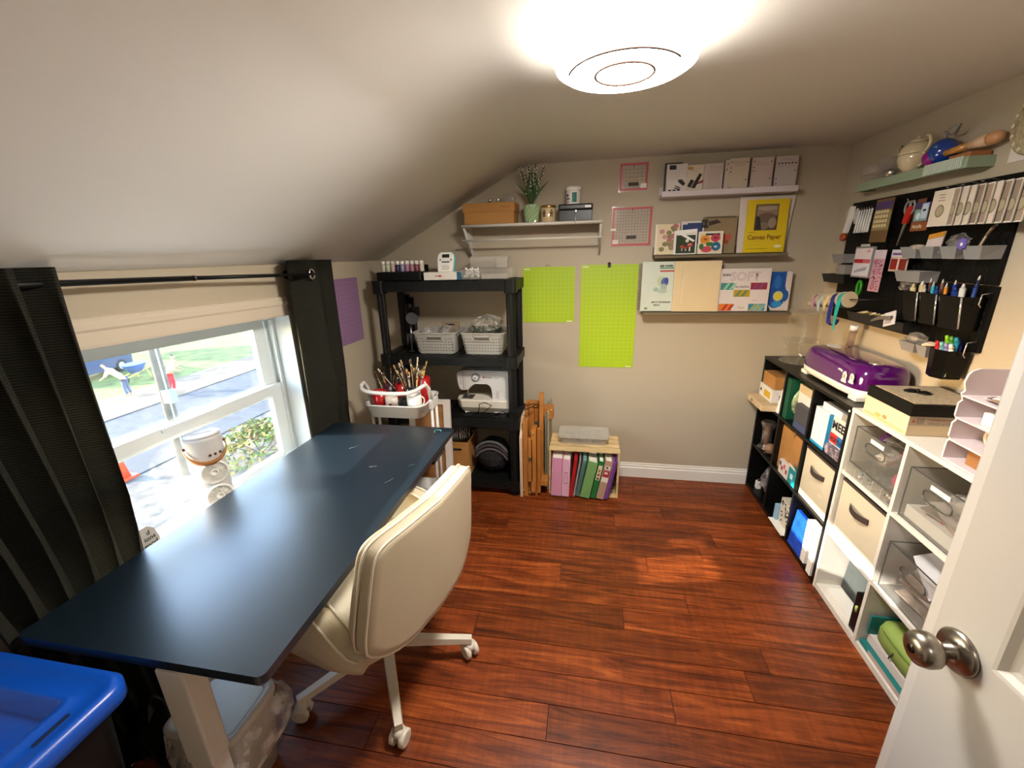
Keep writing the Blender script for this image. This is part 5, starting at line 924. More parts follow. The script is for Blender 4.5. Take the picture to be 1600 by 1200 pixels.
T = thing('pencil_case', 'clear lidded plastic case of small tools on the crate', 'case', (.0, 2.72, .343)); q = MB(); q.loft([rrect(-.155, .145, 2.665, 2.80, .015, .3435), rrect(-.17, .16, 2.65, 2.815, .015, .393)], clr, sm=False); q.build('box', clr, T); q = MB(); q.loft([rrect(-.176, .166, 2.645, 2.82, .016, z) for z in (.394, .412)], glassmat('clear_lid', 'e2ddd2', .35, .1, solid=.3), sm=False); q.build('lid', None, T)
rr = random.Random(41); q = MB()
for k in range(70): c_ = Vector((rr.uniform(-.14, .13), rr.uniform(2.68, 2.79), rr.uniform(.35, .385))); d = Vector((rr.uniform(-1, 1), rr.uniform(-1, 1), rr.uniform(-.2, .2))).normalized()*.02; q.cyl(c_-d, c_+d, .0028, [M('5a5a55', .5), M('b9b4a8', .5), M('3a3d38', .5)][k % 3], 5)
o = q.build('small_tools', None, T); o['kind'] = 'stuff'
def book(name, label, x, w, tilt, h, col, cat='binder', y0=2.53, d=.27, deco=None, z=.013):
    a = math.radians(tilt); f = PF((x, y0, z+ (w*math.sin(a) if tilt > 0 else 0)*0+.0), (math.cos(a), 0, -math.sin(a)), (math.sin(a), 0, math.cos(a)), (0, -1, 0))
    f.o.z = z+w*math.sin(a); T = thing(name, label, cat, (x+w/2, y0+d/2, 0)); m = M(col, .45)
    if cat == 'binder':
        q = MB(); q.fb(f, 0, w, 0, h, -.002, 0, m).fb(f, 0, .003, 0, h, -d, -.002, m).fb(f, w-.003, w, 0, h, -d, -.002, m); q.build('cover', m, T); q = MB(); q.fb(f, .005, w-.005, .006, h-.012, -d+.01, -.02, PAPER); q.build('pages', PAPER, T)
    else: q = MB(); q.fb(f, 0, w, 0, h, -d, 0, m, bev=.001); q.build('cover', m, T)
    if deco: deco(f, T, w, h)
    return T
Z0 = .0125; c90 = -90
def dec_lp(f, T, w, h): 
    q = MB(); fm_ = M('6d4a58', .5)
    for a in ((.014, .036, .18, .183), (.014, .036, .098, .101), (.014, .016, .1, .18), (.034, .036, .1, .18)): q.fb(f, a[0], a[1], a[2], a[3], .0002, .0012, fm_)
    q.build('label_holder', None, T)
book('pink_binder', 'wide pink ring binder at the left end of the crate', -.214, .07, 1.5, .285, 'c98aa4', y0=2.525)
book('light_pink_binder', 'light pink binder with an empty label frame in the crate', -.142, .050, 1.5, .28, 'd3a0b4', y0=2.525, deco=dec_lp)
book('red_folder', 'narrow red folder leaning in the crate', -.090, .022, 6, .285, 'a3141a', cat='folder', y0=2.52)
book('grey_notebook', 'thin grey notebook leaning right beside the red folder', -.065, .012, 8, .28, '8e8a8a', cat='notebook', y0=2.53)
def dec_coil(f, T, w, h):
    q = MB()
    for k in range(34): q.tube([f.p(w/2+.009*math.cos(t), .012+k*.0077, .002+.007*math.sin(t)) for t in [6.28*i/8 for i in range(9)]], .0012, dk, 4)
    q.build('coil', dk, T)
book('coil_notebook', 'teal notebook with a black coil spine in the crate', -.048, .024, 9.5, .28, '6f9a94', cat='notebook', y0=2.54, deco=dec_coil)
book('sage_binder', 'wide sage green binder leaning right in the crate middle', -.017, .062, 10.5, .275, '6f9a5c', y0=2.52)
def dec_g(f, T, w, h): pic(f, T, [(.004, w-.004, .14, .25, M('c9c4a0', .6)), (.01, w-.01, .17, .19, M('9a3a2a', .6)), (.01, w-.01, .20, .22, M('a86a3a', .6)), (.01, w-.01, .145, .16, M('3a3a3a', .6))], nm='spine_label')
book('green_binder', 'dark green binder with a cream spine label in the crate', .051, .034, 10.5, .282, '1c6b33', y0=2.525, deco=dec_g)
def dec_t(f, T, w, h): pic(f, T, [(.008, w-.008, .225, .25, M('d8d2c8', .6)), (.014, w-.02, .232, .244, dk), (.004, w-.004, .17, .215, M('9b2436', .6)), (.012, w-.016, .19, .205, M('e0c9c4', .6)), (.004, w-.004, .13, .165, M('d3cabf', .6))], nm='spine_label')
book('tan_binder', 'tan binder with a red and white spine label in the crate', .090, .049, 10.5, .288, 'a98a74', y0=2.52, deco=dec_t)
book('purple_notebook', 'purple notebook leaning right, nearest the tan binder', .142, .013, 10.5, .28, '7a4a90', cat='notebook', y0=2.525)
book('purple_folder', 'violet folder at the right end of the crate', .158, .011, 10.5, .285, '6d3f8c', cat='folder', y0=2.535)
# ================================================================== RIGHT SIDE SHELVING
def bookcase(name, label, y0, y1, m, back, ncol=3, zt=.937, xf=1.136, xb=1.414, th=.016):
    T = thing(name, label, 'shelving', ((xf+xb)/2, (y0+y1)/2, 0))
    for y in (y0, y1-th): q = MB(); q.box(xf, xb, y, y+th, 0, zt-th, m); q.build('side_panel', m, T)
    q = MB(); q.box(xf-.002, xb, y0, y1, zt-th, zt, m); q.build('top_panel', m, T)
    q = MB(); q.box(xf+.004, xb, y0+th, y1-th, .0, .026, m); q.build('bottom_panel', m, T)
    pitch = (y1-y0-th)/ncol; cell = []
    for z in (.322, .640): q = MB(); q.box(xf+.003, xb-.006, y0+th, y1-th, z-th/2, z+th/2, m); q.build('shelf', m, T)
    for c_ in range(1, ncol):
        y = y0+pitch*c_
        for z0, z1 in ((.026, .314), (.330, .632), (.648, zt-th)): q = MB(); q.box(xf+.001, xb-.006, y, y+th, z0, z1, m); q.build('divider', m, T)
    q = MB(); q.box(xb-.005, xb-.001, y0+th, y1-th, .026, zt-th, back); q.build('back_panel', back, T)
    return T
bkm = M('090909', .4, spec=.35); whm = M('dad5cb', .4)
BY0, BY1 = 1.925, 2.878; WY0, WY1 = .925, 1.918
bookcase('cube_bookcase', 'black nine-cube bookcase in the far right corner', BY0, BY1, bkm, BLACK)
bookcase('cube_organizer', 'white nine-cube organizer between the black bookcase and the door', WY0, WY1, whm, M('a7a49b', .6))
q = MB(); q.lathe((1.134, 1.932, .915), [(.006, 0), (.005, .003)], WHITE, 10, (-1, 0, 0)); q.build('screw_cover', None, label='tiny white screw cover on the near top corner of the black bookcase', cat='cap')
# column bounds
def cols(y0, y1, n=3, th=.016):
    p = (y1-y0-th)/n; return [(y0+p*i+th, y0+p*(i+1)) for i in range(n)][::-1]     # first = farthest
BC, WC = cols(BY0, BY1), cols(WY0, WY1)
Z_ = [.0265, .3305, .6485]      # cell floors
xf = 1.136
# faces toward the room: frame with w=-x ; right (u) = -y as seen from the room
def rf(x, y, z, ang=0): a = math.radians(ang); return PF((x, y, z), (0, -1, 0), (math.sin(a), 0, math.cos(a)), (-math.cos(a), 0, math.sin(a)))
def nf(x, y, z): return PF((x, y, z), (1, 0, 0), (0, 0, 1), (0, -1, 0))   # faces the camera end
def obox(name, label, cat, x0, x1, y0, y1, z0, z1, m, bev=.0015, **k):
    q = MB(); q.box(x0, x1, y0, y1, z0, z1, m, bev=bev); return q.build(name, m, label=label, cat=cat, **k)
def tbox(name, label, cat, x0, x1, y0, y1, z0, z1, m, bev=.0015, group=None, part='carton'):
    T = thing(name, label, cat, ((x0+x1)/2, (y0+y1)/2, z0), group=group); q = MB(); q.box(x0, x1, y0, y1, z0, z1, m, bev=bev); q.build(part, m, T); return T
# ---- black bookcase, top row
(y0, y1) = BC[0]; z = Z_[2]
T = thing('wooden_tray', 'shallow pale wooden tray jutting out of the far top cube', 'tray', (1.2, 2.72, z)); lw = M('cdb38e', .55, wood=(3, 12, 20))
q = MB(); q.box(1.06, 1.36, 2.62, 2.86, z+.035, z+.043, lw); q.build('bottom_board', lw, T)
for a in ((1.06, 1.36, 2.62, 2.63), (1.06, 1.36, 2.85, 2.86), (1.06, 1.07, 2.63, 2.85), (1.35, 1.36, 2.63, 2.85)): q = MB(); q.box(*a, z+.001, z+.035, lw); q.build('side_board', lw, T)
q = MB(); q.tube([(1.058, 2.78+.012*math.cos(t), z+.02+.008*math.sin(t)) for t in [6.28*i/10 for i in range(11)]], .002, ring_m, 5); q.build('latch', ring_m, T)
T = tbox('craft_box', 'white box with a yellow panel and bold black letters, under the brown parcel', 'box', 1.12, 1.36, 2.655, 2.845, z+.044, z+.125, M('d6d0ca', .55))
q = MB(); q.box(1.1192, 1.12, 2.68, 2.77, z+.06, z+.10, M('c9a021', .6)); q.build('yellow_panel', None, T)
text('KLEN', nf(1.16, 2.6545, z+.062), 0, 0, .042, dk, T, h=.0004, bold=.002); text('M', rf(1.119, 2.83, z+.075), 0, 0, .03, dk, T, h=.0006, bold=.001)
T = tbox('parcel_box', 'small brown cardboard parcel stacked on the yellow and white box', 'box', 1.13, 1.36, 2.66, 2.84, z+.126, z+.205, KRAFT); q = MB(); q.box(1.2, 1.3, 2.70, 2.76, z+.205, z+.2056, M('c9a786', .7)); q.build('address_label', None, T)
q = MB(); q.loft([[(1.14, 2.62, z+.001), (1.14, 2.585, z+.001), (1.30, 2.585, z+.001), (1.30, 2.62, z+.001)], [(1.15, 2.604, z+.15), (1.15, 2.592, z+.15), (1.28, 2.592, z+.15), (1.28, 2.604, z+.15)]], M('dfe0e2', .5), sm=False); q.build('white_wedge', None, label='white plastic wedge beside the wooden tray in the far top cube', cat='wedge')
(y0, y1) = BC[1]
f = PF((1.16, y1-.004, z), (0, -1, 0), (0, .0, 1), (-1, 0, 0))
q = MB(); q.loft([[(x, y, zz) for x, y in ((1.145, y1-.004-.05*0), (1.145, y1-.05), (1.36, y1-.05), (1.36, y1-.004))] for zz in (z+.001, z+.24)], M('0c4a34', .5), sm=False); q.build('green_folder', None, label='dark green folders standing at the left of the second top cube', cat='folder')
q = MB(); q.bag((1.24, y1-.078, z+.115), (.085, .022, .11), glassmat('green_sleeve', 'a9b894', .3, .1, solid=.45, tex=22), 14, amp=.08); q.build('sleeve_bundle', None, label='bundle in a green-tinted clear sleeve beside the dark green folders', cat='packet')
T = tbox('album', 'thick cream and white album upright behind the dark grey box', 'album', 1.17, 1.36, 2.262, 2.45, z+.001, z+.232, M('cfcac8', .6)); q = MB(); q.box(1.169, 1.361, 2.26, 2.452, z+.19, z+.2345, M('b8a684', .7)); q.build('cover_band', None, T)
obox('dark_grey_box', 'dark grey box on its side in front of the cream album', 'box', 1.142, 1.34, 2.262, 2.385, z+.055, z+.14, M('3d3d45', .5), bev=.002) if False else None
T = tbox('grey_box', 'dark grey lidded box in front of the cream album', 'box', 1.142, 1.168, 2.262, 2.40, z+.042, z+.14, M('3d3d45', .5)); T = tbox('blue_tin', 'small slate blue box beneath the dark grey box', 'box', 1.142, 1.168, 2.262, 2.40, z+.001, z+.041, M('3a4468', .5))
(y0, y1) = BC[2]
T = tbox('blue_box', 'tall white box with bright blue edges in the third top cube', 'box', 1.148, 1.36, 2.09, 2.215, z+.001, z+.19, M('d9dde0', .5)); q = MB(); q.box(1.147, 1.361, 2.089, 2.216, z+.001, z+.014, M('1f8fc4', .5)).box(1.147, 1.361, 2.0890, 2.0905, z+.001, z+.19, M('1f8fc4', .5)); q.build('blue_edge', None, T)
T = tbox('acrylic_paint_box', 'white paint box reading MEE with red and blue panels', 'box', 1.165, 1.36, 1.97, 2.088, z+.052, z+.19, M('c9c6c2', .5))
q = MB(); q.box(1.1645, 1.165, 2.03, 2.0875, z+.058, z+.105, M('c0281c', .5)).box(1.1645, 1.165, 1.97, 2.03, z+.058, z+.105, M('14609f', .5)); q.box(1.165, 1.26, 1.9695, 1.97, z+.058, z+.105, M('c0281c', .5)).box(1.26, 1.36, 1.9695, 1.97, z+.058, z+.105, M('14609f', .5)); q.build('colour_panel', None, T)
text('MEE', rf(1.1645, 2.085, z+.128), 0, 0, .055, dk, T, h=.0004, bold=.0022); text('ACRYLIC', rf(1.164, 2.083, z+.07), 0, 0, .026, M('2a1a24', .5), T, h=.0004, bold=.001)
T = tbox('grey_lid_box', 'grey box with white side lying across the tops of the paint boxes', 'box', 1.16, 1.36, 1.975, 2.18, z+.192, z+.225, M('8f8a83', .5)); q = MB(); q.box(1.1585, 1.16, 2.02, 2.18, z+.192, z+.225, WHITE); q.build('white_side', WHITE, T)
T = tbox('clear_case', 'clear case of pink and lilac bits under the MEE paint box', 'case', 1.15, 1.36, 1.955, 2.085, z+.001, z+.05, glassmat('lilac_case', 'b9a7b4', .3, .1, solid=.4, tex=30))
# ---- black bookcase, middle row
z = Z_[1]; wrapm = glassmat('smoky_wrap', 'a89c90', .35, .12, solid=.25, tex=18)
T = thing('wrapped_brush', 'wooden brush wrapped in clear plastic in the far middle cube', 'brush', (1.2, 2.80, z)); q = MB(); q.cyl((1.19, 2.79, z+.0), (1.19, 2.80, z+.16), .014, M('8a5f42', .6), 10, r1=.02); q.build('brush', None, T)
q = MB(); q.lathe((1.19, 2.795, z+.001), [(.05, 0), (.03, .03), (.028, .12), (.045, .17), (.04, .185)], wrapm, 14, sm=False); q.build('wrapper', wrapm, T)
q = MB(); q.bag((1.18, 2.70, z+.035), (.035, .03, .034), M('8d6a4f', .6), 17, amp=.1); q.build('brown_pouch', None, label='small brown pouch beside the wrapped brush', cat='pouch')
T = thing('kraft_envelope', 'large flattened kraft cardboard mailer bulging out of the middle cubes', 'mailer', (1.2, 2.5, z)); q = MB(); q.loft([[(1.150, 2.655, z+.001), (1.150, 2.585, z+.001), (1.37, 2.585, z+.001), (1.37, 2.655, z+.001)], [(1.14, 2.66, z+.215), (1.145, 2.585, z+.215), (1.37, 2.585, z+.215), (1.37, 2.66, z+.215)]], KRAFT, sm=False) if False else q.box(1.165, 1.18, 2.27, 2.545, z+.001, z+.27, KRAFT); q.build('front_board', KRAFT, T)
q = MB(); q.box(1.182, 1.20, 2.29, 2.545, z+.001, z+.285, M('9c6d36', .8)).poly(PF((1.164, 2.42, z+.28), (0, -1, 0), (0, 0, 1), (-1, 0, 0)), [(0, 0), (.04, .0), (.02, -.035)], 0, .002, M('8f6030', .8)); q.build('back_board', None, T)
T = tbox('tea_box', 'open teal box with a white flap in front of the kraft mailer', 'box', 1.142, 1.163, 2.265, 2.35, z+.001, z+.10, M('0f7f86', .5)); q = MB(); q.box(1.1415, 1.142, 2.295, 2.325, z+.035, z+.065, M('b8dada', .5)); q.build('logo_patch', None, T); q = MB(); q.loft([[(1.140, 2.27, z+.10), (1.140, 2.345, z+.10), (1.141, 2.345, z+.10), (1.141, 2.27, z+.10)], [(1.13, 2.28, z+.125), (1.13, 2.335, z+.125), (1.131, 2.335, z+.125), (1.131, 2.28, z+.125)]], WHITE, sm=False); q.build('flap', WHITE, T)
T = tbox('stamp_box', 'small white box with crimson and navy squares left of the teal box', 'box', 1.142, 1.163, 2.355, 2.47, z+.001, z+.085, M('cfc5bd', .5)); q = MB(); 
for k, c_ in enumerate(('8f1f38', 'b9455a', '8f1f38', '24365f')): q.box(1.1412, 1.142, 2.365+.026*k, 2.385+.026*k, z+.03+.02*(k % 2), z+.055+.02*(k % 2), M(c_, .5))
q.build('printed_square', None, T)
can = M('c9bda4', .85, noise=.05, scale=200, bump=.2); hdl = M('3a2c26', .7)
def fbin(label, y0, y1, z):
    T = thing('fabric_bin', label, 'storage bin', (1.27, (y0+y1)/2, z)); q = MB(); q.box(1.150, 1.40, y0+.008, y1-.008, z+.001, z+.280, can, bev=.004); q.build('body', can, T)
    q = MB(); q.box(1.148, 1.402, y0+.006, y1-.006, z+.272, z+.284, hdl, bev=.001); q.build('rim_piping', hdl, T)
    yc = (y0+y1)/2; n = 12; R = []
    for i in range(n+1):
        t = i/n; y = yc+.062-.124*t; b_ = .016*math.sin(math.pi*t)**.8+.002; R.append([(1.149-b_, y, z+.180-.004*math.sin(math.pi*t)), (1.149-b_, y, z+.205-.004*math.sin(math.pi*t)), (1.1465-b_, y, z+.205-.004*math.sin(math.pi*t)), (1.1465-b_, y, z+.180-.004*math.sin(math.pi*t))])
    q = MB(); q.loft(R, hdl, sm=False); q.build('pull_handle', hdl, T); return T
fbin('cream fabric bin with dark strap handle in the black bookcase', *BC[2], Z_[1])
fbin('cream fabric bin with dark strap handle in the white organizer', *WC[0], Z_[1])
# ---- black bookcase, bottom row
z = Z_[0]
T = thing('dropper_bottle', 'small white bottle on the bottom of the far cube', 'bottle', (1.19, 2.79, z)); q = MB(); q.box(1.17, 1.20, 2.775, 2.805, z+.0, z+.055, WHITE, bev=.003); q.build('bottle', WHITE, T); q = MB(); q.cyl((1.185, 2.79, z+.055), (1.185, 2.79, z+.068), .009, M('2a2a2a', .4), 12); q.build('cap', None, T)
q = MB(); q.box(1.16, 1.19, 2.72, 2.76, z+.20, z+.25, WHITE, bev=.002); q.build('white_card', WHITE, label='small white card propped high in the far bottom cube', cat='card') if False else q.b.free()
q = MB(); q.bag((1.19, 2.66, z+.13), (.045, .05, .08), glassmat('grey_net', '8a8080', .4, .3, solid=.55, tex=30), 19, amp=.35); q.cyl((1.19, 2.655, z+.001), (1.19, 2.66, z+.07), .006, M('6b6260', .6), 6, r1=.012); q.build('feather_duster', None, label='grey fluffy wrapped duster standing in the far bottom cube', cat='duster')
T = thing('patterned_box', 'white box with black leaf pattern at the floor of the second cube', 'box', (1.2, 2.36, z)); q = MB(); q.box(1.165, 1.33, 2.275, 2.41, z+.004, z+.165, M('cbc3b3', .6)); q.build('carton', None, T)
rr = random.Random(77); q = MB(); f = rf(1.165, 2.41, z+.004); 
for k in range(20): a, b_, t = rr.uniform(.012, .12), rr.uniform(.015, .15), rr.uniform(0, 3); q.poly(f, [(a+.013*math.cos(t)*math.cos(s)-.005*math.sin(t)*math.sin(s), b_+.013*math.sin(t)*math.cos(s)+.005*math.cos(t)*math.sin(s)) for s in [6.28*i/7 for i in range(7)]], .0001, .0006, dk)
f = nf(1.165, 2.275, z+.004)
for k in range(20): a, b_, t = rr.uniform(.012, .15), rr.uniform(.015, .15), rr.uniform(0, 3); q.poly(f, [(a+.013*math.cos(t)*math.cos(s)-.005*math.sin(t)*math.sin(s), b_+.013*math.sin(t)*math.cos(s)+.005*math.cos(t)*math.sin(s)) for s in [6.28*i/7 for i in range(7)]], .0001, .0006, dk)
q.build('leaf_print', dk, T)
obox('white_tray', 'thin white tray edge sticking out under the leaf-patterned box', 'tray', 1.122, 1.34, 2.262, 2.44, z+.0005, z+.0045, WHITE, bev=0)
obox('light_blue_pouch', 'pale blue packet left of the leaf-patterned box', 'packet', 1.15, 1.24, 2.415, 2.45, z+.001, z+.10, M('8fb3cf', .5), bev=.006)
T = thing('blue_notebook', 'bright blue notebook with pale swirls in the bottom cube by the white organizer', 'notebook', (1.2, 2.16, z)); f = PF((1.140, 2.2215, z+.001), (.0, -1, 0), (.10, 0, 1), (-1, 0, .1)); bsw = M('1450c9', .4, noise=.5, scale=18); q = MB(); q.fb(f, 0, .145, 0, .205, -.018, 0, bsw, bev=.001); q.build('cover', bsw, T)
T = thing('white_binder', 'white binder standing in the bottom cube next to the blue notebook', 'binder', (1.24, 1.98, z)); q = MB(); q.box(1.140, 1.37, 2.035, 2.075, z+.001, z+.245, WHITE, bev=.002); q.build('cover', WHITE, T); q = MB(); q.box(1.139, 1.14, 2.05, 2.06, z+.15, z+.20, M('a9a5a0', .5)); q.build('spine_slot', None, T)
T = thing('white_box_file', 'narrow white box file against the near end of the black bookcase', 'box file', (1.24, 1.96, z)); q = MB(); q.box(1.128, 1.37, 1.945, 1.985, z+.001, z+.255, WHITE, bev=.002); q.build('case', WHITE, T)
# ---- white organizer
clrb = glassmat('smoke_acrylic', 'c9c7c1', .3, .04, solid=.07); edg = M('4a4a46', .2, spec=.8)
def cbin(label, y0, y1, z, h=.20, lbl=True):
    T = thing('clear_bin', label, 'storage bin', (1.27, (y0+y1)/2, z)); y0 += .014; y1 -= .014; X0_, X1_ = 1.15, 1.39
    for nm, a in (('front_wall', (X0_, X0_+.003, y0, y1)), ('back_wall', (X1_-.003, X1_, y0, y1)), ('side_wall', (X0_+.003, X1_-.003, y0, y0+.003)), ('side_wall', (X0_+.003, X1_-.003, y1-.003, y1))): q = MB(); q.box(*a, z+.001, z+h, clrb); q.build(nm, clrb, T)
    q = MB(); q.box(X0_, X1_, y0, y1, z+.0005, z+.003, clrb); q.build('base', clrb, T)
    q = MB(); q.box(X0_-.0005, X0_+.0035, y0, y1, z+h, z+h+.0025, edg).box(X0_, X1_, y0, y0+.003, z+h, z+h+.0025, edg).box(X0_, X1_, y1-.003, y1, z+h, z+h+.0025, edg).box(X0_-.0005, X0_+.0005, y0, y1, z+.003, z+.007, edg).box(X0_-.0006, X0_+.0035, y1-.0025, y1, z, z+h, edg); q.build('rim', edg, T)
    yc = (y0+y1)/2; q = MB(); pts = [(X0_-.003, yc+.06*math.copysign(abs(math.cos(t))**.45, math.cos(t)), z+h-.055+.021*math.copysign(abs(math.sin(t))**.8, math.sin(t))) for t in [6.283*i/32 for i in range(32)]]; q.tube(pts, .0022, edg, 6, closed=True); q.build('handle_ring', edg, T)
    if lbl: q = MB(); q.box(X0_-.0012, X0_-.0002, yc-.04, yc+.04, z+h-.030, z+h-.013, WHITE); q.build('name_label', WHITE, T); text('paper', rf(X0_-.0012, yc+.014, z+h-.026), 0, 0, .009, ink2, T, h=.0003)
    return T
(a0, a1) = WC[0]; z = Z_[2]
T = thing('bead_organizer', 'low clear compartment case of beads beneath the clear craft bin', 'case', (1.27, 1.76, z)); bo = glassmat('bead_case', 'cfc8bd', .3, .06, solid=.12)
q = MB(); q.box(1.145, 1.385, a0+.012, a1-.012, z+.0005, z+.048, bo); q.build('case', bo, T)
for k in range(4): q = MB(); q.box(1.147, 1.38, a0+.07+.055*k, a0+.0725+.055*k, z+.002, z+.046, M('c9c4ba', .4)); q.build('divider', None, T)
rr = random.Random(3); q = MB(); bcs = [M(c_, .4) for c_ in ('d2cdb0', '3f6f8f', '8f9a55', '5a3a6a', 'c9c2b8', '456a63')]
for k in range(150): q.sph((rr.uniform(1.155, 1.36), rr.uniform(a0+.02, a1-.02), z+rr.uniform(.008, .035)), .0065, bcs[k % 6], 5, rings=3)
o = q.build('beads', None, T); o['kind'] = 'stuff'
cbin('clear acrylic bin of purple craft bits, top left in the white organizer', a0, a1, z+.05, .165)
rr = random.Random(6); ccs = ['5a2f6f', 'a8a3a0', 'c22a6a', '8f93a8', 'cfc7bf', '4a2a5c', '9aa6a0', '7a5f86']
for k in range(11):
    x, y = rr.uniform(1.19, 1.35), a0+.055+.20*((k*.618) % 1); q = MB(); mm_ = M(ccs[k % 8], .4) if k % 3 else wrap; q.bag((x, y, z+.085+.05*(k // 4)), (.034, .032, .026), mm_, 60+k, seg=9, rings=5, amp=.25); q.build('craft_bag', mm_, label=['crinkled clear', 'grey', 'magenta', 'clear frosted', 'cream', 'dark purple', 'clear wrapped', 'mauve', 'plum', 'silver', 'pink'][k]+' bag of craft bits inside the purple craft bin', cat='bag', group='bags in the purple craft bin')
q = MB(); q.bag((1.19, a0+.05, z+.085), (.02, .035, .035), M('c4165e', .35), 90, amp=.1); q.build('pink_pouch', None, label='hot pink pouch pressed against the front of the craft bin', cat='pouch')
q = MB(); q.bag((1.24, a0+.11, z+.225), (.075, .075, .026), M('8f8d88', .15, .7), 91, seg=16, amp=.3); q.build('silver_packet', None, label='crumpled silver foil packet heaped on top of the craft bin', cat='packet')
(c0, c1) = WC[1]
cbin('clear acrylic bin of papers and red card, top right in the white organizer', c0, c1, z, .195)
obox('white_flat_carton', 'white flat carton edge inside the clear bin of papers', 'box', 1.165, 1.36, c0+.02, c1-.02, z+.004, z+.05, WHITE)
for k, (cc, dz, ang) in enumerate((('a32a20', .052, .1), ('cbb4a4', .058, -.2), ('8f8278', .066, .3), ('bdb0a6', .074, -.1))):
    q = MB(); F = Fr((1.26, (c0+c1)/2, z+dz), (math.cos(ang), math.sin(ang), .05*k), (-math.sin(ang), math.cos(ang), .12)); q.fb(F, -.07, .07, -.10, .10, 0, .004, M(cc, .6)); q.build('paper_bundle', None, label=['red card', 'blush envelope', 'grey-brown card', 'pale grey packet'][k]+' lying in the top right clear bin', cat='card')
q = MB(); q.bag((1.25, c0+.12, z+.125), (.07, .09, .04), wrap, 95, amp=.25); q.build('clear_packet', wrap, label='clear cellophane packet on the papers in the top right bin', cat='packet')
z = Z_[1]
cbin('clear acrylic bin of patterned papers, middle right in the white organizer', c0, c1, z, .20, lbl=False)
news = bpy.data.materials.new('newsprint'); news.use_nodes = True; n_, l_ = news.node_tree.nodes, news.node_tree.links; br = n_.new('ShaderNodeTexBrick'); br.inputs['Scale'].default_value = 9; br.inputs['Color1'].default_value = (.22, .24, .42, 1); br.inputs['Color2'].default_value = (.35, .36, .5, 1); br.inputs['Mortar'].default_value = (.62, .6, .62, 1); br.inputs['Mortar Size'].default_value = .03; br.inputs['Brick Width'].default_value = .22; br.inputs['Row Height'].default_value = .06; t_ = n_.new('ShaderNodeTexCoord'); l_.new(t_.outputs['Object'], br.inputs[0]); l_.new(br.outputs[0], n_['Principled BSDF'].inputs[0])
for k, (cc, dz, ang, tilt) in enumerate((('b9a796', .02, .2, .1), ('a39080', .05, -.3, .2), ('c9bcae', .08, .1, .3), ('8f7f70', .10, .5, .25))):
    q = MB(); F = Fr((1.26, (c0+c1)/2, z+dz), (math.cos(ang), math.sin(ang), tilt), (-math.sin(ang), math.cos(ang), .1)); q.fb(F, -.07, .06, -.10, .10, 0, .005, M(cc, .7, noise=.35, scale=40)); q.build('paper_stack', None, label=['tan patterned paper at the bottom', 'brown patterned paper second up', 'pale cream paper third up', 'taupe paper uppermost'][k]+' in the middle right clear bin', cat='paper')
q = MB(); F = Fr((1.24, c0+.15, z+.19), (.35, .9, .1), (.75, -.25, .62)); q.fb(F, -.11, .11, -.075, .085, 0, .002, news); q.build('pattern_leaflet', None, label='blue-grey printed leaflet sticking up from the middle right bin', cat='leaflet')
T_ = bpy.data.objects['pattern_leaflet'] if 'pattern_leaflet' in bpy.data.objects else None
z = Z_[0]
obox('white_flat_box', 'white flat box on the floor of the bottom left cube', 'box', 1.165, 1.225, a0+.08, a1-.05, z+.001, z+.022, WHITE)
T = thing('slate_board', 'dark slate-grey board leaning at the back of the bottom left cube', 'board', (1.36, 1.72, z)); f = rf(1.245, a1-.006, z+.001, 4); sb_ = M('3f4342', .5, noise=.3, scale=12); q = MB(); q.fb(f, 0, .21, 0, .24, -.01, 0, sb_); q.build('panel', sb_, T)
T = thing('black_case', 'black case standing in the near corner of the bottom left cube', 'case', (1.22, a0+.03, z)); q = MB(); q.box(1.15, 1.235, a0+.012, a0+.062, z+.001, z+.185, M('0a0a0a', .3, spec=.3), bev=.006); q.build('body', None, T); q = MB(); q.cyl((1.149, a0+.035, z+.10), (1.146, a0+.035, z+.13), .005, M('b9c46a', .4), 8); q.build('zip_pull', None, T)
T = thing('zip_pouch', 'lime green zip pouch in the bottom right cube of the white organizer', 'pouch', (1.24, (c0+c1)/2, z+.06)); gm_ = M('8fa653', .5, bump=.3, scale=12); yc = (c0+c1)/2+.01
q = MB(); q.loft([[(1.245+.075*s*math.copysign(abs(math.cos(t))**.5, math.cos(t)), yc+.125*s*math.copysign(abs(math.sin(t))**.5, math.sin(t)), zz) for t in [6.283*i/28 for i in range(28)]] for s, zz in ((.8, z+.064), (1, z+.075), (1.0, z+.12), (.92, z+.15), (.7, z+.165), (.1, z+.168))], gm_); q.build('body', gm_, T)
q = MB(); q.tube([(1.245-.077*abs(math.cos(t))**.5*(1 if math.cos(t) > 0 else 0)-.0, yc+.126*math.sin(t), z+.115+.02*math.cos(t)) for t in [-1.4+2.8*i/14 for i in range(15)]], .003, M('5f7336', .5), 6).tube([(1.178, yc-.03, z+.13), (1.20, yc-.05, z+.155), (1.25, yc-.06, z+.168), (1.29, yc-.06, z+.168)], .002, M('5f7336', .5), 5).tube([(1.168, yc+.0, z+.105), (1.163, yc+.004, z+.085), (1.165, yc+.008, z+.07)], .003, M('4a4638', .5), 5); q.build('zip', None, T)
T = tbox('white_lidded_box', 'large flat white box under the lime pouch', 'box', 1.17, 1.38, c0+.02, c1-.012, z+.022, z+.062, M('cfc4c0', .5)); T = tbox('teal_box', 'flat teal and blush box at the very bottom beneath the white box', 'box', 1.15, 1.38, c0+.01, c1-.005, z+.001, z+.021, M('11706f', .5)); q = MB(); q.box(1.1492, 1.15, c0+.04, c1-.06, z+.001, z+.021, M('b9a39c', .5)); q.build('blush_side', None, T)
obox('teal_folder', 'teal folder upright at the left of the lime pouch', 'folder', 1.16, 1.32, c1-.02, c1-.012, z+.063, z+.15, M('11706f', .5), bev=0)

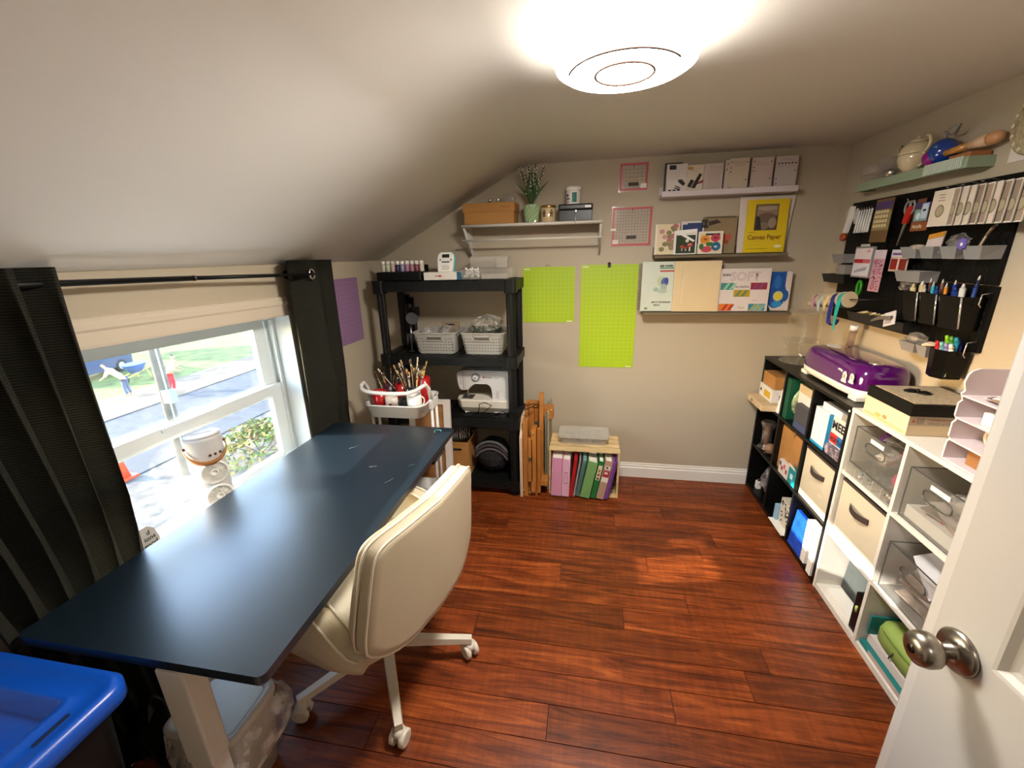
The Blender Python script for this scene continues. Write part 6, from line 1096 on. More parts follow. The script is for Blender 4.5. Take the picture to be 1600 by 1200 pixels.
# ------------------------------------------------------------------ on top of the shelving
ZT = .938
T = thing('cutting_machine', 'glossy purple craft cutting machine with ghostly white stickers on the black bookcase', 'cutting machine', (1.28, 2.24, ZT)); pur = M('4a0a5c', .12, coat=1)
def sup(cx, cy, hx, hy, z, n=40, e=.42, tap=0):
    P = []
    for i in range(n): t = 6.2832*i/n; c_, s_ = math.cos(t), math.sin(t); P.append((cx+hx*math.copysign(abs(c_)**e, c_), cy+hy*math.copysign(abs(s_)**e, s_), z))
    return P
q = MB(); q.loft([sup(1.288, 2.255, hx, hy, ZT+zz) for hx, hy, zz in ((.105, .262, .012), (.116, .272, .02), (.118, .275, .05))], M('dcd9d4', .3)); 
for yy in (2.02, 2.47): q.box(1.18, 1.39, yy-.03, yy+.03, ZT, ZT+.02, M('dcd9d4', .3), bev=.004)
q.build('base', None, T)
q = MB(); q.loft([sup(1.288+dx, 2.255, hx, hy, ZT+zz) for hx, hy, zz, dx in ((.117, .274, .050, 0), (.118, .275, .056, 0), (.116, .272, .11, .0), (.110, .262, .138, .002), (.098, .245, .154, .004), (.07, .21, .160, .006), (.01, .05, .161, .006))], pur); q.build('lid', pur, T)
q = MB(); q.lathe((1.27, 2.06, ZT+.158), [(.026, 0), (.025, .006), (.018, .008), (.012, .006)], ring_m, 24, sx=1, sy=1.2).lathe((1.29, 2.44, ZT+.157), [(.03, 0), (.028, .004)], WHITE, 20, sy=1.6); q.build('button', ring_m, T)
stk = M('d9d6d8', .5); stg = M('8fa06a', .5)
for (yy, z0, sc) in ((2.085, .064, 1.0), (2.030, .074, .9)):
    f = rf(1.1695, yy, ZT+z0); q = MB(); P = [(-.018, 0), (.018, 0), (.018, .008), (.013, .014), (.016, .034), (.010, .044), (.004, .05), (-.006, .05), (-.013, .042), (-.015, .03), (-.013, .014), (-.020, .008)]; q.poly(f, [(a*sc, b_*sc) for a, b_ in P], -.002, .0012, stk); q.poly(f, [(a*sc*.5, .02+b_*sc*.4) for a, b_ in P], .0012, .0016, stg); q.build('sticker', stk, T)
f = rf(1.170, 2.125, ZT+.108); q = MB(); q.poly(f, [(-.02, .008), (-.012, .0), (.0, .003), (.012, -.004), (.02, .004), (.012, .006), (.002, .010), (-.01, .008)], -.002, .0012, stk); q.build('sticker', stk, T)
f = rf(1.1705, 2.515, ZT+.085); q = MB(); q.poly(f, [(-.02, .008), (-.012, .0), (.0, .003), (.012, -.002), (.02, .006), (.0, .010)], -.004, .0012, stk); q.build('sticker', stk, T)
text('craft cutter', rf(1.1695, 2.37, ZT+.08), 0, 0, .010, M('7a4f86', .4), T, h=.0012)
# clear acrylic rack in the corner
T = thing('acrylic_stand', 'clear acrylic two-tier spool stand in the corner behind the cutting machine', 'stand', (1.24, 2.72, ZT)); acr = glassmat('clear_acrylic', 'f0ece4', .4, .03, solid=.05)
for zz in (0, .13, .30): q = MB(); q.lathe((1.27, 2.735, ZT+zz), [(.105, 0), (.107, .003), (.105, .006)], acr, 28); q.build('disc', acr, T)
q = MB(); q.cyl((1.27, 2.735, ZT+.006), (1.27, 2.735, ZT+.34), .009, acr, 12).sph((1.27, 2.735, ZT+.35), .014, acr, 10); q.build('column', acr, T)
for k in range(6):
    a = 6.28*k/6; q = MB(); q.cyl((1.27+.09*math.cos(a), 2.735+.09*math.sin(a), ZT+.006), (1.27+.09*math.cos(a), 2.735+.09*math.sin(a), ZT+.30), .004, acr, 8); q.build('rod', acr, T)
# box stack
T = thing('keepsake_box', 'big pale wooden-look box with printed sides under the black lace box', 'box', (1.28, 1.76, ZT)); kx0, kx1, ky0, ky1 = 1.148, 1.40, 1.625, 1.875
q = MB(); q.box(kx0, kx1, ky0, ky1, ZT, ZT+.075, M('d3c2a2', .6, noise=.06, scale=12), bev=.002); q.build('carton', None, T)
q = MB(); q.box(kx0, kx1, ky0-.0012, ky0, ZT+.040, ZT+.074, M('a39480', .6)).box(kx0, kx1, ky0-.0008, ky0, ZT+.001, ZT+.040, M('c3b090', .6)); q.build('spine_strip', None, T)
text('Celebrations of', nf(kx0+.06, ky0-.0014, ZT+.059), 0, 0, .014, M('8a4a3a', .6), T, h=.0003); text('SMILES of FEELING', nf(kx0+.06, ky0-.0014, ZT+.045), 0, 0, .0135, M('6d5f50', .6), T, h=.0003); q = MB(); f = nf(kx0, ky0-.0014, ZT+.042); q.poly(f, [(.014+.005*math.cos(t), .014+.005*math.sin(t)) for t in [6.28*i/8 for i in range(8)]], 0, .0005, M('a4402c', .6)); 
for k in range(3): q.fb(f, .026+.008*k, .030+.008*k, .004, .028, 0, .0005, M('7d6f60', .6))
q.build('spine_print', None, T)
f = rf(kx0, ky1, ZT); pic(f, T, [(.01, .24, .004, .012, M('c9a070', .6))], [(.09, .02, .02, .007, M('cf9a5c', .6)), (.13, .024, .012, .008, M('c97f4a', .6))], nm='side_print', h0=.0006)
T = thing('lace_box', 'black-sided box with a cream lace top and black bow', 'box', (1.28, 1.76, ZT+.0755)); q = MB(); q.box(kx0-.004, kx1, ky0-.006, ky1-.008, ZT+.0755, ZT+.118, BLACK, bev=.002); q.build('body', BLACK, T)
lacem = M('a8977c', .8, noise=.4, scale=90, bump=.5); q = MB(); q.box(kx0+.012, kx1-.02, ky0+.008, ky1-.022, ZT+.118, ZT+.1205, lacem); q.build('lace_panel', lacem, T)
q = MB(); q.bag((1.235, 1.775, ZT+.126), (.022, .016, .006), BLACK, 4, amp=.3).bag((1.265, 1.75, ZT+.125), (.022, .018, .006), BLACK, 5, amp=.3).sph((1.25, 1.765, ZT+.128), .008, BLACK, 10); q.build('bow', BLACK, T)
# letter tray organizer
T = thing('letter_tray', 'white four-tier desk tray organizer at the open door', 'organizer', (1.27, 1.32, ZT)); lt = M('dccfd2', .4); lx0, lx1, ly0, ly1, lh = 1.140, 1.40, 1.19, 1.448, .30
for y in (ly0, ly1-.006):
    q = MB(); q.poly(PF((lx0, y, ZT), (1, 0, 0), (0, 0, 1), (0, -1, 0)), [(0, 0), (lx1-lx0, 0), (lx1-lx0, lh), (.03, lh), (.012, lh-.008), (.004, lh-.02), (.0, lh-.045), (.008, lh-.07), (0, lh-.08), (0, .22), (.008, .20), (0, .19), (0, .15), (.008, .135), (0, .125), (0, .08), (.008, .07), (0, .06)], -.006, 0, lt); q.build('side_panel', lt, T)
for k, zz in enumerate((0, .066, .140, .212)): q = MB(); q.box(lx0+.002, lx1, ly0+.0, ly1-.006, ZT+zz+.0005, ZT+zz+.005, lt); q.build('tier', lt, T)
q = MB(); q.box(lx1-.004, lx1, ly0, ly1, ZT, ZT+lh, lt); q.build('back_panel', lt, T)
T = tbox('brown_card_box', 'brown card box in the lowest slot of the white desk organizer', 'box', 1.17, 1.38, 1.22, 1.40, ZT+.006, ZT+.055, M('8d5f34', .7))
T = thing('tape_roll', 'roll of cream tape in the second slot of the white organizer', 'tape', (1.2, 1.36, ZT+.08)); q = MB(); 
q.tube([(1.20, 1.37+.026*math.cos(t), ZT+.0725+.03+.026*math.sin(t)) for t in [6.28*i/24 for i in range(24)]], .006, M('c9bda8', .5), 8, closed=True); q.build('roll', None, T)
obox('white_sponge', 'white block in the third slot of the white organizer', 'block', 1.16, 1.26, 1.30, 1.38, ZT+.146, ZT+.185, WHITE, bev=.004)
for k in range(4): q = MB(); F = Fr((1.25, 1.32, ZT+.220+.006*k), (math.cos(.2*k), math.sin(.2*k), 0), (-math.sin(.2*k), math.cos(.2*k), .0)); q.fb(F, -.085, .07, -.075, .08, 0, .003, M(['8f7a80', 'c9c0c0', '6a5a60', 'd6cfcf'][k], .6)); q.build('note_packet', None, label=['mauve packet at the bottom', 'pale packet second from bottom', 'dark packet second from top', 'white packet on top'][k]+' of the pile in the top organizer slot', cat='packet')

# ------------------------------------------------------------------ green ledge on right wall
sg = M('8f9f86', .6); T = thing('green_ledge', 'sage green wall ledge with a deep front on the right wall', 'shelf', (1.37, 2.27, 1.865)); q = MB(); q.box(1.340, XR, 1.94, 2.612, 1.889, 1.9, sg); q.build('shelf_board', sg, T); q = MB(); q.box(1.330, 1.340, 1.938, 2.614, 1.862, 1.9, sg, bev=.001).box(1.340, XR, 1.938, 1.948, 1.862, 1.889, sg).box(1.340, XR, 2.604, 2.614, 1.862, 1.889, sg); q.build('front_lip', sg, T)
q = MB(); q.box(1.3255, 1.3295, 1.955, 2.145, 1.865, 1.904, M('a3b3a0', .6)); 
for k in range(19): q.box(1.3242, 1.3256, 1.958+.01*k, 1.963+.01*k, 1.865, 1.904, M('c4ccc2', .5))
q.build('ribbed_strip', None, label='pale ribbed strip fixed on the front of the sage ledge', cat='strip')
before_ = set(bpy.data.objects)
T = thing('teapot', 'cream teapot stacked on its matching cup on the sage ledge', 'teapot', (1.365, 2.19, 1.9005)); crmc = M('d3c6a3', .2, coat=.7); tx, ty = 1.358, 2.20
q = MB(); q.lathe((tx, ty, 1.9005), [(.026, 0), (.030, .006), (.046, .02), (.056, .045), (.058, .062), (.056, .066)], crmc, 32); q.build('cup', crmc, T)
q = MB(); q.tube([(tx-.012, ty-.052-.030*math.sin(t), 1.9405-.026*math.cos(t)) for t in [math.pi*i/10 for i in range(11)]], .0055, crmc, 8); q.build('cup_handle', crmc, T)
q = MB(); q.lathe((tx, ty, 1.9670), [(.056, 0), (.0575, .006), (.052, .028), (.040, .042), (.032, .046)], crmc, 32).lathe((tx, ty, 2.0130), [(.033, 0), (.030, .008), (.016, .014), (.006, .016), (.009, .022), (.005, .027)], crmc, 24); q.build('pot', crmc, T)
q = MB(); q.tube([(tx-.006, ty-.048-.036*math.sin(t), 1.9975-.032*math.cos(t)) for t in [math.pi*i/10 for i in range(11)]], .0065, crmc, 8); q.build('pot_handle', crmc, T)
q = MB(); q.tube([(tx-.02, ty+.048, 1.9775), (tx-.024, ty+.066, 1.9845), (tx-.026, ty+.078, 2.0025)], [.010, .007, .005], crmc, 8); q.build('spout', crmc, T)
q = MB(); 
for k in range(7): q.sph((tx-.046+.001*k, ty+.030-.004*(k % 3), 1.9845+.004*k), .0035, M('2a4a3a', .5), 5, rings=3)
q.build('leaf_decoration', None, T)
T = thing('ornament', 'round blue and magenta painted ornament with ribbon loops behind the teapot', 'ornament', (1.37, 2.06, 1.9005)); q = MB(); q.sph((1.365, 2.055, 1.9485), .048, M('123f9a', .15, coat=.6, noise=.4, scale=30), 20, rings=12); q.build('ball', None, T)
q = MB(); f = PF((1.324, 2.075, 1.905), (0, -1, 0), (0.1, 0, 1), (-1, .25, .1)); q.sph((1.345, 2.075, 1.932), .032, M('8a1478', .25), 14, rings=8); q.build('magenta_patch', None, T)
q = MB(); 
for k in range(5): q.sph((1.323+.002*k, 2.03+.012*k, 1.963), .004, M('7fc4b0', .4), 6, rings=4)
q.tube([(1.37, 2.06, 1.992), (1.36, 2.05, 2.02), (1.36, 2.02, 2.035), (1.37, 2.01, 2.01), (1.375, 2.05, 2.005), (1.37, 2.08, 2.025)], .003, M('8f8a92', .4), 6).tube([(1.37, 2.02, 2.005), (1.36, 1.99, 2.03)], .004, M('6a6a58', .4), 6); q.build('ribbon', None, T)
T = thing('wooden_mallet', 'turned wooden tool with a pale head lying on the sage ledge', 'tool', (1.37, 1.92, 1.905)); q = MB(); q.cyl((1.34, 2.0, 1.9335), (1.362, 1.92, 1.9435), .012, M('b9803c', .3, coat=.5), 12, r1=.014).cyl((1.362, 1.92, 1.9435), (1.375, 1.86, 1.9485), .016, M('d1b08f', .35), 14, r1=.022); q.sph((1.378, 1.845, 1.95), .022, M('c79468', .35), 14, sc=(1, 1.4, 1)); q.build('tool', None, T)
T = tbox('wooden_box', 'long sage and terracotta box behind the ribbed strip on the ledge', 'box', 1.345, 1.41, 1.885, 1.985, 1.9005, 1.9185, M('a5683e', .6))
cl2 = glassmat('clear_tubs', 'd3ccc6', .35, .06, solid=.16)
for k, (yy0, yy1, z0, z1, lab) in enumerate(((2.36, 2.53, 1.9005, 1.935, 'long low clear tray at the far end of the sage ledge'), (2.30, 2.40, 1.9355, 1.985, 'clear lidded tub stacked near the teapot on the ledge'), (2.42, 2.54, 1.9355, 1.972, 'clear tub stacked over the far clear tray'))): q = MB(); q.loft([rrect(1.335, 1.41, yy0+.006, yy1-.006, .012, z0), rrect(1.33, 1.413, yy0, yy1, .012, z1)], cl2, sm=False); q.build('clear_tub', cl2, label=lab, cat='tub')
q = MB(); q.lathe((1.335, 2.295, 1.9005), [(.018, 0), (.022, .018), (.020, .02), (.014, .006)], ring_m, 18); q.build('tin_cup', None, label='tiny silver tin between clear tray and teapot', cat='tin')
for o in set(bpy.data.objects)-before_:
    if o.parent is None: o.location.y += .07
T = thing('wall_plate', 'round cream filigree plate on the right wall at the frame edge', 'plate', (1.40, 1.80, 1.90)); fil = M('b9ab88', .7, noise=.45, scale=70, bump=.6)
pc = Vector((XR-.012, 1.80, 1.975)); q = MB(); q.lathe(pc+Vector((.008, 0, 0)), [(.10, 0), (.104, .004), (.098, .009), (.078, .006), (.074, .010), (.05, .008), (.02, .010)], fil, 44, (-1, 0, 0)); q.build('plate', fil, T)
for k in range(18): a = 6.28*k/18; q = MB(); q.lathe(pc+Vector((0, .09*math.cos(a), .09*math.sin(a))), [(.008, 0), (.007, .003), (.003, .004)], M('d3c8aa', .5), 8, (-1, 0, 0)); q.build('bead', None, T)
obox('white_backing_paper', 'white square paper behind the filigree plate', 'paper', XR-.0025, XR-.0005, 1.70, 1.888, 1.862, 2.045, M('d8d0c6', .6), bev=0)

# ------------------------------------------------------------------ pegboard
PX = XR-.014; pbm = M('060505', .5, spec=.2)
T = thing('pegboard', 'black metal pegboard panels covering the right wall above the shelving', 'pegboard', (PX, 2.27, 1.06))
for (z0, z1, ye) in ((1.456, 1.822, 1.775), (1.215, 1.452, 1.765)):
    for (ya, yb_) in ((ye, 2.262), (2.265, 2.748)):
        q = MB(); q.box(PX, XR-.001, ya, yb_, z0, z1, pbm, bev=.002); q.build('panel', pbm, T)
        q = MB(); hm = M('000000', .9)
        ny, nz = int((yb_-ya)/.03), int((z1-z0)/.03)
        for i in range(ny):
            for j in range(nz): y_, zz = ya+.02+i*.03, z0+.02+j*.03; q.box(PX-.0004, PX+.0002, y_-.002, y_+.002, zz-.005, zz+.005, hm)
        o = q.build('slots', hm, T); o['kind'] = 'stuff'
silver = M('a9a7a4', .3, .85); gbin = M('8a8886', .5)
def wire(pts, r=.0016, m=None): q = MB(); q.tube(pts, r, m or silver, 5); return q
def hook(y, z, L_=.05, lab='hook'): return wire([(PX, y, z), (PX-L_*.9, y, z), (PX-L_, y, z+.008)])
def hbin(label, ya, yb_, z0, h, x0=1.33, m=gbin, nm='parts_bin', taper=.012, cat='bin', open_=True, group=None):
    T = thing(nm, label, cat, ((x0+PX)/2, (ya+yb_)/2, z0), group=group); x1 = PX-.001; t = .002
    A = [(x0+taper, ya+taper, z0), (x1, ya+taper*.5, z0), (x1, yb_-taper*.5, z0), (x0+taper, yb_-taper, z0)]; B = [(x0, ya, z0+h), (x1, ya, z0+h), (x1, yb_, z0+h), (x0, yb_, z0+h)]
    C_ = [(x0+t, ya+t, z0+h), (x1-t, ya+t, z0+h), (x1-t, yb_-t, z0+h), (x0+t, yb_-t, z0+h)]; D_ = [(x0+taper+t, ya+taper+t, z0+t), (x1-t, ya+taper+t, z0+t), (x1-t, yb_-taper-t, z0+t), (x0+taper+t, yb_-taper-t, z0+t)]
    q = MB(); q.loft([A, B, C_, D_], m, sm=False); q.build('tub', m, T); return T
bg_ = 'grey pegboard bins in a row'
for (ya, yb_, lab) in ((2.085, 2.183, 'grey pegboard bin of cream stones, first in the row from the far end'), (1.992, 2.074, 'grey pegboard bin with orange packet, second in the row'), (1.883, 1.966, 'grey pegboard bin heaped with wrapped bits, third in the row'), (1.776, 1.862, 'grey pegboard bin with purple flower tag, nearest the door')): hbin(lab, ya, yb_, 1.545, .046, group=bg_)
hbin('grey pegboard bin below the red sticker packs', 2.03, 2.185, 1.448, .045)
hbin('grey pegboard bin sticking off the far end of the board', 2.60, 2.72, 1.515, .045)
hbin('black pegboard tray at the far end under the grey bin', 2.56, 2.785, 1.408, .045, m=M('141414', .35), nm='black_tray')
q = MB(); q.box(1.345, 1.39, 2.60, 2.68, 1.4545, 1.505, M('8e8780', .5), bev=.004); q.build('sponge_block', None, label='pale grey block sitting in the black pegboard tray', cat='block')
hbin('wide black pegboard tray holding brushes and a bag of labels', 2.05, 2.47, 1.235, .045, m=M('161616', .4), nm='black_shelf_tray')
hbin('grey pegboard bin of cord under the black tray, the far one', 1.962, 2.056, 1.168, .04); hbin('grey pegboard bin of cord under the black tray, the near one', 1.895, 1.955, 1.164, .045)
# items on hooks
T = thing('rotary_cutter', 'white craft trimmer with an orange end hanging at the far edge of the board', 'cutter', (1.37, 2.68, 1.63)); q = MB(); q.loft([[(1.362+dx, y+s*w_, z) for dx, s in ((-.008, -1), (-.008, 1), (.008, 1), (.008, -1))] for y, w_, z in ((2.665, .012, 1.80), (2.672, .016, 1.74), (2.69, .014, 1.67))], WHITE, sm=False); q.build('handle', WHITE, T); q = MB(); q.lathe((1.352, 2.70, 1.648), [(.02, 0), (.022, .008), (.018, .02)], M('a2451f', .35), 16, (1, 0, 0)); q.build('orange_guard', None, T)
for k, (y, zc, w_, h_) in enumerate(((2.71, 1.765, .028, .034), (2.638, 1.75, .017, .04))): q = MB(); q.loft([[(1.37, y+w_*math.cos(t)*s, zc+h_*math.sin(t)*s) for t in [6.28*i/14 for i in range(14)]] if s else None for s in (1,)]+[[(1.374, y+w_*math.cos(t), zc+h_*math.sin(t)) for t in [6.28*i/14 for i in range(14)]]], M('b9b6b0', .4), sm=False); q.build('plastic_scraper', None, label=['translucent scraper behind the white trimmer', 'pointed white scraper right of the trimmer'][k], cat='scraper')
hk = hook(2.665, 1.80); hk.build('peg_hook', silver, label='silver hook holding the white craft trimmer', cat='hook')
for k in range(6):
    y = 2.612-.021*k; T = thing('weeding_tool', ['first', 'second', 'third', 'fourth', 'fifth', 'sixth'][k]+' slim white-handled craft tool from the white trimmer in the hanging row', 'tool', (1.375, y, 1.63), group='white craft tools hanging in a row'); q = MB(); q.cyl((1.37, y, 1.775), (1.362, y-.006, 1.665), .0042, M('e2e0dc', .3), 8, r1=.006); q.build('handle', None, T); q = MB(); q.cyl((1.362, y-.006, 1.665), (1.361, y-.007, 1.635), .003, BLACK, 6, r1=.001); q.build('tip', BLACK, T)
    hook(y, 1.778, .04).build('peg_hook', silver, label='silver hook of the '+['first', 'second', 'third', 'fourth', 'fifth', 'sixth'][k]+' white-handled craft tool from the trimmer', cat='hook', group='short hooks above the white tools')
def card(name, label, y0, z0, w, h, x=1.365, ang=0, m=PAPER, t=.0015, cat='pack', group=None, draw=None, yaw=0):
    a = math.radians(yaw); f = PF((x, y0, z0), (-math.sin(a), -math.cos(a), 0), (0, 0, 1), (-math.cos(a), math.sin(a), 0)); T = thing(name, label, cat, f.p(w/2, 0, 0), group=group); q = MB(); q.fb(f, 0, w, 0, h, -t, 0, m); q.build('card', m, T)
    if draw: draw(f, T, w, h)
    return T
def dec_wood(f, T, w, h):
    pic(f, T, [(.002, w-.002, h-.045, h-.012, M('4a3568', .6)), (0, w, h-.14, h-.055, M('8f7c52', .6))], nm='header_print')
    q = MB(); 
    for i in range(5):
        for j in range(4): q.fb(f, .010+i*.020, .024+i*.020, .068+j*.021, .082+j*.021, .0008, .002, M('d2c39c', .6))
    o = q.build('stickers', None, T)
    o['kind'] = 'stuff'
card('sticker_pack', 'pack of small cream squares with a purple header hanging from the board', 2.475, 1.615, .125, .195, draw=dec_wood, m=M('6f5232', .7))
T = thing('scissors', 'red and grey handled scissors hanging point down', 'scissors', (1.375, 2.26, 1.60)); q = MB()
for s, yy in ((1, 2.262), (-1, 2.236)): q.tube([(1.372, yy+.016*math.cos(t), 1.755+.026*math.sin(t)) for t in [6.28*i/14 for i in range(14)]], .0045, M('8a8784', .4), 6, closed=True)
q.build('grip_ring', None, T); q = MB(); q.loft([[(1.372+dx, y+s*w_, z) for dx, s in ((-.005, -1), (-.005, 1), (.005, 1), (.005, -1))] for y, w_, z in ((2.240, .016, 1.76), (2.247, .018, 1.735), (2.257, .014, 1.69))], M('b3201c', .35), sm=False); q.build('handle', None, T)
q = MB(); q.loft([[(1.373+dx, y+s*w_, z) for dx, s in ((-.002, -1), (-.002, 1), (.002, 1), (.002, -1))] for y, w_, z in ((2.257, .008, 1.69), (2.278, .001, 1.598))], silver, sm=False); q.build('blade', silver, T)
hook(2.245, 1.782).build('peg_hook', silver, label='silver hook holding the red scissors', cat='hook')
def dec_ac(f, T, w, h): pic(f, T, [(0, w, 0, .035, M('8a4a26', .6)), (.008, w-.012, .04, .085, M('7aa3a8', .5)), (0, w, h-.022, h, M('3f3560', .6))], [(.03, .06, .012, .014, M('cfdada', .5))]); text('Acrylic', f, .012, .012, .02, M('d9cfae', .5), T, h=.002, bold=.0006)
card('acrylic_pack', 'brown and teal Acrylic charm pack hanging beside the red scissors', 2.205, 1.655, .095, .112, draw=dec_ac, m=M('6a4a38', .5)); card('brown_pack', 'dark brown paper pack hung behind the Acrylic charm pack', 2.222, 1.70, .05, .085, x=1.38, m=M('6f3f34', .6))
def dec_tag(f, T, w, h): pic(f, T, [], [(w/2, h/2, w/2, h/2, M('b9c6d6', .5)), (w/2, h*.55, w*.3, h*.08, M('2c3550', .5))])
card('round_tag', 'pale blue round tag card hanging in front of the zip cards', 2.10, 1.700, .044, .058, x=1.325, m=M('a8b7cc', .5), draw=dec_tag, cat='tag', yaw=8)
zc_ = [M('d6c7b4', .6), M('8a7866', .6), M('9c8672', .6), M('d0c0b0', .6), M('8f7c6a', .6)]
def dec_zip(f, T, w, h):
    wc = .48 if T.name == 'embellishment_card' else .74
    pic(f, T, [], [(w*wc, h*.42, .023, .023, M('7d6f5c', .6)), (w*wc, h*.42, .018, .018, M('a89a7c', .6))], nm='window'); q = MB(); m_ = M('4c4038', .6)
    for k, (a, L_) in enumerate(((.3, .3), (.35, .25), (.3, .35))): q.fb(f, w*a, w*(a+L_), h*(.86-.08*k), h*(.875-.08*k), .0002, .0008, m_)
    q.build('lettering', m_, T)
zipl = ['front pale embellishment card with a round window, nearest the scissors', 'brown embellishment card second from the round tag', 'white-edged embellishment card third along the thick row', 'pale embellishment card fourth along, turned outward', 'taupe embellishment card fifth along the thick row', 'brown embellishment card sixth along the thick row', 'white-rimmed brown card seventh along the thick row', 'narrow visible brown card eighth along the row', 'last embellishment card at the near end of the row', 'thin brown card just before the last one']
for k in range(10):
    y = 2.045-.034*k+(.004 if k > 5 else 0); T = card('embellishment_card', zipl[k], y, 1.666-.0006*k, .105, .130, x=(1.334 if k else 1.322), m=zc_[0] if k in (0, 3) else zc_[1+k % 4], t=.003, draw=dec_zip, cat='card', group='embellishment cards on long hooks', yaw=(12 if k else 3))
    f = T; 
    q = MB(); a = math.radians(12 if k else 3); F = PF(((1.334 if k else 1.322), y, 1.666-.0006*k), (-math.sin(a), -math.cos(a), 0), (0, 0, 1), (-math.cos(a), math.sin(a), 0)); wm_ = M('d9d2c8', .5)
    for b in ((0, .105, 0, .004), (0, .105, .126, .130), (0, .003, .004, .126), (.102, .105, .004, .126)): q.fb(F, *b, -.0032, .0008, wm_)
    q.build('white_edge', wm_, T)
for k, y in enumerate((2.0, 1.93, 1.85)): q = wire([(PX, y, 1.80), (PX-.05, y, 1.812), (PX-.085, y-.01, 1.805), (PX-.09, y-.03, 1.80)], .0018); q.build('ring_wire', silver, label=['curled silver wire above the first embellishment card', 'curled silver wire above the middle cards', 'curled silver wire above the nearest cards'][k], cat='wire')
# row bins content
rr = random.Random(9)
for k in range(4): q = MB(); q.sph((1.35+.008*k, 2.10+.018*k, 1.588), .022, M('b6a998', .6), 12, sc=(1, 1.2, .55)); q.build('stone', None, label=['nearest', 'second nearest', 'second farthest', 'farthest'][k]+' of the smooth cream stones in the far grey pegboard bin', cat='stone', group='stones in the far pegboard bin')
q = MB(); F = Fr((1.352, 2.03, 1.560), (.1, -.9, .15), (.2, .3, .93)); q.fb(F, -.035, .035, 0, .085, 0, .004, M('c9b8b4', .5)).fb(F, -.035, .035, .065, .085, .004, .005, M('c98a2c', .5)); q.build('orange_packet', None, label='small packet with an orange header in the second grey bin', cat='packet')
q = MB(); q.bag((1.362, 1.925, 1.605), (.03, .035, .03), wrap, 41, amp=.25); q.build('wrapped_bits', wrap, label='clear bag heaped in the third grey bin', cat='bag')
q = MB(); f = rf(1.328, 1.875, 1.585); q.poly(f, [(.018+.020*(1+.12*math.cos(8*t))*math.cos(t), .014+.020*(1+.12*math.cos(8*t))*math.sin(t)) for t in [6.283*i/40 for i in range(40)]], 0, .003, M('6a5aa8', .5)).poly(f, [(.018+.006*math.cos(t), .012+.006*math.sin(t)) for t in [6.283*i/12 for i in range(12)]], .003, .004, WHITE); q.build('flower_tag', None, label='purple scalloped flower tag clipped on the nearest grey bin', cat='tag')
T = thing('snips', 'thread snips with clear oval loop leaning out of the nearest grey bin', 'snips', (1.34, 1.75, 1.58)); q = MB(); q.tube([(1.36+.0*t, 1.83-.045*(i/10), 1.575+.085*(i/10)+.014*math.sin(6.28*i/20)) for i, t in enumerate(range(11))], .004, M('b8ac8c', .3), 6).tube([(1.36, 1.83-.045*(i/10)+.015*math.sin(3.14*i/10), 1.575+.085*(i/10)-.012*math.sin(3.14*i/10)) for i in range(11)], .004, M('6a4a34', .3), 6); q.build('loop_handle', None, T); q = MB(); q.cyl((1.36, 1.785, 1.655), (1.36, 1.76, 1.70), .004, silver, 6, r1=.001); q.build('blade', silver, T)
# middle packs
def dec_red(f, T, w, h): pic(f, T, [(.006, w-.006, .008, h-.008, M('d8c8c8', .5)), (.008, w*.55, h*.47, h*.60, M('a3202c', .5)), (w*.55, w-.008, h*.47, h*.60, M('c2606a', .5)), (w*.68, w*.85, h*.82, h*.9, M('c98a8a', .5)), (.008, w-.008, .012, h*.42, M('c9c6cf', .4))], [], [([(.02, .02), (w-.03, .035), (w-.02, .055), (.03, .035)], M('9a98a4', .4))]); q = MB(); q.fb(f, w*.25, w*.75, h-.002, h+.012, -.001, .0, M('b9b7b2', .4)); q.build('hang_tab', None, T)
card('blister_pack', 'large clear blister pack with a red band in the middle of the board', 2.53, 1.448, .145, .148, x=1.345, m=M('8f8c8a', .2), t=.012, draw=dec_red)
def dec_pink(f, T, w, h):
    rr = random.Random(4); pic(f, T, [(0, w, h-.04, h, M('cfc0c6', .5))]); q = MB()
    for i in range(70): a, b_ = rr.uniform(.008, w-.012), rr.uniform(.008, h-.05); q.fb(f, a, a+.006, b_, b_+.005, .0004, .0012, M(rr.choice(['8f2a4a', '5a2032', 'b86a80']), .5))
    q.build('glitter_print', None, T).__setitem__('kind', 'stuff')
card('glitter_pack', 'narrow pink glitter sticker strip pack hanging right of the blister pack', 2.378, 1.388, .082, .192, x=1.35, m=M('b78a98', .4), draw=dec_pink)
def dec_r2(f, T, w, h): pic(f, T, [(0, w, h-.03, h, M('d3cdd0', .5)), (.008, w-.008, h-.024, h-.014, M('6a4a8a', .5)), (.006, w*.42, .008, .055, M('8a2018', .5)), (w*.55, w-.008, .008, .055, M('7a1c16', .5))])
card('charm_pack', 'small pack of dark red charms with a purple header', 2.295, 1.485, .115, .095, x=1.372, m=M('cdb8a4', .5), draw=dec_r2)
card('back_card', 'pale card edge peeking left of the blister pack', 2.565, 1.49, .05, .09, x=1.39, m=M('c9c2c6', .5))
q = MB(); q.bag((1.37, 2.14, 1.435), (.018, .04, .03), glassmat('foil_bag', 'b9b4ac', .5, .08, solid=.2, tex=40), 33, amp=.4); q.build('foil_bag', None, label='small shiny clear bag hanging under the grey bin', cat='bag')
T = thing('green_cutter', 'bright green oval snap tool hanging below the blister pack', 'tool', (1.385, 2.50, 1.35)); q = MB(); q.tube([(1.380, 2.50+.017*math.cos(t), 1.392+.036*math.sin(t)) for t in [6.28*i/18 for i in range(18)]], .007, M('2f8a1c', .25), 8, closed=True); q.build('loop', None, T)
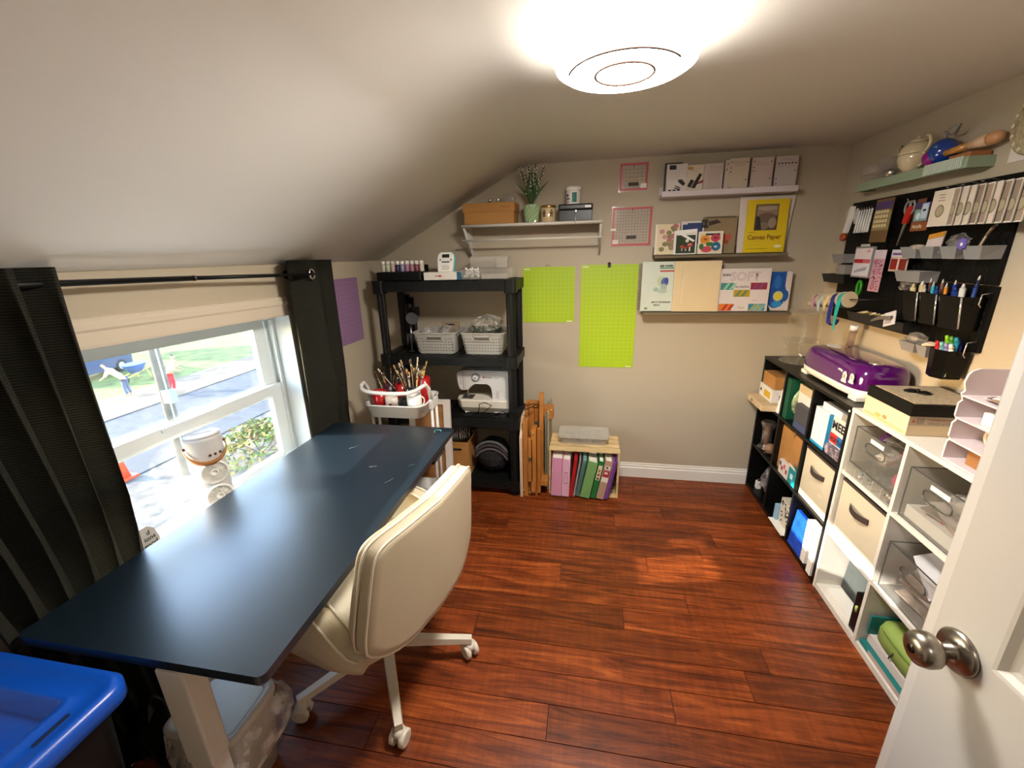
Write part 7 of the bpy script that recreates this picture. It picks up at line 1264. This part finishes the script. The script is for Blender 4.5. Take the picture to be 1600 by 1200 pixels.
# ribbon spools on a rod
T = thing('ribbon_rod', 'thin dark rod pointing out from the board to carry ribbon spools', 'rod', (1.30, 2.40, 1.34)); q = MB(); q.cyl((PX, 2.31, 1.355), (1.19, 2.62, 1.312), .003, M('241c18', .4), 8) if False else q.cyl((PX, 2.305, 1.350), (1.285, 2.365, 1.347), .0028, M('241c18', .4), 8).cyl((1.285, 2.365, 1.347), (1.24, 2.66, 1.312), .0028, M('241c18', .4), 8); q.build('rod', None, T)
axr = Vector((-.045, .295, -.035)).normalized(); pr0 = Vector((1.285, 2.365, 1.347)); side_ = axr.cross(Vector((0, 0, 1))).normalized(); upv = side_.cross(axr)
spn = [('1f9fa0', 'turquoise'), ('10267a', 'royal blue'), ('c9b88c', 'cream'), ('9fb0b8', 'pale grey-blue'), ('9f7a94', 'dusty pink')]
for k, (c_, nm) in enumerate(spn):
    o_ = pr0+axr*(.012+.048*k); R_ = .040-.001*k; T = thing('ribbon_spool', nm+' ribbon spool on the rod'+[' nearest the camera', ', second along', ', third along', ', fourth along', ', farthest in the corner'][k], 'ribbon', o_, group='ribbon spools on the rod'); rm = M(c_, .3)
    q = MB(); q.lathe(o_, [(R_, 0), (R_, .003)], M('cdbb98', .7), 26, axr).lathe(o_+axr*.003, [(R_*.92, 0), (R_*.92, .032)], rm, 26, axr).lathe(o_+axr*.035, [(R_, 0), (R_, .003)], M('cdbb98', .7), 26, axr); q.build('spool', None, T)
    ln = [.155, .12, .055, .06, .045][k]; q = MB(); R = []; dn = Vector((0, 0, -1))
    for i in range(9):
        t = i/8; w_ = .014*(1-.75*t**1.5) if k != 1 else .013; c__ = o_+axr*.019-side_*(R_*.95)*1.0+dn*ln*t+axr*(.006*math.sin(3*t)); R.append([c__+axr*w_, c__-axr*w_, c__-axr*w_+side_*.0012, c__+axr*w_+side_*.0012])
    q.loft(R, rm, sm=False); q.build('ribbon_tail', rm, T)
    if k == 1: q = MB(); R = []
    if k == 1:
        for i in range(17):
            t = math.pi*i/16; c__ = o_+axr*.012-side_*(.018+.022*math.cos(t))+dn*(.10+.03*math.sin(t)); R.append([c__+axr*.013, c__-axr*.013, c__-axr*.013+dn*.0012, c__+axr*.013+dn*.0012])
        q.loft(R, rm, sm=False); q.build('ribbon_loop', rm, T)
# wide tray items
for k in range(5): q = MB(); q.cyl((1.35+.008*k, 2.42-.03*k, 1.270), (1.345, 2.33-.03*k, 1.292), .008, M(['b9ac88', '6a5a3c', 'c4b894', '8a7c5c', 'c9c0a8'][k], .5), 8, r1=.005); q.build('wood_peg', None, label=['pale', 'dark brown', 'light cream', 'taupe', 'off-white'][k]+' wooden peg lying in the wide black tray', cat='peg')
T = thing('letter_opener', 'silver blade tool resting in the wide black tray', 'tool', (1.34, 2.13, 1.26)); q = MB(); q.loft([[(1.315, y, z+s*w_) for s in (-1, 1)]+[(1.321, y, z+s*w_) for s in (1, -1)] for y, w_, z in ((2.24, .004, 1.262), (2.19, .009, 1.283), (2.11, .007, 1.296))], silver, sm=False); q.build('blade', silver, T)
q = MB(); F = Fr((1.328, 2.16, 1.245), (.0, -1, .35), (.12, .35, 1)); q.fb(F, .0, .07, 0, .062, 0, .006, M('c9c7cc', .25), bev=.002).fb(F, .01, .05, .01, .03, .006, .0068, M('9a98a0', .4)); q.build('label_bag', None, label='white plastic bag of labels hanging over the tray front', cat='bag')
T = thing('glue_tube', 'clear tube with white cap under the board above the cutting machine', 'tube', (1.355, 2.40, 1.09)); q = MB(); q.cyl((1.352, 2.425, 1.10), (1.352, 2.415, 1.185), .016, glassmat('amber_tube', '9a7c6a', .3, .05, solid=.3), 14); q.cyl((1.352, 2.42, 1.08), (1.352, 2.425, 1.10), .006, M('8a5a50', .4), 8); q.build('tube', None, T); q = MB(); q.cyl((1.352, 2.415, 1.186), (1.352, 2.412, 1.212), .020, WHITE, 16); q.build('cap', WHITE, T)
# pencil holder with three pockets, pens
T = thing('pencil_holder', 'wide glossy black three-pocket pen holder on the board', 'pen holder', (1.36, 1.84, 1.29)); gbk = M('040404', .25, spec=.2)
for k, (ya, yb_) in enumerate(((2.003, 2.09), (1.902, 2.0), (1.787, 1.899))):
    q = MB(); A = [(1.345, ya+.004, 1.292), (PX-.001, ya+.002, 1.292), (PX-.001, yb_-.002, 1.292), (1.345, yb_-.004, 1.292)]; B = [(1.325, ya, 1.415), (PX-.001, ya, 1.415), (PX-.001, yb_, 1.415), (1.325, yb_, 1.415)]; C_ = [(1.3275, ya+.002, 1.415), (PX-.003, ya+.002, 1.415), (PX-.003, yb_-.002, 1.415), (1.3275, yb_-.002, 1.415)]; D_ = [(1.347, ya+.006, 1.295), (PX-.003, ya+.004, 1.295), (PX-.003, yb_-.004, 1.295), (1.347, yb_-.006, 1.295)]
    q.loft([A, B, C_, D_], gbk, sm=False); q.build('pocket', gbk, T)
for k, y in enumerate((2.003, 1.903, 1.788)): q = MB(); q.cyl((1.338, y, 1.30), (1.322, y, 1.413), .0032, M('e0dfe0', .15, .8), 6); q.build('chrome_strip', None, T)
pens = [('c9b98c', 1.985, 'cream brush'), ('c2b088', 1.955, 'tan brush'), ('5a3a34', 1.93, 'brown pencil'), ('b9b4ae', 1.918, 'white pen'), ('2aa0b8', 1.892, 'turquoise marker'), ('7a5a50', 1.865, 'short brown pencil'), ('1f3f8a', 1.85, 'dark blue pen'), ('c97f2f', 1.822, 'orange pencil'), ('1c3a9a', 1.80, 'blue pen'), ('16307f', 1.782, 'thick navy marker'), ('d3cfc8', 1.765, 'white capped marker'), ('20242f', 1.735, 'black pen'), ('223f86', 1.705, 'long blue pen')]
for k, (c_, y, nm) in enumerate(pens):
    T = thing('pen', nm+' standing in the three-pocket black holder', 'pen', (1.365, y, 1.30), group='pens in the three-pocket holder'); y = 1.808+(y-1.705)*.93; top_ = 1.44+.012*((k*7) % 3)+(.02 if k > 10 else 0); x_ = (1.345 if k < 9 else 1.362)+.012*(k % 3); r_ = .0055 if k not in (0, 1, 9, 10) else .0095
    q = MB(); q.cyl((x_+.01, y, 1.30), (x_, y-.012*(k > 10), top_-.012), r_, M(c_, .35), 8); q.build('barrel', None, T); q = MB(); q.cyl((x_, y-.012*(k > 10), top_-.012), (x_-.001, y-.014*(k > 10), top_+.004), r_*.8, M('d2cdc6' if k % 3 else c_, .35), 8, r1=r_*.3); q.build('tip', None, T)
for k, (y, z_1, z_2) in enumerate(((1.776, 1.42, 1.39), (1.778, 1.245, 1.205))): wire([(PX, y, z_1+.01), (PX-.03, y, z_1+.005), (PX-.035, y-.004, z_2), (PX-.028, y-.006, z_2-.01)], .002, M('d9d7d4', .3, .9)).build('peg_hook', None, label=['white wire hook at the near end of the pen holder', 'white wire hook beside the black marker cup'][k], cat='hook')
T = thing('marker_cup', 'black faceted cup of bright markers at the bottom of the board', 'cup', (1.35, 1.74, 1.10))
PT = [(1.336, 1.886), (1.318, 1.835), (1.334, 1.792), (PX-.002, 1.786), (PX-.002, 1.886)]
q = MB(); q.loft([[(1.36+(x-1.36)*.86, 1.836+(y-1.836)*.86, 1.105) for x, y in PT], [(x, y, 1.215) for x, y in PT], [(1.36+(x-1.36)*.95, 1.836+(y-1.836)*.95, 1.215) for x, y in PT], [(1.36+(x-1.36)*.82, 1.836+(y-1.836)*.82, 1.11) for x, y in PT]], gbk, sm=False); q.build('cup', gbk, T)
mk = [('c01f24', 'red'), ('c9889a', 'pink'), ('7fb81f', 'lime'), ('6fb0b4', 'aqua'), ('d6d2cc', 'white'), ('4a8a3a', 'green'), ('8a7fae', 'lilac'), ('2a2f9a', 'indigo'), ('1f86a4', 'teal'), ('e0dcd6', 'pale capped')]
for k, (c_, nm) in enumerate(mk):
    x, y = 1.348+.017*((k*2) % 3), 1.868-.0072*k; T = thing('marker', nm+' marker in the black faceted cup', 'marker', (x, y, 1.12), group='markers in the faceted cup'); h_ = 1.222+.012*(k % 3); q = MB(); q.cyl((x, y, 1.115), (x, y, h_), .0075, M(c_, .4), 8); q.build('barrel', None, T); q = MB(); q.cyl((x, y, h_), (x-.004, y+.004, h_+.018), .0085, M(c_, .3), 8, r1=.005); q.build('cap', None, T)
q = MB(); q.bag((1.365, 2.01, 1.224), (.032, .042, .022), wrap, 51, amp=.3); q.build('cord_bag', wrap, label='clear bag of cord in the far lower grey bin', cat='bag')
q = MB(); q.tube([(1.362+.02*math.cos(t), 1.925+.02*math.sin(t), 1.212+.004*math.sin(2*t)) for t in [6.28*i/14 for i in range(14)]], .007, M('cbb9a0', .7), 8, closed=True); q.build('cord_roll', None, label='coil of cream cord in the near lower grey bin', cat='cord')
